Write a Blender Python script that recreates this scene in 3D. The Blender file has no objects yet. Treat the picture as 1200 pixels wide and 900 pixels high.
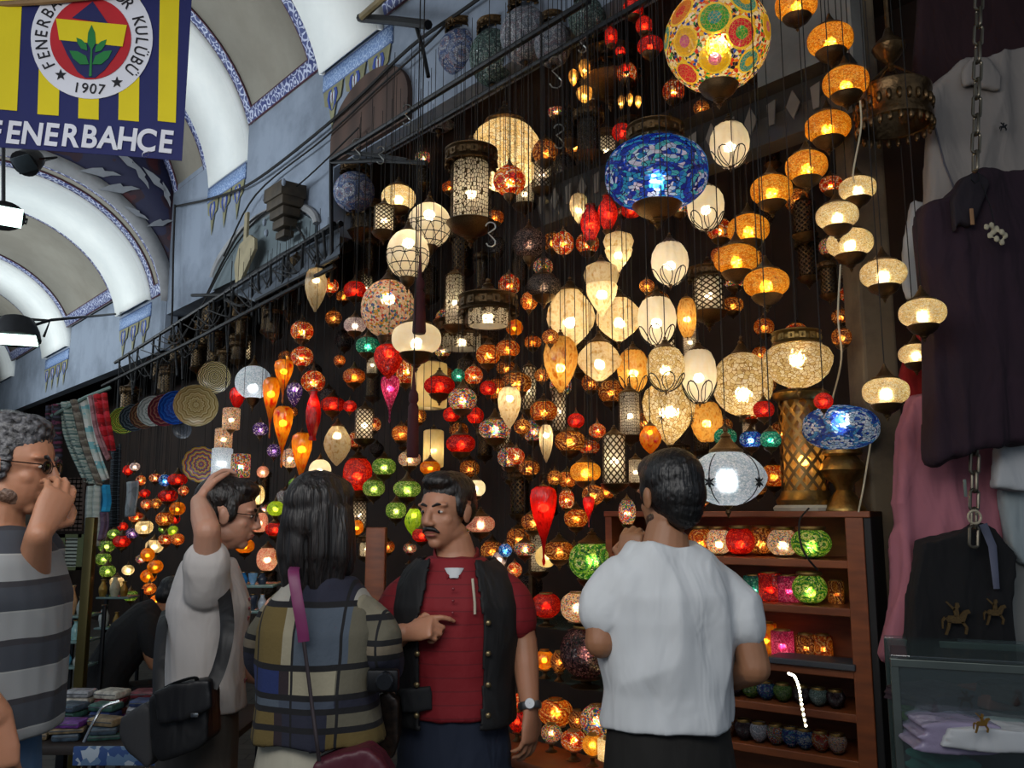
import bpy, bmesh, math, random
from mathutils import Vector, Matrix, noise
from math import sin, cos, pi, sqrt, radians
random.seed(7)
SC = bpy.context.scene
COL = SC.collection
FPX = 1000.0
TH = math.atan(.15)
CAM = Vector((0, 0, 1.6))
FW = Vector((0, cos(TH), sin(TH))); UP = Vector((0, -sin(TH), cos(TH)))
W0 = Vector((.4, 4.0, 0)); DW = Vector((-.656, .755, 0)).normalized(); NW = Vector((-DW.y, DW.x, 0))
ZV = Vector((0, 0, 1))

def ray(x, y): return FW + Vector((1, 0, 0)) * ((x - 600) / FPX) + UP * ((450 - y) / FPX)
def at(x, y, Y):
    d = ray(x, y); return CAM + d * (Y / d.y)
def onwall(x, y, off=0.0):
    d = ray(x, y); t = (W0 + NW * off - CAM).dot(NW) / d.dot(NW); return CAM + d * t
def pxm(P): return (P - CAM).dot(FW) / FPX          # metres per pixel at P
def wp(t, off, z): return W0 + DW * t + NW * off + ZV * z   # street coordinates

def lin(c):
    return c / 12.92 if c <= .04045 else ((c + .055) / 1.055) ** 2.4
def rgb(h):
    if isinstance(h, str):
        h = h.lstrip('#'); h = [int(h[i:i+2], 16) / 255 for i in (0, 2, 4)]
    return (lin(h[0]), lin(h[1]), lin(h[2]), 1)

# ------------------------------------------------------------------ materials
class NT:
    def __init__(s, name):
        s.m = bpy.data.materials.new(name); s.m.use_nodes = True
        s.t = s.m.node_tree; s.t.nodes.clear()
        s.out = s.t.nodes.new('ShaderNodeOutputMaterial')
    def n(s, kind, ins=None, **kw):
        nd = s.t.nodes.new('ShaderNode' + kind)
        for k, v in kw.items(): setattr(nd, k, v)
        for k, v in (ins or {}).items():
            if isinstance(v, bpy.types.NodeSocket): s.t.links.new(v, nd.inputs[k])
            else: nd.inputs[k].default_value = v
        return nd
    def math(s, op, a, b=0.0, c=0.0):
        return s.n('Math', {0: a, 1: b, 2: c}, operation=op).outputs[0]
    def ramp(s, fac, stops, interp='LINEAR'):
        r = s.n('ValToRGB', {0: fac}); r.color_ramp.interpolation = interp
        e = r.color_ramp.elements
        while len(e) < len(stops): e.new(1)
        for i, (p, c) in enumerate(stops):
            e[i].position = p; e[i].color = c
        return r.outputs[0]
    def mixc(s, f, a, b, mode='MIX'):
        nd = s.n('Mix', data_type='RGBA', blend_type=mode)
        for k, v in ((0, f), (6, a), (7, b)):
            if isinstance(v, bpy.types.NodeSocket): s.t.links.new(v, nd.inputs[k])
            else: nd.inputs[k].default_value = v
        return nd.outputs[2]
    def mixs(s, f, a, b):
        return s.n('MixShader', {0: f, 1: a, 2: b}).outputs[0]
    def coord(s, which='Object', scale=None, rnd=False):
        o = s.n('TexCoord').outputs[which]
        if scale is not None:
            o = s.n('Mapping', {0: o, 3: scale if hasattr(scale, '__len__') else (scale,) * 3}).outputs[0]
        if rnd:
            r = s.n('ObjectInfo').outputs['Random']
            r = s.math('MULTIPLY', r, 37.0)
            o = s.n('VectorMath', {0: o, 1: s.n('CombineXYZ', {0: r, 1: r, 2: r}).outputs[0]}, operation='ADD').outputs[0]
        return o
    def bump(s, h, strength=.3, dist=.01):
        return s.n('Bump', {'Height': h, 'Strength': strength, 'Distance': dist}).outputs[0]
    def bsdf(s, **kw):
        ins = {k.replace('_', ' '): v for k, v in kw.items()}
        return s.n('BsdfPrincipled', ins).outputs[0]
    def done(s, sh):
        s.t.links.new(sh, s.out.inputs[0]); return s.m

MC = {}
def plain(name, col, rough=.6, metal=0.0, var=.15, scale=8.0, bump=.0, bscale=60.0, sheen=0.0):
    if name in MC: return MC[name]
    t = NT(name); c = rgb(col); co = t.coord('Object')
    nz = t.n('TexNoise', {0: co, 'Scale': scale, 'Detail': 4.0}).outputs[0]
    dk = tuple(v * (1 - var) for v in c[:3]) + (1,); lt = tuple(min(1, v * (1 + var)) for v in c[:3]) + (1,)
    cc = t.ramp(nz, [(.3, dk), (.7, lt)])
    kw = dict(Base_Color=cc, Roughness=rough, Metallic=metal)
    if bump:
        b = t.n('TexNoise', {0: co, 'Scale': bscale, 'Detail': 3.0}).outputs[0]
        kw['Normal'] = t.bump(b, bump)
    if sheen: kw['Sheen_Weight'] = sheen
    MC[name] = t.done(t.bsdf(**kw)); return MC[name]

# ------------------------------------------------------------------ mesh tools
class MB:
    def __init__(s): s.v = []; s.f = []; s.uv = {}
    def add(s, vs, fs, M=None):
        o = len(s.v)
        s.v += [tuple(M @ Vector(v)) if M is not None else tuple(v) for v in vs]
        s.f += [tuple(i + o for i in f) for f in fs]; return s
    def box(s, c, size, M=None, bev=0.0):
        x, y, z = (d / 2 for d in size); cx, cy, cz = c
        if bev <= 0:
            vs = [(cx + a * x, cy + b * y, cz + d * z) for a in (-1, 1) for b in (-1, 1) for d in (-1, 1)]
            return s.add(vs, [(0, 1, 3, 2), (4, 6, 7, 5), (0, 4, 5, 1), (2, 3, 7, 6), (0, 2, 6, 4), (1, 5, 7, 3)], M)
        bm = bmesh.new(); bmesh.ops.create_cube(bm, size=1)
        for v in bm.verts: v.co = Vector((cx + v.co.x * size[0], cy + v.co.y * size[1], cz + v.co.z * size[2]))
        bmesh.ops.bevel(bm, geom=bm.edges[:], offset=min(bev, min(size) * .45), segments=2, affect='EDGES', profile=.5)
        bm.verts.index_update()
        s.add([v.co[:] for v in bm.verts], [[v.index for v in f.verts] for f in bm.faces], M); bm.free(); return s
    def lathe(s, prof, seg=24, M=None, ribs=0, amp=0.0, twist=0.0, close=False):
        vs, fs = [], []
        n = len(prof); z0 = prof[0][1]; z1 = prof[-1][1]
        for r, z in prof:
            tw = twist * ((z - z0) / (z1 - z0) if z1 != z0 else 0)
            for k in range(seg):
                a = 2 * pi * k / seg
                rr = r * (1 + amp * cos(ribs * (a + tw))) if ribs else r
                vs.append((rr * cos(a), rr * sin(a), z))
        for i in range(n - 1):
            for k in range(seg):
                a, b = i * seg + k, i * seg + (k + 1) % seg
                fs.append((a, a + seg, b + seg, b) if z1 < z0 else (a, b, b + seg, a + seg))
        if close:
            a = tuple(range(seg)); b = tuple(range((n - 1) * seg, n * seg))
            fs.append(a if z1 < z0 else a[::-1]); fs.append(b[::-1] if z1 < z0 else b)
        return s.add(vs, fs, M)
    def loft(s, secs, seg=16, cap=True, M=None, up=None):
        """secs: (centre, a, b[, side vector]) elliptical rings along a path"""
        n = len(secs); P = [Vector(c[0]) for c in secs]
        vs, fs = [], []; prev = None
        for i, sc in enumerate(secs):
            tan = (P[min(i + 1, n - 1)] - P[max(i - 1, 0)])
            tan = tan.normalized() if tan.length > 1e-7 else Vector((0, 0, 1))
            if len(sc) > 3 and sc[3] is not None: side = Vector(sc[3])
            elif prev is not None: side = prev
            else: side = Vector((1, 0, 0)) if abs(tan.x) < .9 else Vector((0, 1, 0))
            side = side - tan * side.dot(tan)
            if side.length < 1e-6: side = tan.orthogonal()
            side.normalize(); prev = side; oth = tan.cross(side)
            for k in range(seg):
                a = 2 * pi * k / seg
                vs.append(tuple(P[i] + side * (sc[1] * cos(a)) + oth * (sc[2] * sin(a))))
        for i in range(n - 1):
            for k in range(seg):
                a, b = i * seg + k, i * seg + (k + 1) % seg
                fs.append((a, b, b + seg, a + seg))
        if cap:
            fs.append(tuple(range(seg))[::-1]); fs.append(tuple(range((n - 1) * seg, n * seg)))
        return s.add(vs, fs, M)
    def tube(s, pts, r, seg=6, rs=None):
        return s.loft([(p, (rs[i] if rs else r), (rs[i] if rs else r)) for i, p in enumerate(pts)], seg)
    def ell(s, c, r, R=None, seg=16, rings=10):
        c = Vector(c); R = R or Matrix.Identity(3)
        vs = []; fs = []
        for i in range(1, rings):
            th = pi * i / rings
            for k in range(seg):
                a = 2 * pi * k / seg
                vs.append(tuple(c + R @ Vector((r[0] * sin(th) * cos(a), r[1] * sin(th) * sin(a), r[2] * cos(th)))))
        t = len(vs); vs.append(tuple(c + R @ Vector((0, 0, r[2])))); vs.append(tuple(c + R @ Vector((0, 0, -r[2]))))
        for i in range(rings - 2):
            for k in range(seg):
                a, b = i * seg + k, i * seg + (k + 1) % seg
                fs.append((a, a + seg, b + seg, b))
        for k in range(seg):
            fs.append((t, k, (k + 1) % seg)); e = (rings - 2) * seg
            fs.append((t + 1, e + (k + 1) % seg, e + k))
        return s.add(vs, fs)
    def prism(s, poly, z0, z1, M=None):
        n = len(poly)
        vs = [(x, y, z0) for x, y in poly] + [(x, y, z1) for x, y in poly]
        fs = [tuple(range(n))[::-1], tuple(range(n, 2 * n))] + [(i, (i + 1) % n, n + (i + 1) % n, n + i) for i in range(n)]
        return s.add(vs, fs, M)
    def mesh(s, name, smooth=True, ang=40):
        me = bpy.data.meshes.new(name); me.from_pydata(s.v, [], s.f); me.update()
        if smooth:
            me.polygons.foreach_set('use_smooth', [True] * len(me.polygons))
            try: me.set_sharp_from_angle(angle=radians(ang))
            except Exception: pass
        return me
    def build(s, name, mat, parent=None, smooth=True, ang=40):
        return link(name, s.mesh(name, smooth, ang), mat, parent)

def link(name, data, mat=None, parent=None):
    o = bpy.data.objects.new(name, data); COL.objects.link(o)
    if mat is not None and data is not None and not data.materials: data.materials.append(mat)
    if parent is not None:
        o.parent = parent
    return o
def tag(o, label=None, cat=None, group=None, kind=None):
    if label: o['label'] = label
    if cat: o['category'] = cat
    if group: o['group'] = group
    if kind: o['kind'] = kind
    return o
def thing(name, label, cat, loc=(0, 0, 0), rz=0.0, group=None):
    o = bpy.data.objects.new(name, None); COL.objects.link(o); o.empty_display_size = .05
    o.location = loc; o.rotation_euler = (0, 0, rz)
    return tag(o, label, cat, group)
def rootmb(root):
    """matrix that turns world coordinates into the root's local ones"""
    return (Matrix.Translation(root.location) @ root.rotation_euler.to_matrix().to_4x4()).inverted()
def local(mb, root):
    M = rootmb(root); mb.v = [tuple(M @ Vector(v)) for v in mb.v]; return mb
def struct(name, mb, mat, smooth=False):
    return tag(mb.build(name, mat, None, smooth), kind='structure')
def basis(x, y, z, o):
    return Matrix(((x[0], y[0], z[0], o[0]), (x[1], y[1], z[1], o[1]), (x[2], y[2], z[2], o[2]), (0, 0, 0, 1)))
def remesh(mb, name, mat, parent, voxel=.008, smooth=4, fac=.5):
    """union of overlapping closed shapes as one continuous skin"""
    me = mb.mesh(name + '_raw', False)
    o = bpy.data.objects.new(name + '_raw', me); COL.objects.link(o)
    m = o.modifiers.new('r', 'REMESH'); m.mode = 'VOXEL'; m.voxel_size = voxel
    if smooth:
        s = o.modifiers.new('s', 'SMOOTH'); s.iterations = smooth; s.factor = fac
    dg = bpy.context.evaluated_depsgraph_get(); dg.update()
    new = bpy.data.meshes.new_from_object(o.evaluated_get(dg)); new.name = name
    bpy.data.objects.remove(o); bpy.data.meshes.remove(me)
    new.polygons.foreach_set('use_smooth', [True] * len(new.polygons)); new.update()
    new.materials.clear()
    return link(name, new, mat, parent)
def catmull(pts, n=8):
    P = [Vector(p) for p in pts]; P = [P[0] * 2 - P[1]] + P + [P[-1] * 2 - P[-2]]
    out = []
    for i in range(1, len(P) - 2):
        a, b, c, d = P[i-1:i+3]
        for k in range(n):
            t = k / n
            out.append(.5 * (2 * b + (c - a) * t + (2 * a - 5 * b + 4 * c - d) * t * t + (3 * b - a - 3 * c + d) * t ** 3))
    out.append(P[-2]); return out

# ------------------------------------------------------------------ camera, world, render look
cd = bpy.data.cameras.new('camera'); cam = bpy.data.objects.new('camera', cd); COL.objects.link(cam)
cam.location = CAM; cam.rotation_euler = (pi / 2 + TH, 0, 0)
cd.sensor_width = 36; cd.lens = 36 * FPX / 1200; cd.clip_start = .05; cd.clip_end = 200
SC.camera = cam
w = bpy.data.worlds.new('world'); SC.world = w; w.use_nodes = True
w.node_tree.nodes['Background'].inputs[0].default_value = (.70, .83, 1.0, 1)
w.node_tree.nodes['Background'].inputs[1].default_value = WORLD if 'WORLD' in globals() else .38
vs = SC.view_settings; vs.view_transform = 'Standard'; vs.look = 'None'; vs.exposure = 0.0; vs.gamma = 1; vs.use_curve_mapping = False
cy = SC.cycles
cy.sample_clamp_indirect = 3; cy.sample_clamp_direct = 0; cy.caustics_refractive = False; cy.caustics_reflective = False
cy.max_bounces = 6; cy.diffuse_bounces = 2; cy.glossy_bounces = 2; cy.transmission_bounces = 6; cy.transparent_max_bounces = 24
cy.use_light_tree = True; cy.use_adaptive_sampling = True; cy.adaptive_threshold = .02
try:
    cy.use_denoising = True; cy.denoiser = 'OPENIMAGEDENOISE'
except Exception: pass
# ================================================================== the setting
def tile_mat(name, ground='#3a4478', ink='#b9bfd4', edge='#4a2030', sc=13.0, edges=True):
    t = NT(name); uv = t.coord('UV')
    mp = t.n('Mapping', {0: uv, 3: (sc, sc, sc)}).outputs[0]
    wv = t.n('TexNoise', {0: mp, 'Scale': .9, 'Detail': 2.0}).outputs[1]
    q = t.n('VectorMath', {0: mp, 1: t.n('VectorMath', {0: wv, 1: (1.3, 1.3, 0)}, operation='MULTIPLY').outputs[0]}, operation='ADD').outputs[0]
    d = t.n('TexVoronoi', {0: q, 'Scale': 1.0, 'Randomness': .35}).outputs[0]
    r = t.math('SINE', t.math('MULTIPLY', d, 17.0))
    c = t.ramp(r, [(.35, rgb(ground)), (.62, rgb(ink))])
    if edges:
        v = t.n('SeparateXYZ', {0: t.n('Mapping', {0: t.n('Attribute', attribute_name='across').outputs['Vector']}).outputs[0]}).outputs[0]
        e = t.math('GREATER_THAN', t.math('ABSOLUTE', t.math('SUBTRACT', v, .5)), .42)
        c = t.mixc(e, c, rgb(edge))
    return t.done(t.bsdf(Base_Color=c, Roughness=.55))
def plaster(name, col, stain, sc=1.3):
    t = NT(name); co = t.coord('Object')
    n1 = t.n('TexNoise', {0: co, 'Scale': sc, 'Detail': 6.0, 'Roughness': .65}).outputs[0]
    n2 = t.n('TexNoise', {0: t.n('Mapping', {0: co, 3: (5, 5, 1.2)}).outputs[0], 'Scale': 1.0, 'Detail': 5.0}).outputs[0]
    c = t.ramp(n1, [(.36, rgb(stain)), (.58, rgb(col))])
    c = t.mixc(t.ramp(n2, [(.48, (0, 0, 0, 1)), (.75, (.35, .35, .35, 1))]), c, rgb(stain))
    return t.done(t.bsdf(Base_Color=c, Roughness=.9, Normal=t.bump(n1, .15, .02)))
M_TILE = tile_mat('blue_border_tiles')
M_BAND = tile_mat('pale_blue_band', '#6b86b4', '#9fb4d2', '#4b6090', 20.0)
M_WALL = plaster('grey_plaster', '#8791a0', '#69727f')
M_RIB = plaster('white_rib_paint', '#f2f3ee', '#e2e5e2', .8)
M_PANEL = plaster('beige_vault_paint', '#8d887c', '#7f796d', 1.0)
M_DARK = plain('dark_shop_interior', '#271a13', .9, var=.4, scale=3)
M_IRON = plain('black_iron', '#17181b', .5, .6, .3, 20)
M_BRZ = plain('dark_bronze', '#56422a', .34, .85, .45, 30, .25, 70)
M_BRASS = plain('aged_brass', '#8a6d3c', .32, .9, .35, 30, .2, 80)

def strip(name, curve_pts, width_dir_pts, mat, n_across=1):
    """surface between two polylines with uv (u in metres along, v in metres across) and an 'across' attribute 0..1"""
    A, B = curve_pts, width_dir_pts; n = len(A)
    vs = [tuple(p) for p in A] + [tuple(p) for p in B]
    fs = [(i, i + 1, n + i + 1, n + i) for i in range(n - 1)]
    me = bpy.data.meshes.new(name); me.from_pydata(vs, [], fs); me.update()
    L = [0.0]
    for i in range(1, n): L.append(L[-1] + ((Vector(A[i]) - Vector(A[i-1])).length + (Vector(B[i]) - Vector(B[i-1])).length) / 2)
    uv = me.uv_layers.new(name='UVMap'); at_ = me.attributes.new('across', 'FLOAT_VECTOR', 'POINT')
    for i in range(n):
        at_.data[i].vector = (0, 0, 0); at_.data[n + i].vector = (1, 0, 0)
    for p in me.polygons:
        for li in p.loop_indices:
            vi = me.loops[li].vertex_index
            w = (Vector(A[vi % n]) - Vector(B[vi % n])).length
            uv.data[li].uv = (L[vi % n], 0 if vi < n else w)
    me.polygons.foreach_set('use_smooth', [True] * len(me.polygons))
    o = link(name, me, mat); m = o.modifiers.new('thick', 'SOLIDIFY'); m.thickness = .012; m.offset = 0
    return tag(o, kind='structure')
def arch(t, c, hw, h, z0, a0=0.0, a1=pi, n=40):
    return [wp(t, c - hw * cos(a0 + (a1 - a0) * i / n), z0 + h * sin(a0 + (a1 - a0) * i / n)) for i in range(n + 1)]
def ang_for(z, z0, h): return math.asin(max(-1, min(1, (z - z0) / h)))
TR = [0]
def vault_piece(t0, t1, kind, c, hw, h, z0, zlow, bw=.12):
    a = ang_for(zlow, z0, h)
    TR[0] += 1; k = TR[0]
    if kind == 'rib':
        strip('ceiling_rib', arch(t0, c, hw, h, z0, a, pi - a), arch(t1, c, hw, h, z0, a, pi - a), M_RIB)
        for tt in (t0, t1):     # the step between rib and panel
            strip('ceiling_step', arch(tt, c, hw, h, z0, a, pi - a), arch(tt, c, hw + .12, h + .12, z0, a, pi - a), M_RIB)
    else:
        c_ = dict(c=c, hw=hw + .06, h=h + .06, z0=z0)
        P = lambda tt, aa=a: arch(tt, c, hw + .06, h + .06, z0, aa, pi - aa)
        strip('ceiling_panel', P(t0), P(t1), M_PANEL)
        Q = lambda tt, aa=a: arch(tt, c, hw + .045, h + .045, z0, aa, pi - aa)
        strip('trim_border', Q(t0), Q(t0 + bw), M_TILE)
        strip('trim_border', Q(t1 - bw), Q(t1), M_TILE)
        if t1 - t0 > .35:
            for s in (0, 1):
                da = bw / ((hw + h) / 2)
                A = [arch(t0 + (t1 - t0) * i / 10, c, hw + .045, h + .045, z0, a, pi - a)[-s] for i in range(11)]
                B = [arch(t0 + (t1 - t0) * i / 10, c, hw + .045, h + .045, z0, a + da, pi - a - da)[-s] for i in range(11)]
                strip('trim_border', A, B, M_TILE)
VC, VH, VZ = 1.6, 1.46, 4.42
FH = 1.38
for t0, t1, kd, zl in [(4.70, 5.6, 'panel', 4.62), (3.84, 4.65, 'rib', 4.52), (2.58, 3.80, 'panel', 4.80), (1.75, 2.53, 'rib', 4.74),
                       (.65, 1.70, 'panel', 4.80), (-.1, .6, 'rib', 4.7), (-1.2, -.15, 'panel', 4.80), (-2.0, -1.25, 'rib', 4.7), (-3.2, -2.05, 'panel', 4.80)]:
    vault_piece(t0, t1, kd, VC, VH, FH, VZ, zl)
TC, TW, THH, TZ = 1.5, 1.30, 1.12, 3.6
vault_piece(5.6, 5.98, 'panel', TC, TW, THH, TZ, 3.72, .13)
for t0, t1, kd, zl in [(6.0, 7.0, 'rib', 3.72), (7.03, 9.05, 'panel', 3.92), (9.1, 10.3, 'rib', 3.70), (10.35, 12.3, 'panel', 3.92), (12.35, 13.4, 'rib', 3.7), (13.45, 15.5, 'panel', 3.9)]:
    vault_piece(t0, t1, kd, TC, TW, THH, TZ, zl, .14)

# painted spandrel on the end wall above the tunnel mouth
t = NT('painted_spandrel'); co = t.coord('Object')
nz = t.n('TexNoise', {0: co, 'Scale': 3.2, 'Detail': 2.0}).outputs[0]
c = t.ramp(nz, [(.40, rgb('#1a1c3c')), (.52, rgb('#2a1422')), (.60, rgb('#43161b'))], 'CONSTANT')
M_SPAN = t.done(t.bsdf(Base_Color=c, Roughness=.7))
A = arch(5.6, TC, TW + .13, THH + .13, TZ, 0, pi); B = [wp(5.6, VC + (p - wp(5.6, VC, VZ)).dot(NW) * 1.0, (p.z)) for p in A]
big = [wp(5.6, VC - 1.6 * cos(pi * i / 40), max(3.6, 4.3 + 1.62 * sin(pi * i / 40))) for i in range(41)]
big[0] = wp(5.6, 0.0, 3.6); big[-1] = wp(5.6, 3.2, 3.6)
strip('wall_tunnel_end', A, big, M_SPAN)
strip('trim_arch_face', arch(5.585, TC, TW, THH, TZ, .03, pi - .03), arch(5.585, TC, TW + .14, THH + .14, TZ, .03, pi - .03), plain('stone_arch_edge', '#8f8f90', .8))
M_LEAF = plain('white_painted_leaf', '#8d9096', .8)
mb = MB()
for (x, y, ang, L) in [(118, 203, -8, 46), (150, 190, 30, 40), (182, 212, 40, 40), (140, 222, -15, 48), (165, 205, 55, 36), (188, 262, -25, 34), (160, 250, 20, 30), (195, 228, 70, 30)]:
    d = ray(x, y); P = CAM + d * ((wp(5.57, 0, 0) - CAM).dot(DW) / d.dot(DW)); s = pxm(P) * L / 2
    ca, sa = cos(radians(-ang)), sin(radians(-ang))
    poly = [(-1, 0), (-.4, .22), (.1, .30), (.2, .14), (.6, .16), (1, 0), (.5, -.06), (.1, -.2), (-.4, -.10)]
    M = basis(-NW, ZV, -DW, P)
    mb.prism([((px * ca - py * sa) * s, (px * sa + py * ca) * s) for px, py in poly], 0, .004, M)
struct('trim_painted_leaves', mb, M_LEAF)

# plaster wall above the shop, in the street plane (off = 0)
def wall_quad(mb, t0, t1, z0, z1, off=0.0, th=.12):
    a = [wp(t0, off, z0), wp(t1, off, z0), wp(t1, off, z1), wp(t0, off, z1)]
    b = [p - NW * th for p in a]
    mb.add([tuple(p) for p in a + b], [(0, 1, 2, 3), (7, 6, 5, 4), (0, 4, 5, 1), (1, 5, 6, 2), (2, 6, 7, 3), (3, 7, 4, 0)])
mb = MB()
wall_quad(mb, 2.35, 5.6, 3.5, 5.1, .14, .16); wall_quad(mb, -3.5, 2.35, 3.98, 5.1, .14, .16)
struct('wall_right', mb, M_WALL)
mb = MB(); wall_quad(mb, 5.6, 15.5, 3.15, 3.95, .15); wall_quad(mb, 5.58, 5.72, 3.15, 3.95, .15)
struct('wall_tunnel', mb, M_WALL)
# pale blue bands with painted drops under the ribs
M_OLIVE = plain('olive_wall_paint', '#7c7a5c', .8, var=.25); M_BLUEP = plain('blue_wall_paint', '#2f4590', .7); M_REDP = plain('brick_red_wall_paint', '#7a3340', .7); M_WHP = plain('white_wall_paint', '#b7bfca', .8)
def drop(t, z, w, h, off, which):
    """one lobed painted ornament hanging under a band: olive ground, blue crescents, white and red drops"""
    M = basis(-DW, ZV, NW, wp(t, off, z))
    g = [(-w, 0), (w, 0), (w * .8, -h * .45), (w * .35, -h * .55), (w * .12, -h), (0, -h * 1.25), (-w * .12, -h), (-w * .35, -h * .55), (-w * .8, -h * .45)]
    which[0].prism(g, 0, .004, M)
    for s in (-1, 1):
        cr = [(s * w * .10, -h * .08), (s * w * .38, -h * .10), (s * w * .52, -h * .30), (s * w * .34, -h * .56), (s * w * .04, -h * .72), (s * w * .26, -h * .44), (s * w * .28, -h * .22)]
        which[1].prism(cr if s > 0 else cr[::-1], .004, .008, M)
        wd = [(s * w * .04, -h * .20), (s * w * .18, -h * .14), (s * w * .20, -h * .34), (s * w * .06, -h * .5)]
        which[2].prism(wd if s > 0 else wd[::-1], .004, .007, M)
    which[3].prism([(-w * .04, -h * .28), (0, -h * .18), (w * .04, -h * .28), (0, -h * .5)], .008, .010, M)
for (t0, t1, zt, off, n) in [(3.84, 4.65, 4.50, .146, 3), (1.62, 2.53, 4.74, .146, 3), (6.0, 7.0, 3.70, .156, 3), (9.1, 10.3, 3.68, .156, 4)]:
    A = [wp(t0 + (t1 - t0) * i / 6, off, zt) for i in range(7)]; B = [wp(t0 + (t1 - t0) * i / 6, off, zt - .14) for i in range(7)]
    strip('trim_band', A, B, M_BAND)
    W = [MB() for _ in range(4)]
    for i in range(n):
        drop(t0 + (t1 - t0) * (i + .5) / n, zt - .14, (t1 - t0) / n * .46, .26, off + .002, W)
    for m_, b_, nm in zip((M_OLIVE, M_BLUEP, M_WHP, M_REDP), W, ('olive', 'blue', 'white', 'red')):
        struct('trim_painted_drop_' + nm, b_, m_)

# boarded arch window and pointed alcove in the plaster
def arch_slab(mb, t0, t1, z0, zs, z1, off, th, point=1.0, n=14):
    c, w = (t0 + t1) / 2, (t1 - t0) / 2
    poly = [(-w, z0), (w, z0), (w, zs)]
    for i in range(1, 2 * n):
        a = pi * i / (2 * n); x = cos(a)
        poly.append((w * (x if point == 1 else math.copysign(1 - (1 - abs(x)) ** .8, x)), zs + (z1 - zs) * (sin(a) ** point)))
    poly.append((-w, zs))
    M = basis(-DW, ZV, NW, wp(c, off, 0))
    mb.prism(poly, -th / 2, th / 2, M)
t = NT('brown_boards'); co = t.coord('Object')
wv = t.n('TexWave', {0: t.n('Mapping', {0: co, 3: (1, 1, 1)}).outputs[0], 'Scale': 2.2, 'Distortion': .6, 'Detail': 3.0}, bands_direction='X').outputs[0]
c = t.mixc(wv, rgb('#4e382e'), rgb('#3c2a22'))
M_BOARD = t.done(t.bsdf(Base_Color=c, Roughness=.75))
tq = lambda x, y: (onwall(x, y, .14) - W0).dot(DW)
zq = lambda x, y: onwall(x, y, .14).z
mb = MB(); arch_slab(mb, tq(482, 180), tq(392, 180), 3.99, zq(437, 140) , zq(430, 92), .15, .05)
struct('window_1', mb, M_BOARD)
mb = MB(); arch_slab(mb, tq(372, 290), tq(252, 345), 3.50, 3.62, zq(310, 256), .15, .03, 1.25)
aC = (tq(372, 290) + tq(252, 345)) / 2; aW = abs(tq(372, 290) - tq(252, 345)) / 2; aZ = zq(310, 256)
struct('trim_alcove', mb, plain('alcove_grey_green', '#5f6a6e', .9, var=.2, scale=3))
for s in (0, 1):
    pts = []
    for i in range(20):
        u = i / 19; a = u * pi / 2
        tt = aC + (1 if s else -1) * (aW + .02) * cos(a); pts.append(wp(tt, .16, 3.62 + (aZ - 3.60) * sin(a) ** 1.25))
    mb = MB(); mb.tube(pts, .03, 8); struct('trim_alcove_edge', mb, plain('stone_arch_edge', '#8f8f90', .8), True)

# the shop recess behind the lamps: back wall, lid, side, floor
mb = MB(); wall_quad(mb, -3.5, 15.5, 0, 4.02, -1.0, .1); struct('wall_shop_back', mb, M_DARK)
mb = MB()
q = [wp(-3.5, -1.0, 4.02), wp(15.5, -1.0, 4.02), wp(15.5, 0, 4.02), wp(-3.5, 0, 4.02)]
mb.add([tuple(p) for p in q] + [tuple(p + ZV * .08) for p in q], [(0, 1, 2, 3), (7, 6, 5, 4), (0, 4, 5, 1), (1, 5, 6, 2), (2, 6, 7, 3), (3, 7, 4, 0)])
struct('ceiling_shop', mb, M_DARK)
t = NT('street_paving'); co = t.coord('Object')
br = t.n('TexBrick', {0: co, 'Scale': 2.0, 'Color1': rgb('#5a5852'), 'Color2': rgb('#4b4a46'), 'Mortar': rgb('#2c2b29'), 'Mortar Size': .012}).outputs[0]
M_FLOOR = t.done(t.bsdf(Base_Color=br, Roughness=.55))
mb = MB(); mb.box((0, 5, -.05), (30, 30, .1)); struct('floor', mb, M_FLOOR)
mb = MB(); q0, q1 = wp(15.5, -1.0, 0), wp(15.5, 4, 0)
mb.add([tuple(q0), tuple(q1), tuple(q1 + ZV * 5), tuple(q0 + ZV * 5)], [(0, 1, 2, 3)]); struct('wall_street_end', mb, plain('far_wall_paint', '#8b867b', .9))
mb = MB(); wall_quad(mb, 5.6, 15.5, 0, 3.95, 3.0, .1); struct('wall_left', mb, M_WALL)

# added out-of-frame area lights brighten the ribs like window daylight; no windows built
def area(name, loc, target, size, size_y, power, col):
    l = bpy.data.lights.new(name, 'AREA'); l.shape = 'RECTANGLE'; l.size = size; l.size_y = size_y; l.energy = power; l.color = col
    o = bpy.data.objects.new(name, l); COL.objects.link(o); o.location = loc
    d = Vector(target) - Vector(loc); o.rotation_euler = d.to_track_quat('-Z', 'Y').to_euler(); return o
area('added_vault_fill', wp(3.4, 2.7, 3.6), wp(3.4, .55, 5.0), 3.0, .5, 66, (.86, .94, 1))
area('added_tunnel_fill', wp(8.5, 2.5, 3.1), wp(8.5, .5, 4.2), 5.0, .4, 96, (.86, .95, 1))  # added uplight for the tunnel ribs, in front of a closed wall
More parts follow.
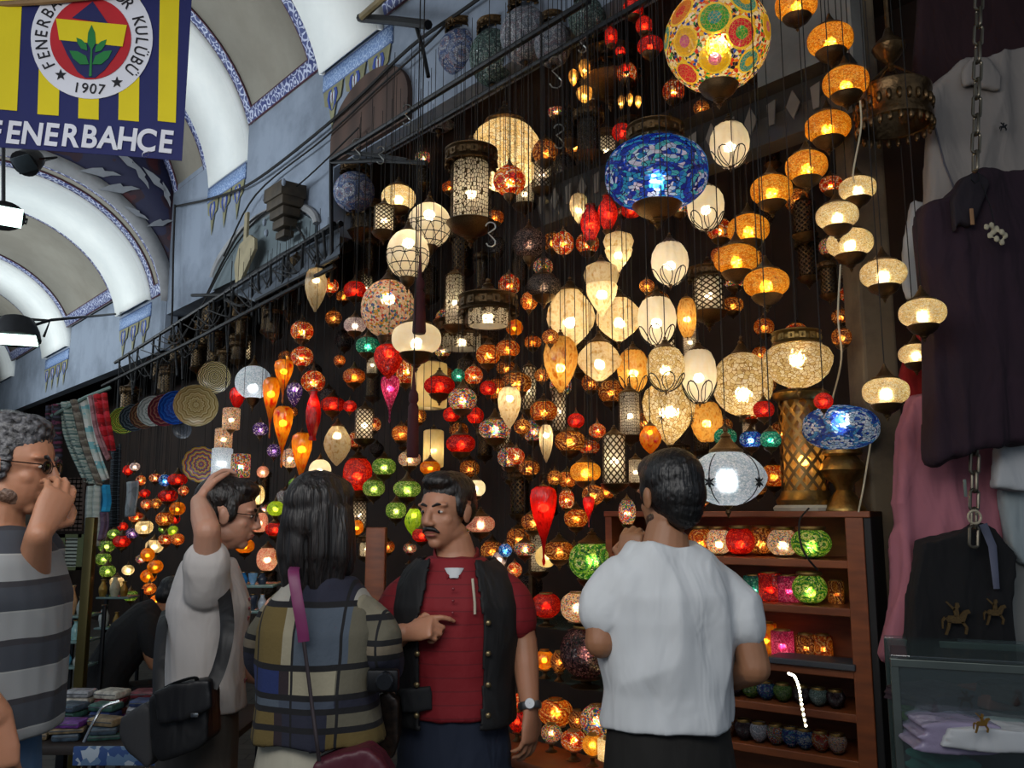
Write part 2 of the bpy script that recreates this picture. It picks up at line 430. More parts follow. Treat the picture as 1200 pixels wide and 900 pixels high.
# ================================================================== lamps
LK = 1.0
LM = {'cream': 6.0, 'white': 5.0, 'clear': 7.0, 'swirl': 7.0, 'amber': 4.4, 'ambclr': 5.0, 'brown': 3.2, 'parch': 2.5, 'greenm': 1.7, 'orange': 2.0, 'multi': 2.0, 'redm': 1.9, 'red': 1.6, 'ruby': 1.6, 'flame': 1.5, 'discs': 2.4, 'blue': 2.2, 'bluew': 2.0, 'multiw': 1.8, 'cool': 1.6, 'pearl': 2.0, 'pink': 2.2, 'green': 2.2, 'teal': 2, 'lime': 1.6}   # light output of a lit lamp
FIB = [(sqrt(1 - z * z) * cos(2.39996 * i), sqrt(1 - z * z) * sin(2.39996 * i), z) for i, z in enumerate([.82, .5, .25, .08, -.08, -.25, -.5, -.82, 0.0, .35, -.38])]
_v = (CAM - Vector((.88, 3.1, 2.7))).normalized(); _r = Vector((0, 0, 1)).cross(_v).normalized(); _u = _v.cross(_r)
DISCS = []; DCOL = [.22, .05, .58, .60, .40, .88, .02, .42, .03, .44, .60, .75]
for dx_, dy_, r_ in [(0, .22, .31), (.47, -.1, .30), (-.03, -.5, .30), (-.57, -.1, .28), (.54, .52, .30), (-.63, .5, .30), (-.58, -.64, .26), (.58, -.58, .24), (0, .80, .30), (-.95, .12, .25), (.95, .05, .25)]:
    q_ = _r * dx_ + _u * dy_; DISCS.append((tuple((q_ + _v * sqrt(max(0, 1 - q_.length_squared))).normalized()), r_))
for a_, z_ in [(0.3, .5), (1.2, .1), (2.0, .6), (.6, -.5), (1.7, -.4), (2.6, 0)]: DISCS.append(((cos(a_) * sqrt(1 - z_ * z_), sin(a_) * sqrt(1 - z_ * z_), z_), .3))
def glass(name, palette, grout='#3a3020', scale=9.0, edge=.05, mode='cells', clear=.08, rough=.5, refr=.55, dif=.18):
    """thin lamp glass: translucent mosaic, partly seen through, lit by the bulb inside"""
    t = NT(name); co = t.coord('Object', rnd=True)
    st = [(i / len(palette), rgb(p)) for i, p in enumerate(palette)]
    if mode == 'plain':
        nz = t.n('TexNoise', {0: co, 'Scale': scale, 'Detail': 3.0}).outputs[0]
        c = t.ramp(nz, [(.3 + .4 * i / max(1, len(palette) - 1), rgb(p)) for i, p in enumerate(palette)])
        h = nz
    else:
        v = t.n('TexVoronoi', {0: co, 'Scale': scale}); cell = t.n('SeparateColor', {0: v.outputs['Color']}).outputs[0]
        de = t.n('TexVoronoi', {0: co, 'Scale': scale}, feature='DISTANCE_TO_EDGE').outputs[0]
        if mode == 'rosette':
            un = t.n('VectorMath', {0: t.coord('Object')}, operation='NORMALIZE').outputs[0]; b = None
            for p in FIB:
                d_ = t.n('VectorMath', {0: un, 1: p}, operation='DISTANCE').outputs[1]
                b = d_ if b is None else t.math('MINIMUM', b, d_)
            ringf = t.math('MULTIPLY', t.math('FLOOR', t.math('MULTIPLY', t.math('ADD', b, t.math('MULTIPLY', t.math('SUBTRACT', cell, .5), .07)), 9.0)), .29)
            cell = t.math('FRACT', t.math('ADD', ringf, t.math('MULTIPLY', cell, .22)))
        if mode == 'discs':
            un = t.n('VectorMath', {0: t.coord('Object')}, operation='NORMALIZE').outputs[0]; b = None; bc = 0.0
            for i_, (p, r_) in enumerate(DISCS):
                d_ = t.math('MULTIPLY', t.n('VectorMath', {0: un, 1: p}, operation='DISTANCE').outputs[1], .30 / r_)
                bc = t.math('ADD', bc, t.math('MULTIPLY', t.math('LESS_THAN', d_, .30), (DCOL[i_ % len(DCOL)])))
                b = d_ if b is None else t.math('MINIMUM', b, d_)
            inside = t.math('LESS_THAN', b, .30)
            ring = t.math('GREATER_THAN', b, .255)
            core = t.math('FRACT', t.math('ADD', bc, t.math('MULTIPLY', t.math('LESS_THAN', b, .12), .18)))
            dc = t.ramp(core, [(0, rgb('#e03040')), (.2, rgb('#3fae46')), (.38, rgb('#3aa0a8')), (.55, rgb('#f0c020')), (.72, rgb('#d06a9a')), (.86, rgb('#e08030'))], 'CONSTANT')
            dc = t.mixc(t.math('MULTIPLY', cell, .25), dc, rgb('#5a3018'))
            dc = t.mixc(ring, dc, rgb('#ffe040'))
            c = t.mixc(inside, t.ramp(cell, st, 'CONSTANT'), dc)
        else:
            c = t.ramp(cell, st, 'CONSTANT')
        g = t.math('LESS_THAN', de, edge)
        c = t.mixc(g, c, rgb(grout)); h = de
    nb = t.bump(h, .5, .02)
    tr = t.n('BsdfTranslucent', {0: c}).outputs[0]
    rf = t.n('BsdfRefraction', {0: c, 'Roughness': rough, 'IOR': 1.12, 'Normal': nb}).outputs[0]
    tp = t.n('BsdfTransparent', {0: c}).outputs[0]
    gl = t.n('BsdfGlossy', {0: (1, 1, 1, 1), 'Roughness': .12, 'Normal': nb}).outputs[0]
    df = t.n('BsdfDiffuse', {0: c}).outputs[0]
    s = t.mixs(refr, tr, rf); s = t.mixs(dif, s, df); s = t.mixs(clear, s, tp); s = t.mixs(.05, s, gl)
    return t.done(s)
G = {
 'amber': glass('amber_crackle_glass', ['#ffb030', '#ffc450', '#f59a18', '#ffbe40', '#e88a10'], '#8a4c08', 11, .03),
 'cream': glass('cream_crackle_glass', ['#fff2cf', '#fbe6b8', '#fff8e4', '#f3d9a0'], '#8a6a3a', 12, .035),
 'white': glass('frosted_white_glass', ['#fff4df', '#fffaf0'], mode='plain', scale=3, clear=.06),
 'cool': glass('cool_white_mosaic', ['#e8eef0', '#f6f8f6', '#cfdbe0', '#ffffff'], '#9fb0b4', 16, .03, clear=.06),
 'clear': glass('clear_crackle_glass', ['#fff0c8', '#fff7e0', '#e8cf98'], '#a88850', 8, .06, clear=.34, rough=.3, refr=.6),
 'swirl': glass('clear_blown_glass', ['#f6dca8', '#fff2d4', '#d8b070'], mode='plain', scale=4, clear=.38, rough=.28, refr=.6),
 'ambclr': glass('amber_blown_glass', ['#f0a030', '#ffd070', '#c87818'], mode='plain', scale=4, clear=.28, rough=.3, refr=.6),
 'red': glass('red_mosaic_glass', ['#e01008', '#f02810', '#c00a08', '#ff3a18'], '#500606', 9, .04),
 'ruby': glass('ruby_glass', ['#d80808', '#f01c10', '#b00606'], mode='plain', scale=4, clear=.2),
 'flame': glass('flame_blown_glass', ['#ff5a08', '#ffb020', '#e02004'], mode='plain', scale=2.2, clear=.2),
 'redm': glass('red_orange_mosaic', ['#e83010', '#f06a18', '#b81808', '#f8b040', '#e04a10', '#fff0d0'], '#401008', 9, .05, 'rosette'),
 'orange': glass('orange_mosaic_glass', ['#f07818', '#d85010', '#f8a838', '#a84010', '#e86a14', '#ffcf70'], '#4a1c08', 10, .05, 'rosette'),
 'brown': glass('amber_brown_mosaic', ['#c06a1c', '#8a4414', '#e09438', '#6a2c10', '#b85c1c', '#f0b860'], '#301408', 11, .06, 'rosette'),
 'multi': glass('multicolour_mosaic', ['#f04020', '#f8d040', '#3060c8', '#f8f0e0', '#30a060', '#f08020', '#e04080', '#fff4e0'], '#4a3828', 10, .05, 'rosette'),
 'multiw': glass('pale_multicolour_mosaic', ['#ffe8c8', '#f8b8a0', '#fff2e0', '#e8b040', '#e05848', '#ffe0d0', '#5070b8', '#fff0e0', '#5a9a78', '#ffd8c0'], '#d8b090', 13, .03),
 'discs': glass('disc_mosaic', ['#fff0d0', '#f8d030', '#e03828', '#fff8e8', '#2a50c0', '#ffe070', '#30a048', '#f08028', '#fff4d0', '#202038'], '#d0b050', 17, .03, 'discs', clear=.1),
 'blue': glass('blue_mosaic_glass', ['#1a50c8', '#38b0d8', '#1a2c98', '#e8f4ff', '#2a78d8', '#58d0d0', '#fff8ff', '#1838b0'], '#101848', 9, .045, 'rosette', clear=.10),
 'bluew': glass('blue_white_mosaic', ['#e6f2fa', '#2a60c8', '#bcd8ec', '#1a3aa0', '#ffffff', '#58a8e0'], '#42526a', 10, .05, 'rosette', clear=.08),
 'teal': glass('teal_mosaic_glass', ['#18a088', '#30c8a8', '#108070', '#80e0d0', '#208890'], '#083830', 9, .05),
 'green': glass('green_mosaic_glass', ['#8ab840', '#a8d060', '#5a9830', '#c8e090', '#6aa84a'], '#2a4010', 10, .05),
 'greenm': glass('green_flower_mosaic', ['#3a9a28', '#a0d840', '#e8f0a0', '#2a7a30', '#c8e860', '#58b038'], '#24481a', 12, .05, 'rosette'),
 'lime': glass('lime_blown_glass', ['#a8e018', '#d0f040', '#60b010'], mode='plain', scale=5, clear=.2),
 'purple': glass('purple_glass', ['#5030a0', '#8060c0', '#e0d0f0', '#402080'], '#201040', 8, .05),
 'violet': glass('violet_dark_mosaic', ['#50303c', '#6a4450', '#2c1c28', '#80585c', '#3a2430'], '#140c10', 14, .08),
 'pink': glass('pink_mosaic_glass', ['#f8b0a0', '#ffd0c0', '#f09088', '#ffe0d0'], '#b05848', 12, .04),
 'magenta': glass('magenta_glass', ['#e02878', '#f060a0', '#b01858'], '#500828', 10, .05),
 'pearl': glass('pearl_mosaic', ['#f0e0e8', '#d8c8d8', '#f8f0f0', '#c0a8c0'], '#706070', 11, .05),
 'smoke': glass('smoky_patterned_glass', ['#a8aab0', '#88909a', '#c4c4c8', '#a09098'], '#50525a', 13, .06, 'rosette', clear=.08, dif=.65),
 'smokeb': glass('smoky_blue_mosaic', ['#7080a8', '#98a4c0', '#a890a0', '#c8ccd8', '#5870a8'], '#404250', 13, .06, 'rosette', clear=.08, dif=.65),
 'smokeg': glass('smoky_green_mosaic', ['#58706a', '#708a80', '#8a9890', '#485a58'], '#282e2c', 12, .06, clear=.08, dif=.65),
 'lacegl': glass('lace_glass', ['#584c4a', '#30282a', '#70605c', '#8a7870'], '#18110f', 15, .10, clear=.08),
 'parch': glass('parchment_glass', ['#f0dca8', '#e8cf90'], mode='plain', scale=3, clear=.04, rough=.6, refr=.2),
}
def pierced(name, pat, metal='#4a3a24', rough=.4):
    """sheet metal with holes: diamond or vine pattern cut right through"""
    t = NT(name); co = t.coord('Object'); xyz = t.n('SeparateXYZ', {0: co})
    a = t.math('DIVIDE', t.math('ARCTAN2', xyz.outputs[1], xyz.outputs[0]), 2 * pi)
    if pat == 'diamond':
        u = t.math('MULTIPLY', a, 12.0); v = t.math('MULTIPLY', xyz.outputs[2], 3.4)
        p = t.math('ABSOLUTE', t.math('SUBTRACT', t.math('FRACT', t.math('ADD', u, v)), .5))
        q = t.math('ABSOLUTE', t.math('SUBTRACT', t.math('FRACT', t.math('SUBTRACT', u, v)), .5))
        hole = t.math('LESS_THAN', t.math('MAXIMUM', p, q), .34)
    else:
        k = t.n('CombineXYZ', {0: t.math('MULTIPLY', t.math('COSINE', t.math('MULTIPLY', a, 2 * pi)), 1.0), 1: t.math('SINE', t.math('MULTIPLY', a, 2 * pi)), 2: xyz.outputs[2]}).outputs[0]
        d = t.n('TexVoronoi', {0: k, 'Scale': 7.5, 'Randomness': .55}, feature='DISTANCE_TO_EDGE').outputs[0]
        hole = t.math('GREATER_THAN', d, .085)
    m = t.bsdf(Base_Color=rgb(metal), Metallic=.9, Roughness=rough)
    return t.done(t.mixs(hole, m, t.n('BsdfTransparent').outputs[0]))
M_PD = pierced('pierced_diamond_metal', 'diamond'); M_PV = pierced('pierced_vine_metal', 'vine')
M_PB = pierced('pierced_brass', 'diamond', '#7a6038', .35)
def emis(name, col, st):
    t = NT(name); m = t.done(t.n('Emission', {0: rgb(col), 1: st}).outputs[0])
    try: m.cycles.emission_sampling = 'NONE'
    except Exception: pass
    return m
M_BULB = emis('glowing_bulb', '#ffe8c0', 14.0); M_BULBW = emis('cool_glowing_bulb', '#f0f6ff', 14.0)
t = NT('dark_cord'); M_CORD = t.done(t.bsdf(Base_Color=rgb('#0c0908'), Roughness=.8))

PROF = {
 'oval': [(sqrt(max(0, 1 - abs(z / 1.04) ** 2.5)), z) for z in [1 - .1 * i for i in range(21)]],
 'ball': [(sqrt(1 - z * z), z) for z in [.97, .9, .8, .65, .5, .3, .1, -.1, -.3, -.5, -.65, -.8, -.9, -.97]],
 'lens': [(sqrt(max(0, 1 - abs(z) ** 1.55)), z) for z in [.97, .9, .8, .65, .5, .35, .2, .1, 0, -.1, -.2, -.35, -.5, -.65, -.8, -.9, -.97]],
 'egg': [(.42, 1), (.72, .82), (.93, .5), (1, .12), (.96, -.2), (.82, -.55), (.58, -.85), (.36, -1)],
 'tear': [(.5, 1), (.9, .9), (1, .72), (.95, .5), (.72, .18), (.42, -.12), (.2, -.36), (.10, -.58), (.07, -.78), (.13, -.88), (.10, -.95), (.03, -1)],
 'tulip': [(.55, 1), (.86, .78), (1, .4), (.94, .02), (.7, -.4), (.4, -.72), (.2, -.88), (.1, -1)],
 'ogee': [(.5, 1), (.86, .88), (1, .6), (.9, .36), (.82, .26), (.9, .16), (.8, -.12), (.52, -.44), (.26, -.68), (.12, -.86), (.04, -1)],
 'onion': [(.34, 1), (.6, .78), (.9, .42), (1, .08), (.9, -.24), (.64, -.56), (.34, -.8), (.14, -.94), (.04, -1)],
 'cyl': [(.8, 1), (.98, .94), (1, .8), (1, -.8), (.98, -.94), (.8, -1)],
 'bowl': [(.62, 1), (.9, .7), (1, .36), (.97, .05), (.84, -.38), (.6, -.72), (.34, -.92), (.12, -1)],
 'vase': [(.5, 1), (.42, .8), (.8, .45), (1, .1), (.9, -.3), (.55, -.7), (.4, -.85), (.5, -1)],
}
GM = {}
def unit(form):
    if form not in GM:
        base, ribs, amp, tw = {'ribegg': ('egg', 14, .05, 0), 'ribtul': ('tulip', 12, .07, 0), 'swirl': ('onion', 9, .12, .9), 'ribbal': ('ball', 18, .03, 0), 'ribtear': ('tear', 10, .06, 0), 'facet': ('onion', 7, .11, .35)}.get(form, (form, 0, 0, 0))
        p = PROF[base]
        if ribs: # finer steps for ribs
            q = []
            for (a, b), (c_, d_) in zip(p, p[1:]): q += [(a, b), ((a + c_) / 2, (b + d_) / 2)]
            p = q + [p[-1]]
        mb = MB(); mb.lathe(p, 48 if ribs else 32, None, ribs, amp, tw); GM[form] = mb.mesh('glass_' + form, True, 70)
    return GM[form]
def unit_metal(kind):
    k = 'm_' + kind
    if k in GM: return GM[k]
    mb = MB()
    if kind == 'cap': mb.lathe([(.02, 1), (.14, .98), (.16, .86), (.10, .80), (.26, .70), (.34, .62), (.28, .56), (.5, .36), (.78, .16), (.92, .10), (1, .06), (1.04, -.02), (.98, -.06)], 20)
    elif kind == 'cone': mb.lathe([(.02, 1), (.1, .96), (.12, .84), (.22, .66), (.42, .38), (.66, .16), (.8, .08), (1, .04), (1, -.05)], 20)
    elif kind == 'cup': mb.lathe([(1.0, .06), (1.06, 0), (1.0, -.08), (.93, -.22), (.8, -.42), (.55, -.62), (.32, -.74), (.24, -.80), (.30, -.86), (.16, -.92), (.07, -1)], 20)
    elif kind == 'finial': mb.lathe([(.2, 1), (.9, .85), (1, .6), (.6, .35), (.3, .2), (.55, 0), (.6, -.2), (.3, -.5), (.12, -.8), (.04, -1)], 12)
    elif kind == 'crown':   # wide ornate band with rims, a frieze and scallops below
        mb.lathe([(.52, 1.15), (.60, 1.0), (.92, .86), (1.04, .80), (1.04, .68), (.97, .62), (.97, -.38), (1.03, -.44), (1.05, -.56), (.97, -.64)], 28)
        for i in range(14):
            a = 2 * pi * i / 14; M = Matrix.Rotation(a, 4, 'Z') @ Matrix.Translation((.99, 0, 0))
            mb.box((0, 0, .12), (.06, .26, .62), M); mb.ell(M @ Vector((0, 0, -.78)), (.05, .13, .17), None, 6, 4)
            mb.ell(M @ Vector((.02, 0, .12)), (.05, .07, .2), None, 6, 4)
    elif kind == 'base': mb.lathe([(.75, 1), (.98, .90), (1.0, .82), (.7, .66), (.48, .50), (.40, .36), (.44, .28), (.34, .18), (.36, -.2), (.5, -.5), (.85, -.78), (1, -.88), (1.0, -1)], 24, close=True)
    elif kind == 'cord':
        mb.lathe([(1, 0), (1, 1)], 6)
    GM[k] = mb.mesh('metal_' + kind, True, 50); return GM[k]
def unit_wire(kind):
    k = 'w_' + kind
    if k in GM: return GM[k]
    mb = MB()
    if kind == 'filigree':   # looped wire petals cradling the lower half
        for i in range(6):
            a0 = 2 * pi * i / 6; pts = []
            for j in range(15):
                u = j / 14 * 2 * pi; el = -.72 + .38 * -cos(u); az = a0 + .42 * sin(u)
                el = -1.25 + .62 * (1 - cos(u)) / 1.25
                pts.append((1.05 * cos(el) * cos(az), 1.05 * cos(el) * sin(az), 1.05 * sin(el)))
            mb.tube(pts, .028, 5)
            e = [(1.06 * cos(el) * cos(a0 + .18 * sin(3 * el)), 1.06 * cos(el) * sin(a0 + .18 * sin(3 * el)), 1.06 * sin(el)) for el in [-1.4 + .11 * q for q in range(11)]]
            mb.tube(e, .022, 5)
    elif kind == 'flowers':  # iron flowers with leaves on stems
        for i in range(5):
            a0 = 2 * pi * i / 5 + .6; el = -.18
            mb.tube([(1.03 * cos(q) * cos(a0), 1.03 * cos(q) * sin(a0), 1.03 * sin(q)) for q in [.9 - .15 * j for j in range(14)]], .014, 5)
            for j in range(8):
                u = 2 * pi * j / 8
                p1 = Vector((cos(a0) * cos(el), sin(a0) * cos(el), sin(el))) * 1.05
                tx = Vector((-sin(a0), cos(a0), 0)); ty = Vector((0, 0, 1))
                mb.loft([(p1, .02, .012), (p1 + (tx * cos(u) + ty * sin(u)) * .09, .035, .012), (p1 + (tx * cos(u) + ty * sin(u)) * .19, .008, .006)], 6)
    elif kind == 'lace':     # metal lace over the lower half of a globe
        for i in range(10):
            a0 = 2 * pi * i / 10
            for sgn in (1, -1):
                mb.tube([(1.02 * cos(el) * cos(a0 + sgn * .55 * (el + 1.3)), 1.02 * cos(el) * sin(a0 + sgn * .55 * (el + 1.3)), 1.02 * sin(el)) for el in [-1.3 + .13 * q for q in range(11)]], .016, 4)
        for el in (-.9, -.5, -.15, .02):
            mb.tube([(1.02 * cos(el) * cos(2 * pi * q / 30), 1.02 * cos(el) * sin(2 * pi * q / 30), 1.02 * sin(el) + (.06 * abs(sin(5 * pi * q / 15)) if el > -.2 else 0)) for q in range(31)], .02, 4)
    GM[k] = mb.mesh('wire_' + kind, True, 80); return GM[k]
mb = MB(); mb.ell((0, 0, 0), (1, 1, 1), None, 10, 7); GM['bulb'] = mb.mesh('bulb')
for m_, nm in ((M_BULB, 'bulb'),): GM['bulb'].materials.append(m_)
mb = MB(); mb.ell((0, 0, 0), (1, 1, 1), None, 10, 7); GM['bulbw'] = mb.mesh('bulb_cool'); GM['bulbw'].materials.append(M_BULBW)

LAMPS = []; DATAMAT = {}
def inst(name, mesh, mat, parent, loc=(0, 0, 0), scale=(1, 1, 1), rz=0.0):
    key = (mesh.name, mat.name if mat else '')
    if mat is not None and key not in DATAMAT:
        if mesh.materials and mesh.materials[0] != mat:
            mesh = mesh.copy(); mesh.materials.clear()
        if not mesh.materials: mesh.materials.append(mat)
        DATAMAT[key] = mesh
    m = DATAMAT[key] if mat is not None else mesh
    o = bpy.data.objects.new(name, m); COL.objects.link(o); o.parent = parent
    o.location = loc; o.scale = scale; o.rotation_euler = (0, 0, rz); return o
ZTOP = 4.0
def cord_to(root, z0, z1, r=.0017, name='cord', dx=0.0):
    return inst(name, unit_metal('cord'), M_CORD, root, (dx, 0, z0), (r, r, max(.02, z1 - z0)))
WARM = (1, .77, .44); COOLC = (.92, .96, 1.0)
def light_in(root, z, power, rad, col=WARM, bulb=True):
    l = bpy.data.lights.new('bulb_light', 'POINT'); l.energy = power; l.color = col; l.shadow_soft_size = rad
    o = bpy.data.objects.new('bulb_light', l); COL.objects.link(o); o.parent = root; o.location = (0, 0, z)
    if bulb: inst('bulb', GM['bulbw'] if col == COOLC else GM['bulb'], None, root, (0, 0, z), (rad * .75, rad * .75, rad * 1.0))
PLACED = []
def settle(x, y, rx, ry, off, fixed=None):
    """slide the lamp along its line of sight until it touches no lamp already hung"""
    best = None
    for k in range(0, 41):
        o = off + (.03 * ((k + 1) // 2)) * (1 if k % 2 else -1)
        if not -.75 < o < 1.15: continue
        P = onwall(x, y, o); s = pxm(P); R, H = rx * s * 1.02, ry * s; lo, hi = P.z - H - R * .5, P.z + H + R * .55
        cost = .02 * k
        for (Q, R2, lo2, hi2) in PLACED:
            d = math.hypot(P.x - Q.x, P.y - Q.y)
            if d < R + R2 and lo < hi2 and lo2 < hi: cost += 3 + (R + R2 - d) * 10
            elif hi < lo2 and .012 < d < R2 and hi2 < 3.6: cost += .25
            elif lo > hi2 and .012 < d < R: cost += .25
        if best is None or cost < best[0] - 1e-6: best = (cost, o)
        if cost <= .02 * k + 1e-6: break
    P = onwall(x, y, best[1]); s = pxm(P)
    PLACED.append((P, rx * s * 1.02, P.z - ry * s - rx * s * .5, P.z + ry * s + rx * s * .55)); return P
def lamp(x, y, rx, ry, form, mat, off=.25, lit=1.0, desc=None, cap='cap', base='cup', wire=None, capk=1.0, metal=None, ztop=None, group='lit glass lamps hanging in the shop front', bz=-.1, col=None, P=None, small=False, cat='lamp', name='hanging_lamp', noshadow=False):
    P = P or settle(x, y, rx, ry, off); s = pxm(P); RX, RY = rx * s, ry * s
    root = thing(name, None, cat, P, 0 if mat == 'discs' else random.uniform(0, 6.28), group)
    metal = metal or M_BRZ
    if ztop is None and x < 400: ztop = max(3.42, P.z + .25)
    inst('glass_shade', unit(form), G[mat], root, (0, 0, 0), (RX, RX, RY))
    top = RY * .98
    if cap:
        cw = RX * {'oval': .62, 'ball': .34, 'lens': .42, 'cyl': .85}.get(form, .55) * capk; ch = max(RX * .62, .02) * (1.15 if cap == 'cone' else 1)
        if cap == 'crown':
            cw = RX * .68 * capk; ch = cw * .42
            inst('crown_cap', unit_metal('crown'), metal, root, (0, 0, top + ch * .5), (cw, cw, ch)); top += ch * 1.4
        else:
            inst('cap', unit_metal(cap), metal, root, (0, 0, top - .04 * RY), (cw, cw, ch)); top += ch * .95
    if base == 'cup':
        cw = RX * {'oval': .66, 'ball': .36, 'lens': .42}.get(form, .5); ch = RX * .55
        if rx >= 35: cw, ch = min(cw, RX * .46), RX * .34
        b = inst('base_cup', unit_metal('cup'), metal, root, (0, 0, -RY * .96), (cw, cw, ch))
        inst('finial', unit_metal('finial'), metal, root, (0, 0, -RY * .96 - ch * 1.12), (cw * .22, cw * .22, ch * .28))
    elif base == 'tip':
        inst('finial', unit_metal('finial'), metal, root, (0, 0, -RY - RX * .12), (RX * .12, RX * .12, RX * .2))
    elif base == 'stand':
        inst('stand', unit_metal('base'), metal, root, (0, 0, -RY * .9 - RX * .62), (RX * .62, RX * .62, RX * .68))
    if wire:
        inst('wire_' + ('flowers' if wire == 'flowers' else 'lace'), unit_wire(wire), M_IRON, root, (0, 0, 0), (RX, RX, RY))
    if base != 'stand' and not small:
        cord_to(root, top, (ztop if ztop else max(ZTOP, P.z + .3)) - P.z)
    if lit > 0:
        r = sqrt(RX * RY); rad = min(.022, max(.006, r * .2))
        cc = col or (COOLC if mat in ('cool', 'bluew', 'blue') else WARM)
        light_in(root, RY * bz, LK * LM.get(mat, 1.8) * lit * r * r * 95, rad, cc)
    LAMPS.append(dict(o=root, x=x, y=y, r=max(rx, ry), desc=desc, form=form, mat=mat, lit=lit))
    return root
def lantern(x, y, rx, ry, pat='diamond', off=.25, lit=1.0, band=True, foot=True, metal=None, desc=None, crown_r=1.25, name='pierced_lantern', ztop=None, stand=False, lining=True):
    """metal cylinder lantern: pierced sheet over a pale lining, crown band on top, stepped cup below"""
    P = settle(x, y, rx * 1.2, ry, off); s = pxm(P); RX, RY = rx * s, ry * s; metal = metal or M_BRZ
    root = thing(name, None, 'lantern', P, random.uniform(0, 6.28), 'metal lanterns among the glass lamps')
    mp = {'diamond': M_PD, 'vine': M_PV, 'brass': M_PB}[pat]
    inst('pierced_shade', unit('cyl'), mp, root, (0, 0, 0), (RX, RX, RY))
    if lining: inst('lining', unit('cyl'), G['white'] if lit else G['lacegl'], root, (0, 0, 0), (RX * .86, RX * .86, RY * .95))
    top = RY
    if band:
        cw = RX * crown_r; ch = cw * .42
        inst('crown_band', unit_metal('crown'), metal, root, (0, 0, top + ch * .2), (cw, cw, ch)); top += ch
    inst('cap', unit_metal('cap'), metal, root, (0, 0, top), (RX * .75, RX * .75, RX * .8)); top += RX * .75
    if foot and not stand:
        inst('base_cup', unit_metal('cup'), metal, root, (0, 0, -RY), (RX * 1.15, RX * 1.15, RX * .9))
        inst('finial', unit_metal('finial'), metal, root, (0, 0, -RY - RX * 1.05), (RX * .2, RX * .2, RX * .25))
    if not stand: cord_to(root, top, (ztop or (max(3.42, P.z + .3) if x < 400 else max(ZTOP, P.z + .4))) - P.z)
    if lit > 0: light_in(root, -.1 * RY, LK * 1.8 * lit * RX * RY * 110, min(.02, RX * .25), WARM)
    LAMPS.append(dict(o=root, x=x, y=y, r=max(rx, ry), desc=desc or 'dark metal lantern with pierced sides', form='lantern', mat='metal', lit=lit))
    return root

# ---- amber globes on the right: a spiral of single drops
for (x, y) in [(933, 6), (973, 47), (991, 97), (970, 149), (945, 195), (904, 223), (877, 269), (863, 304), (898, 332)]:
    lamp(x, y, 26 if y > 20 and y < 180 or y > 300 else 24, 16.5, 'oval', 'amber', .30 if y != 97 else .26, .62, 'amber crackle-glass globe lamp', 'cone', metal=M_BRZ, group='amber globe lamps in a spiral', bz=-.15, ztop=4.6)
for (x, y, rx) in [(1005, 221, 21), (981, 253, 24), (996, 285, 26), (1035, 321, 26), (1081, 367, 26), (1073, 415, 19), (1038, 459, 26)]:
    lamp(x, y, rx, rx * .62, 'oval', 'cream', .32 if y > 340 else .28, .62, 'cream crackle-glass globe lamp', 'cone', group='cream globe lamps in a spiral', bz=-.15, ztop=4.6, P=at(x, y, 2.56) if x == 1081 else at(x, y, 2.84) if x == 1073 else None)
# ---- the big showpieces
big_disc = lamp(840, 47, 61, 60, 'ball', 'discs', .55, .62, 'huge round mosaic lamp covered in coloured discs', 'cap', 'cup', ztop=5.0)
big_blue = lamp(769, 204, 60, 40, 'oval', 'blue', .45, .55, 'wide oval lamp of blue and turquoise mosaic', 'crown', 'cup', capk=.8)
big_white = lamp(852, 560, 46, 33, 'lens', 'cool', .42, .55, 'big white mosaic ellipsoid lamp with iron flowers', 'cap', 'tip', 'flowers')
lamp(592, 182, 43, 43, 'ribbal', 'cream', .05, .75, 'large pale yellow ribbed ball lamp', 'cap', None, bz=-.5)
lamp(455, 362, 32, 35, 'ball', 'multiw', .50, .55, 'large pale ball lamp with multicoloured chips', 'cap', 'cup', bz=.3)
lamp(503, 264, 26, 27, 'ball', 'white', .40, .5, 'white ball lamp with dark lace on its lower half', 'cap', 'cup', 'lace', bz=.4)
lamp(478, 298, 25, 30, 'ball', 'white', .50, .5, 'white ball lamp with dark lace, in front', 'cap', 'cup', 'lace', bz=.4)
tas = lamp(488, 397, 29, 19, 'oval', 'white', .58, .6, 'flattened white globe lamp hung with a dark red tassel', 'cone', 'cup', bz=-.2)
lamp(467, 232, 20, 14, 'oval', 'cream', .40, .7, 'small bright cream oval lamp', 'cap', 'cup')
lamp(297, 448, 21, 20, 'ball', 'cool', .40, .7, 'bright white globe lamp', 'cap', 'cup', bz=-.3)
lamp(985, 500, 46, 27, 'oval', 'bluew', .30, .36, 'blue and white mosaic oval table lamp on a brass urn base', None, None, cat='table lamp', name='table_lamp', small=True, bz=.2)
lamp(935, 429, 40, 26, 'bowl', 'clear', .28, .55, 'wide clear crackle-glass lamp under a fluted brass rim', 'crown', 'tip', metal=M_BRASS, bz=.3)
lamp(870, 450, 35, 38, 'ball', 'clear', .38, .42, 'big clear crackle-glass ball lamp', 'cap', 'tip', bz=-.3)
lamp(784, 486, 30, 36, 'ribtul', 'clear', .42, .5, 'big bright ribbed glass lamp with an iron flower', 'cap', 'tip', 'flowers', bz=.1)
lamp(780, 432, 22, 26, 'ribegg', 'clear', .40, .5, 'clear ribbed egg lamp with wire petals', 'cap', 'tip', 'filigree')
lamp(819, 440, 20, 32, 'ribegg', 'white', .46, .42, 'tall white ribbed glass lamp with wire petals', 'cap', 'tip', 'filigree')
lamp(828, 494, 18, 24, 'ribegg', 'ambclr', .35, .5, 'amber blown-glass egg lamp', 'cap', 'tip')
lamp(742, 435, 18, 26, 'ribegg', 'ambclr', .40, .6, 'amber ribbed egg lamp with wire petals', 'cap', 'tip', 'filigree')
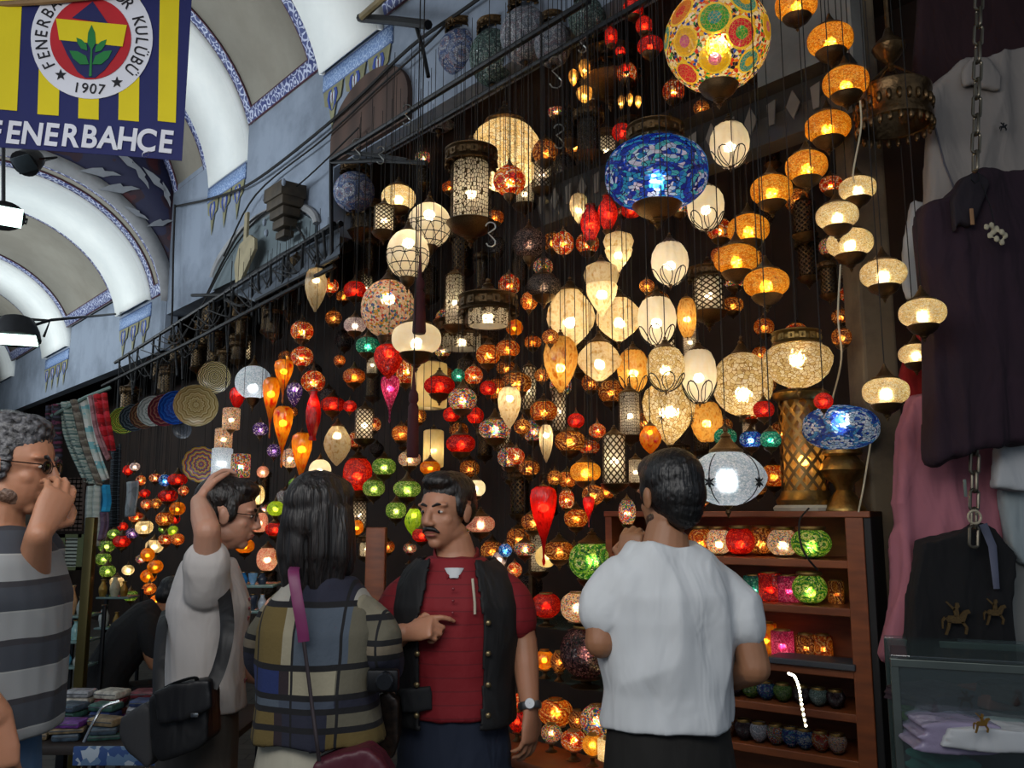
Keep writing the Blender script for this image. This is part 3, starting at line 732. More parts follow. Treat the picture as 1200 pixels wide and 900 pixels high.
lamp(702, 424, 24, 24, 'swirl', 'swirl', .42, .5, 'clear swirled onion lamp', 'cap', 'tip')
lamp(657, 428, 19, 33, 'ribtul', 'ambclr', .46, .5, 'long amber ribbed teardrop lamp', 'cap', 'tip')
lamp(770, 376, 22, 29, 'ribegg', 'white', .42, .5, 'white ribbed egg lamp with wire petals', 'cap', 'tip', 'filigree')
lamp(785, 309, 21, 26, 'ribegg', 'white', .42, .42, 'white ribbed egg lamp with wire petals', 'cap', 'tip', 'filigree')
lamp(827, 244, 21, 26, 'ribegg', 'white', .40, .4, 'white ribbed egg lamp with wire petals', 'cap', 'tip', 'filigree')
lamp(855, 170, 22, 27, 'ribegg', 'white', .40, .38, 'white ribbed egg lamp with wire petals', 'cap', 'tip', 'filigree')
lamp(805, 372, 11, 24, 'ribegg', 'ambclr', .30, .7, 'narrow amber glass lamp half hidden by a white one', 'cap', 'tip')
lamp(668, 374, 27, 36, 'facet', 'swirl', .38, .6, 'faceted clear diamond lamp glowing warm', 'cap', 'tip')
lamp(725, 375, 25, 27, 'swirl', 'swirl', .34, .6, 'clear swirled glass lamp glowing amber', 'cap', 'tip')
lamp(705, 342, 21, 34, 'ogee', 'swirl', .36, .55, 'two-tier clear glass lamp with a long tip', 'cap', None)
lamp(725, 297, 18, 24, 'ogee', 'swirl', .40, .6, 'two-tier clear glass lamp', 'cap', 'tip')
lamp(692, 262, 12, 23, 'vase', 'red', .45, .85, 'tall bright red mosaic lamp', 'cap', 'cup')
lamp(712, 250, 12, 22, 'vase', 'red', .42, .85, 'tall bright red mosaic lamp', 'cap', 'cup')
lamp(740, 246, 12, 9, 'oval', 'red', .30, .6, 'small red mosaic lamp', 'cap', None)
lamp(678, 245, 10, 18, 'ribtul', 'swirl', .30, .5, 'slim clear glass lamp', 'cap', 'tip')
lamp(597, 212, 19, 18, 'ball', 'redm', .55, .6, 'red and green mosaic ball lamp in front of a pale ball', 'cap', 'cup')
lamp(620, 285, 20, 18, 'ball', 'lacegl', .4, .25, 'dark lace-covered ball lamp with a pink underside', 'cap', 'cup', col=(1, .4, .3))
lamp(637, 335, 20, 13, 'oval', 'lacegl', .35, .25, 'dark lace-patterned oval lamp', 'cap', 'cup')
lamp(660, 285, 13, 14, 'ball', 'redm', .38, .6, 'small red, orange and green mosaic ball lamp', 'cap', 'tip')
lamp(503, 452, 21, 27, 'cyl', 'parch', .15, .5, 'large cream parchment drum lamp behind the red globes', 'cap', None)
lamp(508, 526, 12, 22, 'cyl', 'parch', .10, .5, 'cream parchment drum lamp low among the red lamps', 'cap', None)
lamp(640, 652, 13, 13, 'ball', 'parch', .0, .5, 'cream moon-like globe lamp behind the ruby teardrop', 'cap', None)
# ---- red cluster and amber drops at the top
for (x, y, rx, ry) in [(742, 10, 12, 11), (755, 30, 10, 10), (716, 43, 8, 11), (762, 54, 15, 10), (727, 60, 6, 5), (734, 80, 5, 5)]:
    lamp(x, y, rx, ry, 'oval', 'red', .15, .7, 'small red glass globe lamp', 'cap', 'cup', ztop=4.9)
lamp(729, 155, 12, 11, 'ball', 'red', .2, .8, 'red spiky mosaic ball lamp', 'cap', 'cup')
for (x, y, rx, ry) in [(685, 82, 7, 12), (672, 92, 6, 10), (685, 112, 10, 10), (728, 121, 4, 9), (738, 118, 4, 8), (748, 120, 4, 8)]:
    lamp(x, y, rx, ry, 'tulip', 'ambclr', .05, .8, 'little amber glass drop lamp', 'cap', 'tip', ztop=4.9)
# ---- unlit smoky globes under the top rail
for (x, y, rx, ry, mt) in [(540, 62, 27, 27, 'smokeb'), (514, 122, 30, 34, 'smoke'), (578, 68, 28, 34, 'smokeg'), (616, 42, 30, 34, 'smoke'), (648, 52, 22, 28, 'smoke'), (688, 22, 22, 24, 'smokeg'), (415, 225, 24, 24, 'smokeb')]:
    lamp(x, y, rx, ry, 'ball', mt, .12, 0, {'smoke': 'unlit smoky glass globe', 'smokeb': 'unlit blue-grey mosaic globe', 'smokeg': 'unlit grey-green mosaic globe'}[mt], 'crown', 'tip', ztop=4.6, group='unlit globes under the top rail')
# ---- red, orange and mixed small lamps
small = [
 (387, 335, 10, 9, 'redm'), (416, 340, 13, 10, 'red'), (354, 388, 13, 11, 'redm'), (354, 418, 13, 12, 'redm'), (367, 447, 14, 13, 'redm'),
 (416, 381, 13, 9, 'pearl'), (431, 405, 14, 10, 'teal'), (415, 441, 13, 9, 'orange'), (476, 434, 12, 17, 'redm'), (515, 452, 18, 11, 'red'),
 (572, 416, 14, 12, 'orange'), (595, 409, 14, 10, 'orange'), (555, 440, 11, 11, 'redm'), (572, 455, 10, 9, 'red'), (537, 440, 8, 8, 'teal'),
 (605, 449, 18, 12, 'brown'), (637, 482, 16, 12, 'orange'), (620, 353, 10, 11, 'orange'), (603, 384, 10, 10, 'flame'), (542, 468, 17, 13, 'multi'),
 (557, 487, 10, 10, 'red'), (529, 486, 10, 9, 'red'), (580, 503, 19, 12, 'multi'), (540, 520, 17, 11, 'red'), (598, 536, 15, 12, 'multi'),
 (675, 493, 10, 9, 'red'), (668, 517, 18, 12, 'brown'), (605, 535, 10, 10, 'redm'), (686, 553, 18, 12, 'amber'), (390, 474, 14, 9, 'red'), (410, 476, 8, 7, 'red'),
 (470, 508, 11, 9, 'orange'), (480, 538, 13, 9, 'multiw'), (504, 548, 12, 8, 'flame'), (450, 547, 14, 10, 'green'), (438, 572, 13, 10, 'green'), (477, 573, 16, 10, 'green'), (464, 598, 12, 10, 'green'),
 (557, 572, 12, 10, 'white'), (563, 614, 17, 10, 'pink'), (494, 627, 11, 8, 'red'), (419, 556, 17, 20, 'red'), (375, 551, 13, 13, 'white'),
 (321, 528, 8, 8, 'purple'), (305, 503, 9, 8, 'purple'), (340, 537, 11, 12, 'multiw'), (308, 553, 7, 7, 'pink'), (346, 568, 8, 8, 'green'), (336, 583, 12, 9, 'smoke'), (323, 596, 10, 9, 'lime'),
 (323, 620, 12, 8, 'red'), (304, 612, 10, 12, 'pink'), (313, 655, 12, 14, 'pink'), (330, 650, 7, 9, 'flame'), (300, 580, 10, 12, 'cream'), (287, 640, 11, 8, 'flame'), (288, 569, 8, 7, 'flame'),
 (418, 618, 8, 9, 'flame'), (695, 580, 13, 12, 'brown'), (664, 585, 9, 11, 'redm'), (675, 607, 14, 11, 'orange'), (625, 612, 14, 10, 'brown'), (655, 645, 17, 11, 'brown'), (615, 643, 13, 8, 'multi'), (735, 600, 10, 15, 'multi'),
 (603, 668, 9, 9, 'redm'), (585, 655, 9, 8, 'pearl'), (592, 645, 8, 8, 'blue'), (650, 560, 9, 9, 'brown'), (612, 500, 10, 9, 'brown'), (700, 505, 10, 9, 'redm'), (645, 395, 10, 9, 'brown'), (635, 440, 9, 8, 'brown'),
 (850, 512, 13, 10, 'teal'), (880, 515, 13, 10, 'blue'), (903, 515, 12, 10, 'teal'), (895, 480, 12, 10, 'red'), (965, 470, 11, 10, 'red'), (758, 335, 9, 8, 'brown'),
]
names = {'redm': 'red and orange mosaic', 'red': 'red mosaic', 'orange': 'orange mosaic', 'brown': 'amber-brown mosaic', 'pearl': 'pearly white mosaic', 'teal': 'teal mosaic', 'multi': 'multicoloured mosaic', 'multiw': 'pale multicoloured mosaic',
         'flame': 'flame-coloured glass', 'green': 'pale green mosaic', 'white': 'white glass', 'pink': 'pink mosaic', 'purple': 'purple glass', 'smoke': 'grey patterned glass', 'lime': 'lime green glass', 'cream': 'cream crackle-glass', 'amber': 'amber crackle-glass', 'blue': 'blue mosaic', 'violet': 'dark purple mosaic', 'magenta': 'magenta glass', 'greenm': 'green mosaic', 'ambclr': 'amber glass', 'bluew': 'blue and white mosaic'}
for (x, y, rx, ry, mt) in small:
    lamp(x, y, rx, ry, 'ball' if abs(rx - ry) < 2 else 'oval', mt, random.uniform(.30, .42), .75 if mt not in ('smoke',) else .3, ('oval ' if rx - ry > 2 else 'round ') + names[mt] + ' lamp', random.choice(['cap', 'cone']), 'cup')
# teardrops and tulips
for (x, y, rx, ry, fm, mt, d) in [(332, 447, 11, 26, 'tear', 'flame', 'amber and red glass teardrop lamp'), (317, 478, 10, 36, 'tear', 'flame', 'amber and red glass teardrop lamp'), (331, 512, 11.5, 36, 'tear', 'flame', 'amber and red glass teardrop lamp'), (353, 543, 12, 36, 'tear', 'flame', 'amber and red glass teardrop lamp'),
        (455, 424, 17, 20, 'tulip', 'red', 'bright red tulip-shaped mosaic lamp'), (637, 616, 16, 46, 'tear', 'ruby', 'large ruby glass teardrop lamp with a long tail'), (457, 468, 11, 28, 'tear', 'magenta', 'ornate crimson glass drop lamp'), (395, 522, 15, 24, 'facet', 'swirl', 'beige glass onion lamp'), (370, 340, 13, 26, 'tulip', 'swirl', 'tall clear glass drop, barely lit'),
        (367, 486, 9, 30, 'vase', 'ruby', 'long red glass lamp with hanging drops'), (278, 467, 9, 13, 'tulip', 'ruby', 'dark red glass tulip lamp'), (345, 463, 9, 14, 'tulip', 'purple', 'deep blue glass lamp'), (485, 612, 10, 17, 'swirl', 'lime', 'lime green swirled glass lamp'), (762, 515, 12, 17, 'swirl', 'flame', 'flame red twisted glass lamp'), (597, 478, 13, 24, 'ribtul', 'swirl', 'clear amber tulip lamp'), (640, 520, 8, 22, 'ribtul', 'swirl', 'slim clear glass drop lamp'), (690, 600, 7, 18, 'tear', 'ruby', 'thin red glass drop lamp')]:
    lamp(x, y, rx, ry, fm, mt, .46, .12 if 'barely' in d or 'beige' in d else .6, d, 'cap', None, bz=.45)
lamp(694, 657, 27, 22, 'oval', 'greenm', .45, .6, 'large green flower-mosaic oval lamp', 'cap', 'cup', col=(.95, 1, .8), bz=0)
# ---- pierced metal lanterns
lantern(552, 225, 24, 38, 'vine', .50, .5, True, True, desc='big pierced metal cylinder lantern with golden glow')
lantern(450, 257, 12, 16, 'diamond', .42, 1.0, False, True, desc='small pierced lantern shining white')
lantern(533, 352, 12, 31, 'vine', .48, .5, False, True, desc='slim pierced metal cylinder lantern')
lantern(572, 372, 27, 11, 'vine', .44, .7, True, False, desc='squat pierced lantern under an ornate band')
lantern(541, 400, 26, 10, 'vine', .40, .25, True, False, desc='wide dark ornate band lantern')
lantern(427, 497, 11, 18, 'diamond', .46, .9, False, True, desc='white glowing diamond-pierced lantern')
lantern(720, 538, 14, 29, 'diamond', .50, .9, False, True, desc='tall glowing diamond-pierced lantern')
lantern(738, 485, 13, 26, 'vine', .40, .2, False, True, desc='dark purple-tinted pierced lantern')
lantern(745, 552, 9, 14, 'vine', .35, .5, False, True, desc='small cream pierced lantern')
lantern(715, 88, 29, 8, 'vine', .30, 0, True, True, desc='dark ornate band lantern below the red globes', ztop=4.9)
lantern(430, 262, 20, 12, 'vine', .30, 0, True, True, desc='unlit ornate metal lantern')
lantern(690, 160, 14, 22, 'vine', .25, 0, True, True, desc='unlit dark metal lantern')
lantern(830, 345, 18, 22, 'diamond', .10, .35, True, True, desc='dim metal lantern with pierced crown')
lantern(590, 505, 8, 22, 'diamond', .25, .7, False, True, desc='thin beaded metal lantern')
lantern(655, 480, 9, 26, 'diamond', .22, .7, False, True, desc='thin beaded metal lantern')
lantern(620, 455, 9, 26, 'diamond', .18, .6, False, True, desc='thin beaded metal lantern')
# ================================================================== people
def skin_mat(name, col, warm):
    t = NT(name); co = t.coord('Object')
    n1 = t.n('TexNoise', {0: co, 'Scale': 9.0, 'Detail': 4.0}).outputs[0]
    n2 = t.n('TexNoise', {0: co, 'Scale': 160.0, 'Detail': 2.0}).outputs[0]
    c = t.ramp(n1, [(.35, rgb(col)), (.7, rgb(warm))])
    return t.done(t.bsdf(Base_Color=c, Roughness=.5, Subsurface_Weight=.12, Subsurface_Radius=(.02, .008, .004), Normal=t.bump(n2, .08, .003)))
def hair_mat(name, c0, c1, sc=(90, 90, 8)):
    t = NT(name); co = t.coord('Object', sc)
    n = t.n('TexNoise', {0: co, 'Scale': 1.0, 'Detail': 4.0}).outputs[0]
    return t.done(t.bsdf(Base_Color=t.ramp(n, [(.38, rgb(c0)), (.68, rgb(c1))]), Roughness=.42, Normal=t.bump(n, .6, .012)))
def cloth_mat(name, col, bump=.12, rough=.85, var=.08, sheen=.0):
    t = NT(name); co = t.coord('Object'); c = rgb(col)
    n = t.n('TexNoise', {0: co, 'Scale': 5.0, 'Detail': 5.0}).outputs[0]
    f = t.n('TexNoise', {0: t.n('Mapping', {0: co, 3: (14, 14, 5)}).outputs[0], 'Scale': 1.0, 'Detail': 2.0, 'Distortion': .6}).outputs[0]
    dk = tuple(v * (1 - var) for v in c[:3]) + (1,)
    return t.done(t.bsdf(Base_Color=t.ramp(n, [(.35, dk), (.65, c)]), Roughness=rough, Normal=t.bump(f, bump, .05)))
SK_A = skin_mat('skin_tanned', '#a8775a', '#b07a5e'); SK_B = skin_mat('skin_fair', '#c09078', '#c08a70'); SK_C = skin_mat('skin_olive', '#94684a', '#9a6a4c')
H_BLACK = hair_mat('black_hair', '#060505', '#15110f'); H_GREY = hair_mat('greying_hair', '#1c1b1d', '#6a6a6e', (60, 60, 60)); H_BROWN = hair_mat('dark_brown_hair', '#0e0a08', '#241a15', (90, 90, 30))
H_LONG = hair_mat('long_black_hair', '#070505', '#1d1512', (140, 140, 5))
M_EYE = plain('eye_white', '#c8c0b8', .25, var=.03); M_IRIS = plain('dark_iris', '#140c08', .15, var=.1)
M_LIP = plain('lip_skin', '#8a4a40', .45, var=.1)

class Person:
    def __init__(s, label, px, Y, face, H=1.75, py=840, name='person', z0=0.0):
        B = at(px, py, Y); s.B = Vector((B.x, B.y, 0)); s.k = H / 1.75
        s.root = thing(name, label, 'person', s.B, -radians(face)); s.fz = radians(face)
        s.F = Vector((sin(s.fz), cos(s.fz), 0)); s.R = Vector((cos(s.fz), -sin(s.fz), 0)); s.z0 = z0
    def J(s, x, y, z): return s.B + s.R * (x * s.k) + s.F * (y * s.k) + ZV * (z * s.k + s.z0)
    def part(s, mb, name, mat, voxel=0, smooth=3, parent=None, label=None):
        local(mb, s.root)
        o = remesh(mb, name, mat, parent or s.root, voxel, smooth) if voxel else mb.build(name, mat, parent or s.root)
        if label: o['label'] = label
        return o
def limb(mb, pts, rad, flat=1.0, seg=14, n=5, side=None):
    """tapering limb through joints; radii are interpolated with the spine"""
    P = catmull(pts, n); m = len(pts) - 1; secs = []
    for i, p in enumerate(P):
        u = i / n; a = min(int(u), m - 1); f = u - a
        r = rad[a] * (1 - f) + rad[a + 1] * f
        secs.append((p, r, r * flat, side))
    mb.loft(secs, seg)
    mb.ell(P[0], (rad[0] * .98,) * 3, None, 12, 8); mb.ell(P[-1], (rad[-1] * .98,) * 3, None, 12, 8)
def hand(mb, W, d, nrm, curl, k=1.0, thumb=(.6, .5), side=1, spread=.10, bend=1.0):
    """palm, four unequal fingers and a thumb. d = towards the fingers, nrm = back of the hand, side = +1 thumb along d x nrm"""
    d = Vector(d).normalized(); nrm = Vector(nrm); nrm = (nrm - d * nrm.dot(d)).normalized(); s = d.cross(nrm) * side
    W = Vector(W)
    mb.loft([(W - d * .015 * k, .027 * k, .019 * k, s), (W + d * .02 * k, .033 * k, .018 * k, s), (W + d * .055 * k, .040 * k, .016 * k, s), (W + d * .088 * k, .040 * k, .013 * k, s), (W + d * .097 * k, .034 * k, .009 * k, s)], 14)
    mb.ell(W + d * .038 * k + s * .022 * k - nrm * .008 * k, (.017 * k,) * 3, None, 10, 7)
    L = [.076, .086, .080, .062]; off = [.030, .0105, -.0095, -.029]
    for i in range(4):
        c = curl[i]; b = W + d * (.090 - abs(off[i] - .005) * .25) * k + s * off[i] * k
        dirv = (d + s * (spread * (1.5 - i) / 1.5)).normalized()
        pts = [b - dirv * .012 * k]; p = b; ang = 0
        pts.append(p)
        for j, (fr, bnd) in enumerate(((.46, .9), (.30, 1.1), (.24, .7))):
            ang += c * bnd
            v = dirv * cos(ang) - nrm * sin(ang)
            p = p + v * (L[i] * fr * k); pts.append(p)
        r = (.0088 if i < 3 else .0076) * k
        mb.loft([(q, r * f, r * f) for q, f in zip(pts, (1.0, 1.06, .98, .9, .72))], 10)
        mb.ell(pts[-1], (r * .74,) * 3, None, 8, 6)
        for q in pts[2:4]: mb.ell(q, (r * 1.0,) * 3, None, 8, 6)
    tb = W + d * .028 * k + s * .030 * k - nrm * .004 * k
    t1 = tb + (d * .62 + s * .78 - nrm * thumb[1] * .5).normalized() * .036 * k
    t2 = t1 + (d * .9 + s * (.35 - thumb[0]) - nrm * thumb[1]).normalized() * .032 * k
    t3 = t2 + (d * .9 + s * (.1 - thumb[0]) - nrm * thumb[1] * 1.2).normalized() * .025 * k
    mb.loft([(tb - s * .01 * k, .014 * k, .013 * k), (tb, .0135 * k, .0125 * k), (t1, .011 * k, .011 * k), (t2, .0105 * k, .010 * k), (t3, .0072 * k, .0065 * k)], 10)
    mb.ell(t3, (.0075 * k,) * 3, None, 8, 6)
def head(mb, C, f, k=1.0, tilt=0.0, ears=True, roll=0.0, female=False):
    """skull, jaw, brow, cheeks, nose, lips, chin and ears around C; f = direction faced"""
    f = Vector(f).normalized(); x = f.cross(ZV).normalized(); up = x.cross(f).normalized()
    if roll: R = Matrix.Rotation(roll, 3, f); x = R @ x; up = R @ up
    M = basis(x, f, up, C); R3 = M.to_3x3()
    def e(c, r): mb.ell(M @ (Vector(c) * k), tuple(v * k for v in r), R3, 20, 14)
    e((0, -.014, .036), (.075, .096, .084)); e((0, .012, .02), (.069, .078, .078))
    e((0, .024, -.03), (.060, .066, .086)); e((0, .028, -.068), (.050, .046, .040)); e((0, .060, -.093), (.024, .020, .019))
    for s in (-1, 1):
        e((s * .040, .000, -.062), (.022, .048, .030))           # jaw corner
        e((s * .034, .050, -.024), (.024, .024, .024))           # cheek
        e((s * .030, .072, .024), (.028, .014, .009))            # brow
        e((s * .0125, .096, -.034), (.0095, .011, .0085))        # nostril
        e((s * .031, .0695, .004), (.0155, .0125, .0095))        # lids
        if ears:
            e((s * .076, -.006, -.006), (.008, .019, .031)); e((s * .080, -.012, .002), (.007, .014, .022))
    mb.loft([(M @ (Vector(p) * k), r * k, q * k, x) for p, r, q in [((0, .078, .022), .010, .010), ((0, .089, .004), .0095, .011), ((0, .100, -.016), .0115, .012), ((0, .106, -.030), .0125, .011), ((0, .096, -.040), .010, .007)]], 12)
    e((0, .083, -.060), (.025, .0125, .0065)); e((0, .081, -.070), (.021, .0125, .0072))
    return M, k
def face_parts(P, M, k, brow=None, mus=None, lens=None, frame=None, lips=True, beard=None):
    def mbk(): return MB()
    def e(mb, c, r): mb.ell(M @ (Vector(c) * k), tuple(v * k for v in r), M.to_3x3(), 14, 10)
    for s in (-1, 1):
        mb = mbk(); e(mb, (s * .031, .0735, .003), (.0118, .0095, .0058)); eye = P.part(mb, 'eye', M_EYE, parent=None)
        mb = mbk(); e(mb, (s * .031, .0800, .003), (.0055, .0040, .0055)); P.part(mb, 'iris', M_IRIS, parent=eye)
    if brow:
        for s in (-1, 1):
            mb = mbk(); mb.loft([(M @ (Vector(p) * k), r * k, .005 * k, M.col[2].to_3d()) for p, r in [((s * .010, .086, .020), .0035), ((s * .028, .0865, .027), .0048), ((s * .050, .072, .022), .0022)]], 8)
            P.part(mb, 'eyebrow', brow)
    if mus:
        mb = mbk(); mb.loft([(M @ (Vector(p) * k), r * k, .006 * k, M.col[2].to_3d()) for p, r in [((-.030, .078, -.062), .003), ((-.018, .091, -.051), .0075), ((0, .097, -.048), .0070), ((.018, .091, -.051), .0075), ((.030, .078, -.062), .003)]], 10)
        P.part(mb, 'moustache', mus, .0022, 2)
    if lips:
        mb = mbk(); e(mb, (0, .0865, -.0605), (.0225, .0105, .0042)); e(mb, (0, .0845, -.0695), (.0195, .0105, .0055)); P.part(mb, 'lips', M_LIP)
    if lens:
        fr = MB()
        for s in (-1, 1):
            ring = []
            for i in range(21):
                a = 2 * pi * i / 20
                ring.append(M @ (Vector((s * .032 + .0245 * cos(a) * (1 if abs(cos(a)) < .8 else 1.0), .0955 - .25 * abs(s * .032 + .0245 * cos(a)) ** 1.6, .003 + .0155 * (abs(sin(a)) ** .75) * (1 if sin(a) > 0 else -1))) * k))
            fr.tube(ring, .0014 * k, 5)
            fr.tube([M @ (Vector(p) * k) for p in [(s * .056, .090, .008), (s * .074, .055, .008), (s * .079, .0, .008), (s * .079, -.02, -.006)]], .0016 * k, 5)
        fr.tube([M @ (Vector(p) * k) for p in [(-.008, .097, .007), (0, .100, .009), (.008, .097, .007)]], .0015 * k, 5)
        g = P.part(fr, 'glasses_frame', frame)
        for s in (-1, 1):
            mb = MB(); e(mb, (s * .032, .0935, .003), (.0235, .0014, .0145)); P.part(mb, 'lens', lens, parent=g)
def torso_secs(P, w=1.0, d=1.0, add=0.0, z=((.80, .150, .115), (.93, .168, .120), (1.02, .158, .112), (1.12, .152, .108), (1.26, .172, .118), (1.36, .172, .114), (1.42, .150, .095), (1.465, .100, .076), (1.50, .070, .064)), lean=0.0):
    out = []
    for zz, a, b in z:
        out.append((P.J(0, lean * (zz - .95), zz), (a * w + add) * P.k, (b * d + add) * P.k, P.R))
    return out
def cut_and_fold(o, cuts=(), amp=.006, sc=9.0, seed=0, thick=.005, folds=(1, 1, .45), zfade=None):
    """open the garment at its ends, press soft folds into it and give it thickness. cuts: (point, outward normal, reach) in root space"""
    me = o.data; bm = bmesh.new(); bm.from_mesh(me); bm.normal_update()
    kill = []
    for f in bm.faces:
        c = f.calc_center_median()
        for p, n, reach in cuts:
            dv = c - p
            if f.normal.dot(n) > .8 and abs(dv.dot(n)) < .03 and dv.length < reach: kill.append(f); break
    bmesh.ops.delete(bm, geom=kill, context='FACES')
    if amp:
        off = Vector((seed * 3.1, seed * 1.7, seed * .9))
        for v in bm.verts:
            q = Vector((v.co.x * folds[0], v.co.y * folds[1], v.co.z * folds[2])) * sc + off
            h = 1 - abs(noise.noise(q) * 1.7); h2 = noise.noise(q * 2.3)
            v.co += v.normal * (amp * (h - .42 + .4 * h2))
    bm.to_mesh(me); bm.free()
    me.polygons.foreach_set('use_smooth', [True] * len(me.polygons))
    if thick:
        m = o.modifiers.new('cloth', 'SOLIDIFY'); m.thickness = thick; m.offset = -1
    return o
def trousers(P, mat, zt=.98, cuff=.09, w=1.0, name='trousers', belt=None, stance=.10, amp=.007, seed=1, label=None):
    mb = MB()
    mb.loft([(P.J(0, 0, .70), .150 * P.k * w, .105 * P.k, P.R), (P.J(0, -.005, .80), .176 * P.k * w, .125 * P.k, P.R), (P.J(0, -.008, .90), .180 * P.k * w, .130 * P.k, P.R), (P.J(0, 0, zt), .160 * P.k * w, .116 * P.k, P.R), (P.J(0, 0, zt + .02), .158 * P.k * w, .114 * P.k, P.R)], 20)
    for s in (-1, 1):
        limb(mb, [P.J(s * .085, 0, .84), P.J(s * (stance - .005), .01, .62), P.J(s * stance, .015, .48), P.J(s * (stance + .005), -.005, .28), P.J(s * (stance + .008), 0, cuff)], [.098 * P.k * w, .088 * P.k * w, .068 * P.k, .064 * P.k, .058 * P.k])
    o = P.part(mb, name, mat, .009, 4, label=label); M = rootmb(P.root)
    return cut_and_fold(o, [], amp, 7, seed, 0, (1, 1, .5))
def shoes(P, mat, stance=.108):
    for s in (-1, 1):
        mb = MB(); c = [(P.J(s * stance, -.075, .045), .034 * P.k, .042 * P.k), (P.J(s * stance, -.02, .052), .038 * P.k, .050 * P.k), (P.J(s * (stance + .008), .06, .040), .043 * P.k, .038 * P.k), (P.J(s * (stance + .014), .13, .030), .042 * P.k, .029 * P.k), (P.J(s * (stance + .016), .175, .025), .026 * P.k, .022 * P.k)]
        mb.loft([(p, a, b, P.R) for p, a, b in c], 16); mb.ell(P.J(s * stance, -.07, .045), (.036 * P.k, .036 * P.k, .042 * P.k))
        mb.ell(P.J(s * stance, 0, .10), (.042 * P.k, .048 * P.k, .05 * P.k))
        P.part(mb, 'shoe', mat, .006, 3)
def body_core(P, mb, neck_to, w=.9, legs=True, neck=.054):
    mb.loft(torso_secs(P, w, .86), 20)
    mb.loft([(P.J(0, -.012, 1.42), .085 * P.k, .07 * P.k, P.R), (P.J(0, -.008, 1.49), .066 * P.k, .062 * P.k, P.R), (neck_to * .5 + P.J(0, .0, 1.53) * .5, neck * P.k, neck * 1.02 * P.k, P.R), (neck_to, neck * P.k, neck * P.k, P.R)], 18)
    if legs:
        for s in (-1, 1):
            limb(mb, [P.J(s * .085, 0, .86), P.J(s * .098, .015, .48), P.J(s * .105, -.01, .30), P.J(s * .108, 0, .07)], [.080 * P.k, .052 * P.k, .050 * P.k, .036 * P.k])
HV = .0042
M_SHOE = plain('dark_leather_shoe', '#1a1512', .4)

# ---------------------------------------------------------------- man seen from behind in a white T-shirt
P = Person('man seen from behind in a white T-shirt and black jeans, hand at his mouth', 784, 2.4, -6, 1.765)
hc = at(784, 582, 2.41); f = Vector((-.40, .90, -.10))
mb = MB(); Mh, kh = head(mb, hc, f, 1.0)
body_core(P, mb, hc + Vector((.0, -.015, -.075)), .9, True, .056)
sl, sr = P.J(-.158, -.01, 1.405), P.J(.166, -.01, 1.395)
el_, wl = at(704, 752, 2.34), at(735, 668, 2.52)
er_, wr = at(884, 782, 2.36), at(832, 800, 2.60)
limb(mb, [sl, sl * .5 + el_ * .5 + Vector((-.006, 0, 0)), el_], [.036, .043, .042]); limb(mb, [el_, el_ * .6 + wl * .4, wl], [.044, .042, .028])
limb(mb, [sr, sr * .5 + er_ * .5 + Vector((.008, 0, 0)), er_], [.036, .044, .043]); limb(mb, [er_, er_ * .6 + wr * .4, wr], [.045, .043, .029])
hd = (at(742, 612, 2.55) - wl)
hand(mb, wl + hd.normalized() * .012, hd, Vector((-.55, -.75, .1)), (.75, .8, .85, .9), 1.0, (.7, .6), -1)
hand(mb, wr + (wr - er_).normalized() * .012, wr - er_ + Vector((-.02, .06, .03)), Vector((0, .1, 1)), (.6, .65, .7, .75), 1.0, (.5, .5), 1)
P.part(mb, 'body', SK_C, HV, 3); face_parts(P, Mh, kh, H_BLACK)
mb = MB(); R3 = Mh.to_3x3()
def hE(mb, M, c, r, k=1.0): mb.ell(M @ (Vector(c) * k), tuple(v * k for v in r), M.to_3x3(), 22, 16)
hE(mb, Mh, (0, -.020, .048), (.083, .103, .086)); hE(mb, Mh, (0, -.042, .005), (.077, .082, .085)); hE(mb, Mh, (0, -.062, -.035), (.058, .050, .060)); hE(mb, Mh, (0, .022, .078), (.070, .070, .052))
for s in (-1, 1): hE(mb, Mh, (s * .067, .012, .014), (.014, .026, .042))
o = P.part(mb, 'hair', H_BLACK, .005, 2); cut_and_fold(o, (), .0022, 95, 3, 0, (1, 1, 1))
mb = MB()
for s in (-1, 1): hE(mb, Mh, (s * .040, .008, -.064), (.0235, .048, .030))
hE(mb, Mh, (0, .028, -.072), (.0515, .047, .038)); hE(mb, Mh, (0, .060, -.093), (.0255, .0215, .0205))
P.part(mb, 'beard', hair_mat('short_stubble', '#2c1d15', '#4a3223', (90, 90, 90)), .004, 3)
# T-shirt
mb = MB(); mb.loft(torso_secs(P, 1.0, 1.0, .018, ((1.03, .160, .124), (1.06, .158, .121), (1.12, .154, .116), (1.20, .164, .120), (1.30, .178, .124), (1.37, .180, .116), (1.425, .160, .098), (1.465, .112, .082), (1.50, .074, .068))), 28)
for s_, e_, sgn in ((sl, el_, -1), (sr, er_, 1)):
    q = s_ + (e_ - s_) * .50
    limb(mb, [s_ + Vector((-sgn * .05, 0, .004)), s_ + (e_ - s_) * .2 + Vector((sgn * .004, 0, -.006)), q + Vector((sgn * .002, 0, 0))], [.062, .063, .066])
M_WT = cloth_mat('white_cotton', '#c9ccce', .25, .8, .03)
o = P.part(mb, 'tshirt', M_WT, .008, 5); Mi = rootmb(P.root).to_3x3(); Ml = rootmb(P.root)
cut_and_fold(o, [(Ml @ (sl + (el_ - sl) * .50), (Mi @ (el_ - sl)).normalized(), .09), (Ml @ (sr + (er_ - sr) * .50), (Mi @ (er_ - sr)).normalized(), .09), (Vector((0, 0, 1.02 * P.k)), Vector((0, 0, -1)), .4)], .017, 7.5, 2, .004, (1.0, 1.0, .5))
trousers(P, cloth_mat('black_denim', '#14120f', .2, .85), 1.06, seed=2, name='jeans'); shoes(P, M_SHOE)
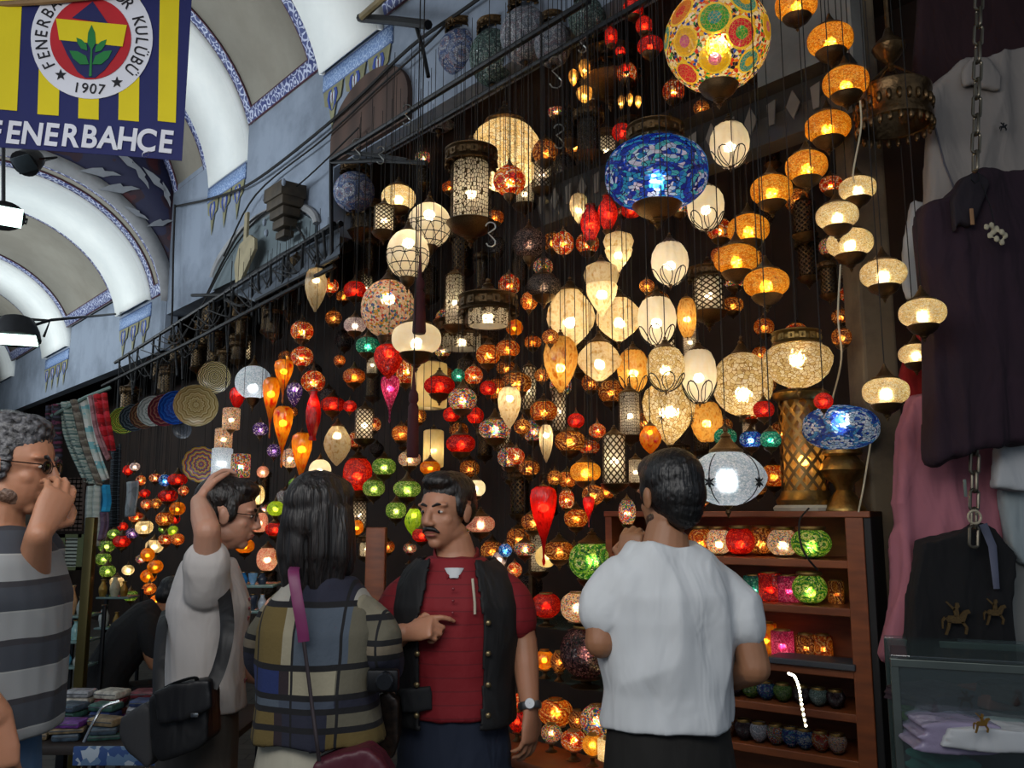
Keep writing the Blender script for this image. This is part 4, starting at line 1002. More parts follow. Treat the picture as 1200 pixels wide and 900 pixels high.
bl = MB(); ring = [P.J(.164 * cos(a), .119 * sin(a), .1 + .965 + .004 * sin(3 * a)) for a in [2 * pi * i / 40 for i in range(41)]]
bl.loft([(p, .019 * P.k, .003 * P.k, ZV) for p in ring], 8, False); P.part(bl, 'waistband', plain('black_waistband', '#191612', .7))
for s in (-.09, .02, .115):
    bl = MB(); a = math.acos(max(-1, min(1, s / .164))); p = P.J(s, -.124 * sin(a), 1.065); bl.box((0, 0, 0), (.012, .006, .05), Matrix.Translation(p)); P.part(bl, 'belt_loop', plain('black_waistband', '#191612', .7))

# ---------------------------------------------------------------- man in a black vest over a red shirt, facing the camera
P = Person('man with a moustache facing the camera in a black vest over a dark red shirt', 533, 2.75, 180, 1.715)
hc = at(523, 600, 2.74); f = Vector((-.52, -.85, -.03))
mb = MB(); Mh, kh = head(mb, hc, f, .99)
body_core(P, mb, hc + Vector((.012, .02, -.08)), .9, True, .058)
sR, sL = P.J(.160, 0, 1.40), P.J(-.162, 0, 1.405)       # his right is on the picture's left
eR, wR = at(450, 756, 2.76), at(472, 742, 2.62)
eL, wL = at(613, 750, 2.76), at(621, 826, 2.70)
limb(mb, [sR, sR * .5 + eR * .5 + Vector((-.008, 0, 0)), eR], [.035, .042, .043]); limb(mb, [eR, eR * .6 + wR * .4, wR], [.045, .043, .030])
limb(mb, [sL, sL * .5 + eL * .5 + Vector((.008, 0, 0)), eL], [.035, .042, .042]); limb(mb, [eL, eL * .6 + wL * .4, wL], [.044, .041, .029])
hd = Vector((.10, -.05, .03))
hand(mb, wR + Vector((.012, -.006, .002)), hd, Vector((-.12, -.8, .6)), (.45, 1.15, 1.25, 1.3), .98, (.4, .7), -1, .04)
hand(mb, wL + Vector((.002, -.004, -.012)), Vector((-.03, -.06, -1)), Vector((.8, -.6, .1)), (.35, .4, .45, .5), 1.0, (.2, .3), -1)
P.part(mb, 'body', SK_A, HV, 3); face_parts(P, Mh, kh, H_BLACK, H_BLACK)
mb = MB(); hE(mb, Mh, (0, -.022, .060), (.079, .098, .070)); hE(mb, Mh, (0, -.050, .02), (.072, .070, .075)); hE(mb, Mh, (0, .026, .096), (.060, .064, .034))
for s in (-1, 1): hE(mb, Mh, (s * .068, .012, .022), (.011, .028, .040))
o = P.part(mb, 'hair', H_BROWN, .005, 2); cut_and_fold(o, (), .002, 95, 5, 0, (1, 1, 1))
mb = MB(); mb.loft(torso_secs(P, 1.0, 1.0, .012, ((1.005, .160, .122), (1.05, .157, .119), (1.12, .155, .117), (1.24, .170, .120), (1.34, .178, .120), (1.40, .160, .100), (1.45, .115, .084), (1.49, .076, .068))), 28)
for s_, e_, sgn in ((sR, eR, -1), (sL, eL, 1)):
    q = s_ + (e_ - s_) * .66
    limb(mb, [s_ + Vector((-sgn * .05, 0, .004)), s_ + (e_ - s_) * .25 + Vector((sgn * .004, 0, -.004)), q + Vector((sgn * .002, 0, 0))], [.057, .058, .060])
t = NT('dark_red_shirt'); co = t.coord('Object'); z = t.n('SeparateXYZ', {0: co}).outputs[2]
st = t.math('GREATER_THAN', t.math('FRACT', t.math('MULTIPLY', z, 26.0)), .9)
c = t.mixc(st, rgb('#7a0c18'), rgb('#640a15')); fz = t.n('TexNoise', {0: co, 'Scale': 14.0, 'Detail': 3.0}).outputs[0]
M_RS = t.done(t.bsdf(Base_Color=c, Roughness=.8, Normal=t.bump(fz, .2, .03)))
o = P.part(mb, 'shirt', M_RS, .008, 5); Mi = rootmb(P.root).to_3x3(); Ml = rootmb(P.root)
cut_and_fold(o, [(Ml @ (sR + (eR - sR) * .66), (Mi @ (eR - sR)).normalized(), .085), (Ml @ (sL + (eL - sL) * .66), (Mi @ (eL - sL)).normalized(), .085)], .007, 9, 4, .004)
# vest: two fronts and a back, open down the middle
mb = MB(); mb.loft(torso_secs(P, 1.0, 1.0, .030, ((.985, .164, .128), (1.04, .163, .125), (1.12, .160, .120), (1.24, .172, .124), (1.34, .176, .124), (1.40, .164, .106), (1.452, .132, .092), (1.492, .090, .080))), 40)
o = P.part(mb, 'vest', cloth_mat('black_vest_cloth', '#0c0c0f', .3, .75), .008, 4)
bm = bmesh.new(); bm.from_mesh(o.data)
kill = []
for fc in bm.faces:
    c = fc.calc_center_median(); zz = c.z / P.k
    half = .088 + .012 * sin((zz - .95) * 5) if zz < 1.33 else max(.05, .094 - (zz - 1.33) * .15)
    xo = c.x - .005
    if c.y > .02 and abs(xo) < half: kill.append(fc)
    elif zz > 1.485 or zz < .988: kill.append(fc)
bmesh.ops.delete(bm, geom=kill, context='FACES'); bm.to_mesh(o.data); bm.free()
cut_and_fold(o, (), .007, 8, 6, .008)
vest = o
for i, zz in enumerate((1.30, 1.21, 1.12, 1.03)):
    for sx in (-1, 1):
        mb = MB(); a = .108 if sx < 0 else .106
        p = P.J(sx * a, .145 - .05 * (a / .19) ** 2 + (.012 if zz > 1.1 else .004), zz); mb.ell(p, (.0085, .006, .0085), None, 12, 8); P.part(mb, 'snap_button', plain('brass_snap', '#8a7a58', .35, .8), parent=None)
mb = MB(); mb.loft([(P.J(.105, .125, 1.04), .048, .012, P.R), (P.J(.112, .128, 1.11), .050, .012, P.R)], 12); P.part(mb, 'vest_pocket', cloth_mat('black_vest_pocket', '#0e0f13', .3, .75), .006, 2)
for sx in (-1, 1):
    mb = MB(); pts = [P.J(sx * .062, -.055, 1.50), P.J(sx * .070, .01, 1.495), P.J(sx * .055, .065, 1.465), P.J(sx * .020, .100, 1.425)]
    mb.loft([(p, .020, .005, ZV) for p in catmull(pts, 5)], 8); P.part(mb, 'collar', M_RS)
mb = MB(); mb.loft([(P.J(.0, .098, 1.46), .030, .006, P.R), (P.J(0, .108, 1.43), .012, .006, P.R)], 10); P.part(mb, 'undershirt', M_WT)
mb = MB(); mb.tube([P.J(-.058, .118, 1.43), P.J(-.066, .132, 1.36), P.J(-.067, .136, 1.325)], .0042, 8); P.part(mb, 'zip_tape', plain('cream_zip', '#b8ae9a', .6))
mb = MB()
for i in range(3): mb.ell(P.J(0, .135 + .006 * i, 1.40 - .035 * i), (.005, .003, .005), None, 8, 6)
P.part(mb, 'shirt_button', plain('red_button', '#7a2028', .4))
trousers(P, cloth_mat('dark_blue_denim', '#1a2438', .25, .85, .2), 1.03, seed=4, name='jeans'); shoes(P, M_SHOE)
mb = MB(); ax = (wL - eL).normalized(); sd = ax.orthogonal().normalized(); ot = ax.cross(sd)
mb.loft([(wL + (sd * cos(a) + ot * sin(a)) * .0325 + ax * .002, .011, .003, ax) for a in [2 * pi * i / 24 for i in range(25)]], 8, False)
wst = P.part(mb, 'watch_strap', plain('steel_watch', '#8a8c8e', .3, .9))
mb = MB(); fz_ = (CAM - wL); fz_ = (fz_ - ax * fz_.dot(ax)).normalized(); xx = fz_.cross(ax)
mb.lathe([(.001, .008), (.014, .008), (.016, .004), (.016, -.002)], 18, basis(xx, ax, fz_, wL + fz_ * .032)); P.part(mb, 'watch_face', plain('white_watch_dial', '#c8ccd0', .25), parent=wst)

# ---------------------------------------------------------------- woman seen from behind in a patchwork jacket
P = Person('woman seen from behind with long black hair and a patchwork wool jacket', 372, 2.5, 12, 1.66)
hc = at(378, 607, 2.5); f = Vector((.45, .89, -.06))
mb = MB(); Mh, kh = head(mb, hc, f, .96, female=True)
body_core(P, mb, hc + Vector((0, -.015, -.075)), .82, True, .047)
sL, sR = P.J(-.148, 0, 1.40), P.J(.150, 0, 1.395)
eL, wL = at(312, 770, 2.62), at(330, 790, 2.85)
eR, wR = at(446, 762, 2.46), at(452, 800, 2.60)
for a_, b_, c_ in ((sL, eL, wL), (sR, eR, wR)):
    limb(mb, [a_, (a_ + b_) / 2, b_], [.034, .038, .036]); limb(mb, [b_, b_ * .6 + c_ * .4, c_], [.037, .034, .024])
    hand(mb, c_ + (c_ - b_).normalized() * .01, c_ - b_ + Vector((0, .03, 0)), Vector((.5, -.2, .8)), (.5, .55, .6, .65), .88, (.4, .5), 1)
P.part(mb, 'body', SK_B, HV, 3); face_parts(P, Mh, kh, H_BLACK)
mb = MB(); hE(mb, Mh, (0, -.022, .046), (.084, .108, .088)); hE(mb, Mh, (0, -.040, -.01), (.086, .088, .10)); hE(mb, Mh, (0, .03, .070), (.072, .064, .052))
hx = Mh.col[0].to_3d(); hy = Mh.col[1].to_3d()
for ang, zb, r, d0 in [(-100, -.22, .030, .070), (-70, -.25, .034, .078), (-35, -.28, .038, .082), (0, -.30, .040, .084), (35, -.29, .038, .082), (70, -.24, .034, .078), (100, -.17, .026, .074), (150, -.10, .014, .07)]:
    a = radians(ang); o_ = -hy * cos(a) + hx * sin(a)
    pts = [hc + o_ * (d0 - .005) + ZV * .03, hc + o_ * (d0 + .006) - ZV * .06, hc + o_ * (d0 + .004) - ZV * .14 , hc + o_ * (d0 - .008) + ZV * zb]
    mb.loft([(p, rr, rr * .9) for p, rr in zip(catmull(pts, 5), [r * (1.0 if i < 8 else 1 - (i - 8) * .075) for i in range(16)])], 10)
o = P.part(mb, 'hair', H_LONG, .006, 3); cut_and_fold(o, (), .007, 34, 7, 0, (1, 1, .12))
mb = MB(); mb.tube([Mh @ (Vector(p) * kh) for p in [(-.086, -.0, .01), (-.083, -.0, .06), (-.05, .0, .118), (0, 0, .137), (.05, 0, .118), (.083, 0, .06), (.086, 0, .01)]], .004, 6); P.part(mb, 'hair_band', plain('dark_hair_band', '#2a2c34', .3))
# patchwork jacket material
def patches(name, rows, xs, line='#0e0e12'):
    """rows: (z top, [(x start, colour), ...]); dark seams between the blocks"""
    t = NT(name); co = t.coord('Object'); X, Yc, Z = t.n('SeparateXYZ', {0: co}).outputs[:3]
    nz = t.n('TexNoise', {0: co, 'Scale': 3.0}).outputs[0]
    u = t.math('ADD', t.math('MULTIPLY', X, 2.0), .5)
    u = t.math('ADD', u, t.math('MULTIPLY', t.math('SUBTRACT', nz, .5), .06)); Z = t.math('ADD', Z, t.math('MULTIPLY', t.math('SUBTRACT', nz, .5), .02))
    c = None
    for zt, row in rows:
        r = t.ramp(u, [(max(0, p * 2 + .5), rgb(q)) for p, q in row], 'CONSTANT')
        c = r if c is None else t.mixc(t.math('LESS_THAN', Z, zt), c, r)
    ln = None
    for zt, _ in rows[1:]:
        m = t.math('LESS_THAN', t.math('ABSOLUTE', t.math('SUBTRACT', Z, zt)), .008); ln = m if ln is None else t.math('MAXIMUM', ln, m)
    for x in xs:
        m = t.math('LESS_THAN', t.math('ABSOLUTE', t.math('SUBTRACT', u, x * 2 + .5)), .007); ln = t.math('MAXIMUM', ln, m)
    c = t.mixc(ln, c, rgb(line))
    w = t.n('TexNoise', {0: co, 'Scale': 90.0}).outputs[0]
    return t.done(t.bsdf(Base_Color=c, Roughness=.9, Normal=t.bump(w, .25, .005)))
W_ = '#9a978e'; MU = '#5e4f28'; NV = '#1e2030'; BG = '#46505c'; CR = '#8a8470'; BL = '#182858'; DK = '#241a20'; SL = '#3a4250'; OL = '#5a5648'
M_PATCH = patches('patchwork_wool', [(9, [(-.5, W_), (-.045, DK), (-.015, NV), (.12, W_)]), (1.35, [(-.5, MU), (-.045, CR), (-.012, BG), (.125, OL)]), (1.189, [(-.5, BL), (-.05, DK), (-.02, CR), (.10, OL)]), (1.113, [(-.5, BG), (-.05, SL), (.10, NV)]), (1.078, [(-.5, MU), (-.065, DK), (-.04, NV), (.085, OL)]), (1.03, [(-.5, MU), (-.065, DK), (-.04, NV), (.085, MU)])], (-.135, -.012, .108))
M_SLV = patches('patchwork_sleeve', [(9, [(0, '#7a7462'), (.45, '#6e5f48')]), (1.31, [(0, OL), (.85, '#7c6e56')]), (1.245, [(0, '#6c6252'), (.88, '#8a7a60')]), (1.205, [(0, NV), (.86, DK)]), (1.115, [(0, CR)])], (.19,))
mb = MB(); mb.loft(torso_secs(P, 1.0, 1.0, .024, ((1.03, .180, .136), (1.07, .174, .132), (1.14, .164, .126), (1.24, .164, .124), (1.34, .166, .122), (1.40, .148, .104), (1.45, .108, .086), (1.492, .076, .072))), 28)
mb_s = []
o = P.part(mb, 'jacket', M_PATCH, .008, 5); Ml = rootmb(P.root)
cut_and_fold(o, [(Vector((0, 0, 1.02 * P.k)), Vector((0, 0, -1)), .4)], .013, 6.5, 8, .006)
for a_, b_, c_, sg in ((sL, eL, wL, -1), (sR, eR, wR, 1)):
    mb = MB(); c2 = b_ + (c_ - b_) * .45
    limb(mb, [a_ + Vector((-sg * .045, 0, .0)), (a_ + b_) / 2 + Vector((sg * .004, 0, 0)), b_, c2], [.060, .062, .060, .058])
    o = P.part(mb, 'jacket_sleeve', M_SLV, .007, 4); Mi = Ml.to_3x3(); cut_and_fold(o, [(Ml @ c2, (Mi @ (c2 - b_)).normalized(), .12)], .008, 11, 9 + sg, .005)
mb = MB(); mb.loft([(P.J(.076 * cos(a), .066 * sin(a) - .01, 1.487 - .012 * cos(a)), .016, .005, ZV) for a in [2 * pi * i / 24 for i in range(25)]], 8, False); P.part(mb, 'collar', cloth_mat('pale_collar', '#9c998c', .1))
trousers(P, cloth_mat('white_trousers_cloth', '#a8a494', .2, .85), 1.06, w=1.04, seed=5, name='trousers', label='off-white trousers'); shoes(P, M_SHOE)

# ---------------------------------------------------------------- young man with glasses, arm raised to his head, facing right
P = Person('young man with glasses facing right with one hand raised onto his head', 236, 2.9, 68, 1.70)
hc = at(268, 603, 2.92); f = Vector((.96, .22, -.12))
mb = MB(); Mh, kh = head(mb, hc, f, .98)
body_core(P, mb, hc + Vector((-.03, -.0, -.075)), .84, True, .052)
sN, sF = P.J(.16, -.01, 1.41), P.J(-.165, 0, 1.42)       # near (right) and far (left)
eN, wN = at(243, 622, 2.66), at(233, 588, 2.84)
eF, wF = P.J(-.20, .03, 1.13), P.J(-.15, .22, 1.05)
limb(mb, [sN, (sN + eN) / 2 + Vector((0, 0, -.004)), eN], [.040, .044, .040]); limb(mb, [eN, eN * .55 + wN * .45, wN], [.041, .039, .027])
limb(mb, [sF, (sF + eF) / 2, eF], [.038, .042, .040]); limb(mb, [eF, (eF + wF) / 2, wF], [.04, .038, .027])
hand(mb, wN + Vector((.002, .006, .010)), Vector((.20, .55, .72)), Vector((-.75, -.2, .55)), (.55, .6, .62, .65), 1.0, (.3, .4), 1)
hand(mb, wF, wF - eF, ZV, (.4, .5, .5, .5), 1.0, (.4, .4), 1)
P.part(mb, 'body', SK_B, HV, 3)
face_parts(P, Mh, kh, H_BROWN, None, plain('clear_lens', '#50484a', .1, var=.02), M_IRON)
mb = MB(); hE(mb, Mh, (0, -.022, .056), (.080, .100, .074)); hE(mb, Mh, (0, -.052, .01), (.073, .068, .078)); hE(mb, Mh, (0, .026, .088), (.062, .064, .038))
for s in (-1, 1): hE(mb, Mh, (s * .069, .010, .018), (.011, .024, .044))
o = P.part(mb, 'hair', H_BROWN, .005, 2); cut_and_fold(o, (), .002, 95, 5, 0, (1, 1, 1))
mb = MB(); mb.loft(torso_secs(P, .95, .98, .018, ((1.0, .162, .128), (1.05, .158, .124), (1.12, .155, .119), (1.24, .166, .122), (1.34, .174, .122), (1.41, .162, .100), (1.45, .120, .082), (1.485, .072, .064))), 28)
q = sN + (eN - sN) * .42; limb(mb, [sN + P.R * -.05 * P.k, sN + Vector((0, 0, -.006)), q], [.066, .072, .074])
q2 = sF + (eF - sF) * .55; limb(mb, [sF + P.R * .05, sF, q2], [.07, .072, .068])
M_BT = cloth_mat('pale_beige_cotton', '#c6c0bc', .25, .85, .05)
o = P.part(mb, 'tshirt', M_BT, .008, 5); Ml = rootmb(P.root); Mi = Ml.to_3x3()
cut_and_fold(o, [(Ml @ q, (Mi @ (eN - sN)).normalized(), .10), (Ml @ q2, (Mi @ (eF - sF)).normalized(), .10), (Vector((0, 0, .99 * P.k)), Vector((0, 0, -1)), .4)], .012, 7, 12, .004)
# printed strokes on the front of the shirt
for zz, ln in ((1.36, .05), (1.33, .07), (1.30, .05), (1.22, .06), (1.10, .05)):
    mb = MB(); mb.loft([(P.J(.09 - .01 * k_, .130 - .004 * k_, zz - .012 * k_), .004, .003) for k_ in range(5)], 6)
    P.part(mb, 'printed_stroke', plain('faded_red_print', '#8a4a4c', .8))
trousers(P, cloth_mat('grey_trousers_cloth', '#4c4640', .25, .85), 1.03, seed=7); shoes(P, M_SHOE)

# ---------------------------------------------------------------- man in a striped T-shirt at the left edge
P = Person('grey-haired man in a striped T-shirt and sunglasses at the left edge, hand over his mouth', -22, 2.1, 82, 1.83)
hc = at(14, 545, 2.1); f = Vector((.985, .12, -.10))
mb = MB(); Mh, kh = head(mb, hc, f, 1.03)
body_core(P, mb, hc + Vector((-.035, 0, -.08)), .95, True, .060)
sN, sF = P.J(.185, -.02, 1.42), P.J(-.18, .02, 1.43)
eF, wF = at(32, 712, 2.16), at(45, 626, 2.00)
eN, wN = at(-74, 772, 1.86), at(-4, 838, 1.92)
limb(mb, [sF, (sF + eF) / 2, eF], [.038, .044, .043]); limb(mb, [eF, eF * .6 + wF * .4, wF], [.044, .042, .029])
limb(mb, [sN, (sN + eN) / 2, eN], [.038, .046, .045]); limb(mb, [eN, eN * .6 + wN * .4, wN], [.046, .044, .031])
hd = Vector((.16, .38, .80))
hand(mb, wF + hd.normalized() * .01, hd, Vector((.80, -.55, .10)), (.50, .52, .55, .6), 1.05, (.2, .6), 1, .06)
hand(mb, wN + Vector((.004, 0, -.01)), Vector((.10, .02, -1)), Vector((.25, -.95, 0)), (.35, .45, .5, .55), 1.05, (.3, .4), 1)
P.part(mb, 'body', SK_A, HV, 3)
face_parts(P, Mh, kh, H_GREY, None, plain('dark_lens', '#0c0908', .08, var=.02), plain('dark_brown_frame', '#1a100c', .3))
mb = MB(); hE(mb, Mh, (0, -.024, .058), (.081, .102, .074)); hE(mb, Mh, (0, -.055, .005), (.074, .066, .082)); hE(mb, Mh, (0, .018, .088), (.062, .062, .040))
for s in (-1, 1): hE(mb, Mh, (s * .069, .006, .010), (.012, .022, .048))
o = P.part(mb, 'hair', H_GREY, .005, 2); cut_and_fold(o, (), .0055, 60, 6, 0, (1, 1, 1))
mb = MB()
for s in (-1, 1): hE(mb, Mh, (s * .040, .008, -.066), (.0233, .046, .028))
hE(mb, Mh, (0, .028, -.074), (.0513, .0468, .036)); hE(mb, Mh, (0, .060, -.093), (.0253, .0213, .0203)); P.part(mb, 'stubble', hair_mat('grey_stubble', '#5a4438', '#7a6050', (120, 120, 120)), .004, 3)
t = NT('grey_striped_cotton'); co = t.coord('Object'); X, Yc, Z = t.n('SeparateXYZ', {0: co}).outputs[:3]
nz = t.n('TexNoise', {0: co, 'Scale': 3.0}).outputs[0]
zz = t.math('FRACT', t.math('ADD', t.math('MULTIPLY', Z, 7.9), t.math('MULTIPLY', nz, .25)))
c = t.ramp(zz, [(0, rgb('#3c4048')), (.42, rgb('#343338')), (.52, rgb('#8d8f90')), (.97, rgb('#9a9c9a'))], 'CONSTANT')
M_ST = t.done(t.bsdf(Base_Color=c, Roughness=.85, Normal=t.bump(nz, .3, .05)))
mb = MB(); mb.loft(torso_secs(P, 1.02, 1.06, .022, ((1.045, .168, .134), (1.08, .167, .134), (1.14, .165, .132), (1.24, .174, .132), (1.34, .184, .128), (1.42, .172, .102), (1.46, .128, .082), (1.495, .078, .068))), 28)
for s_, e_, fr in ((sN, eN, .62), (sF, eF, .45)):
    q = s_ + (e_ - s_) * fr; limb(mb, [s_ * .75 + P.J(0, 0, 1.42) * .25, s_, q], [.062, .066, .068])
o = P.part(mb, 'tshirt', M_ST, .008, 5); Ml = rootmb(P.root); Mi = Ml.to_3x3()
cut_and_fold(o, [(Ml @ (sN + (eN - sN) * .62), (Mi @ (eN - sN)).normalized(), .14), (Ml @ (sF + (eF - sF) * .45), (Mi @ (eF - sF)).normalized(), .14), (Vector((0, 0, 1.035 * P.k)), Vector((0, 0, -1)), .4)], .008, 7, 15, .004)
trousers(P, cloth_mat('blue_denim', '#4a6c92', .25, .85, .2), 1.07, seed=9, name='jeans'); shoes(P, M_SHOE)

# ---------------------------------------------------------------- seated person in black far behind
P = Person('person in a black polo shirt seated and bent forward among the far stalls', 138, 5.3, 60, 1.70, py=800)
seat = .42
def S(x, y, z): return P.J(x, y, z)
hc = S(0, .30, 1.10); f = Vector((.85, .35, -.45))
mb = MB(); Mh, kh = head(mb, hc, f, 1.0)
sp = [S(0, -.10, .50), S(0, -.06, .68), S(0, .06, .88), S(0, .16, .99), S(0, .22, 1.03), hc + Vector((0, 0, -.04))]
mb.loft([(p, a, b, P.R) for p, a, b in zip(sp, (.15, .14, .15, .15, .06, .05), (.11, .10, .11, .09, .055, .05))], 18)
for s in (-1, 1):
    limb(mb, [S(s * .17, .13, .96), S(s * .21, .18, .74), S(s * .16, .38, .66)], [.05, .042, .028])
    hand(mb, S(s * .16, .39, .66), P.F + ZV * -.2, ZV, (.4, .4, .5, .5), 1.0, (.4, .4), -s)
    limb(mb, [S(s * .09, -.08, .50), S(s * .12, .34, .50), S(s * .13, .36, .08)], [.07, .05, .036])
P.part(mb, 'body', SK_C, .006, 2); face_parts(P, Mh, kh, H_BLACK)
mb = MB(); hE(mb, Mh, (0, -.022, .056), (.080, .100, .074)); hE(mb, Mh, (0, -.052, .01), (.073, .068, .078)); P.part(mb, 'hair', H_BLACK, .006, 2)
M_BK = cloth_mat('black_polo_cotton', '#0a0a0d', .2, .85)
mb = MB(); mb.loft([(p, a + .03, b + .03, P.R) for p, a, b in zip(sp[:5], (.15, .14, .15, .15, .07), (.11, .10, .11, .09, .06))], 18)
for s in (-1, 1): limb(mb, [S(s * .13, .13, .97), S(s * .18, .14, .92), S(s * .20, .17, .80)], [.07, .066, .06])
P.part(mb, 'polo_shirt', M_BK, .009, 4)
mb = MB(); mb.loft([(S(0, -.12, .42), .16, .12, P.R), (S(0, -.10, .54), .16, .13, P.R), (S(0, -.07, .60), .15, .11, P.R)], 18)
for s in (-1, 1): limb(mb, [S(s * .09, -.08, .50), S(s * .12, .34, .50), S(s * .13, .36, .30), S(s * .13, .36, .12)], [.09, .074, .066, .06])
P.part(mb, 'trousers', M_BK, .01, 4); 
for s in (-1, 1):
    mb = MB(); mb.loft([(S(s * .13, .30, .05), .035, .045, P.R), (S(s * .13, .42, .045), .042, .035, P.R), (S(s * .13, .50, .03), .03, .025, P.R)], 12); mb.ell(S(s * .13, .32, .07), (.04, .04, .06)); P.part(mb, 'shoe', M_SHOE, .008, 2)
st = thing('stool', 'small wooden stool under the seated person in black', 'stool', P.B + P.F * -.10)
M_WOODD = plain('dark_stool_wood', '#3a281a', .6, var=.3)
mb = MB(); mb.lathe([(.16, .40), (.17, .39), (.17, .37), (.15, .36)], 24, None, close=True); mb.build('seat', M_WOODD, st)
for i in range(4):
    a = pi / 4 + i * pi / 2; mb = MB(); mb.tube([(.11 * cos(a), .11 * sin(a), .37), (.15 * cos(a), .15 * sin(a), 0)], .016, 8); mb.build('leg', M_WOODD, st)
# ================================================================== everything else
def flat_piece(root, name, outline, Y, thick, mat, seed=1, amp=.012, sc=6, vox=.010, folds=(1, 1, .35), dY=None, smooth=6, label=None):
    """soft slab of cloth with its own thickness; outline in picture points at distance Y (dY: change of distance per point to the right)"""
    pts = []
    for (x, y) in outline: pts.append(at(x, y, Y + (dY or 0) * (x - outline[0][0])))
    c = sum(pts, Vector()) / len(pts); n = Vector((0, -1, 0))
    mb = MB(); k = len(pts)
    A = [p + n * thick / 2 for p in pts]; B = [p - n * thick / 2 for p in pts]
    mb.add(A + B, [tuple(range(k)), tuple(range(k, 2 * k))[::-1]] + [(i, k + i, k + (i + 1) % k, (i + 1) % k) for i in range(k)])
    bm = bmesh.new(); me = mb.mesh('t', False); bm.from_mesh(me); bmesh.ops.recalc_face_normals(bm, faces=bm.faces[:]); bmesh.ops.triangulate(bm, faces=bm.faces[:])
    mb2 = MB(); bm.verts.index_update(); mb2.add([v.co[:] for v in bm.verts], [[v.index for v in f.verts] for f in bm.faces]); bm.free(); bpy.data.meshes.remove(me)
    local(mb2, root); o = remesh(mb2, name, mat, root, vox, smooth)
    cut_and_fold(o, (), amp, sc, seed, 0, folds)
    if label: o['label'] = label
    return o
def bar(name, pts, r, mat, root=None, seg=8):
    mb = MB(); mb.tube(pts, r, seg)
    if root: local(mb, root)
    return mb.build(name, mat, root)
def text_poly(s, size, bold=0.0, font_scale=1.0):
    cu = bpy.data.curves.new('t', 'FONT'); cu.body = s; cu.size = size; cu.offset = bold; cu.extrude = .0015; cu.align_x = 'CENTER'; cu.space_character = 1.0
    o = bpy.data.objects.new('t', cu); COL.objects.link(o); dg = bpy.context.evaluated_depsgraph_get(); dg.update()
    me = bpy.data.meshes.new_from_object(o.evaluated_get(dg)); v = [tuple(q.co) for q in me.vertices]; f = [tuple(p.vertices) for p in me.polygons]
    bpy.data.objects.remove(o); bpy.data.curves.remove(cu); bpy.data.meshes.remove(me); return v, f

# ---------------------------------------------------------------- football club banner
BO = at(108, 90, 3.0); bu = Vector((cos(radians(9)), sin(radians(9)), 0)); bn = Vector((bu.y, -bu.x, 0))
def fl(x, y):
    d = ray(x, y); t = (BO - CAM).dot(bn) / d.dot(bn); q = CAM + d * t - BO; return (q.dot(bu), q.z)
BM = basis(bu, ZV, bn, (0, 0, 0))
banner = thing('club_banner', 'navy and yellow striped football club banner hanging at the top left', 'banner', BO)
def wav(u, v): return .002 * sin(u * 9 + 1)
def decal(name, polys, z, mat, parent=None, th=.002):
    mb = MB()
    for poly in polys: mb.prism([fl(*p) for p in poly], z, z + th)
    mb.v = [tuple(BM @ Vector((u, v, w + wav(u, v)))) for u, v, w in mb.v]
    return mb.build(name, mat, parent or banner, False)
M_NAVY = cloth_mat('navy_banner_cloth', '#1a2160', .1, .7); M_YEL = cloth_mat('yellow_banner_cloth', '#e6d20c', .1, .7); M_WHB = cloth_mat('white_banner_print', '#e4e6f0', .05, .7)
M_REDB = plain('red_banner_print', '#b81c28', .7); M_GRB = plain('green_banner_print', '#1e7a3c', .7); M_INK = plain('black_banner_print', '#14141c', .7); M_NAVP = plain('navy_banner_print', '#1c2158', .7)
u0, v1 = fl(-30, 172); u1, v0 = fl(213, 188); vt = fl(100, -25)[1]
mb = MB(); nx, nz_ = 24, 10; vs = []; 
for s in (0, 1):
    for j in range(nz_ + 1):
        for i in range(nx + 1):
            u = u0 + (u1 - u0) * i / nx; yb = fl(-30 + 243 * i / nx, 170 + 18 * i / nx)[1]; v = yb + (vt - yb) * j / nz_
            vs.append(BM @ Vector((u, v, wav(u, v) - (.003 if s else 0))))
N_ = (nx + 1) * (nz_ + 1); fs = []
for j in range(nz_):
    for i in range(nx):
        a = j * (nx + 1) + i; fs.append((a, a + 1, a + nx + 2, a + nx + 1)); fs.append((N_ + a, N_ + a + nx + 1, N_ + a + nx + 2, N_ + a + 1))
mb.add(vs, fs); mb.build('cloth', M_NAVY, banner)
for (a, b, c_, d, yb) in [(0, 27, -3, 20, 130), (49, 73, 44, 69, 136), (95, 118, 92, 116, 141), (142, 165, 139, 163, 143), (188, 211, 185, 206, 144)]:
    decal('yellow_stripe', [[(a, -25), (b, -25), (d, yb), (c_, yb - 2)]], .001, M_YEL)
circ = lambda cx, cy, r, n=48: [(cx + r * cos(2 * pi * i / n), cy - r * sin(2 * pi * i / n)) for i in range(n)][::1]
crest = decal('crest', [circ(108, 45.5, 71.5)[::-1][::-1]], .004, M_WHB)
decal('crest_disc', [circ(107, 47, 47.5)], .007, M_REDB, crest)
decal('crest_shield', [[(110, 4), (86, 23), (128, 30)], [(72, 48), (80, 66), (92, 86), (101, 93), (113, 93), (124, 84), (136, 68), (143, 56)][::-1]], .010, M_NAVP, crest)
decal('crest_band', [[(67, 24), (71, 49), (145, 57), (150, 32)]], .012, M_YEL, crest)
leaf = lambda x, y, ang, L, W: [(x + (q * cos(ang) - p * sin(ang)), y - (q * sin(ang) + p * cos(ang))) for q, p in [(0, 0), (L * .3, W), (L * .7, W * .8), (L, 0), (L * .7, -W * .8), (L * .3, -W)]][::-1][::-1]
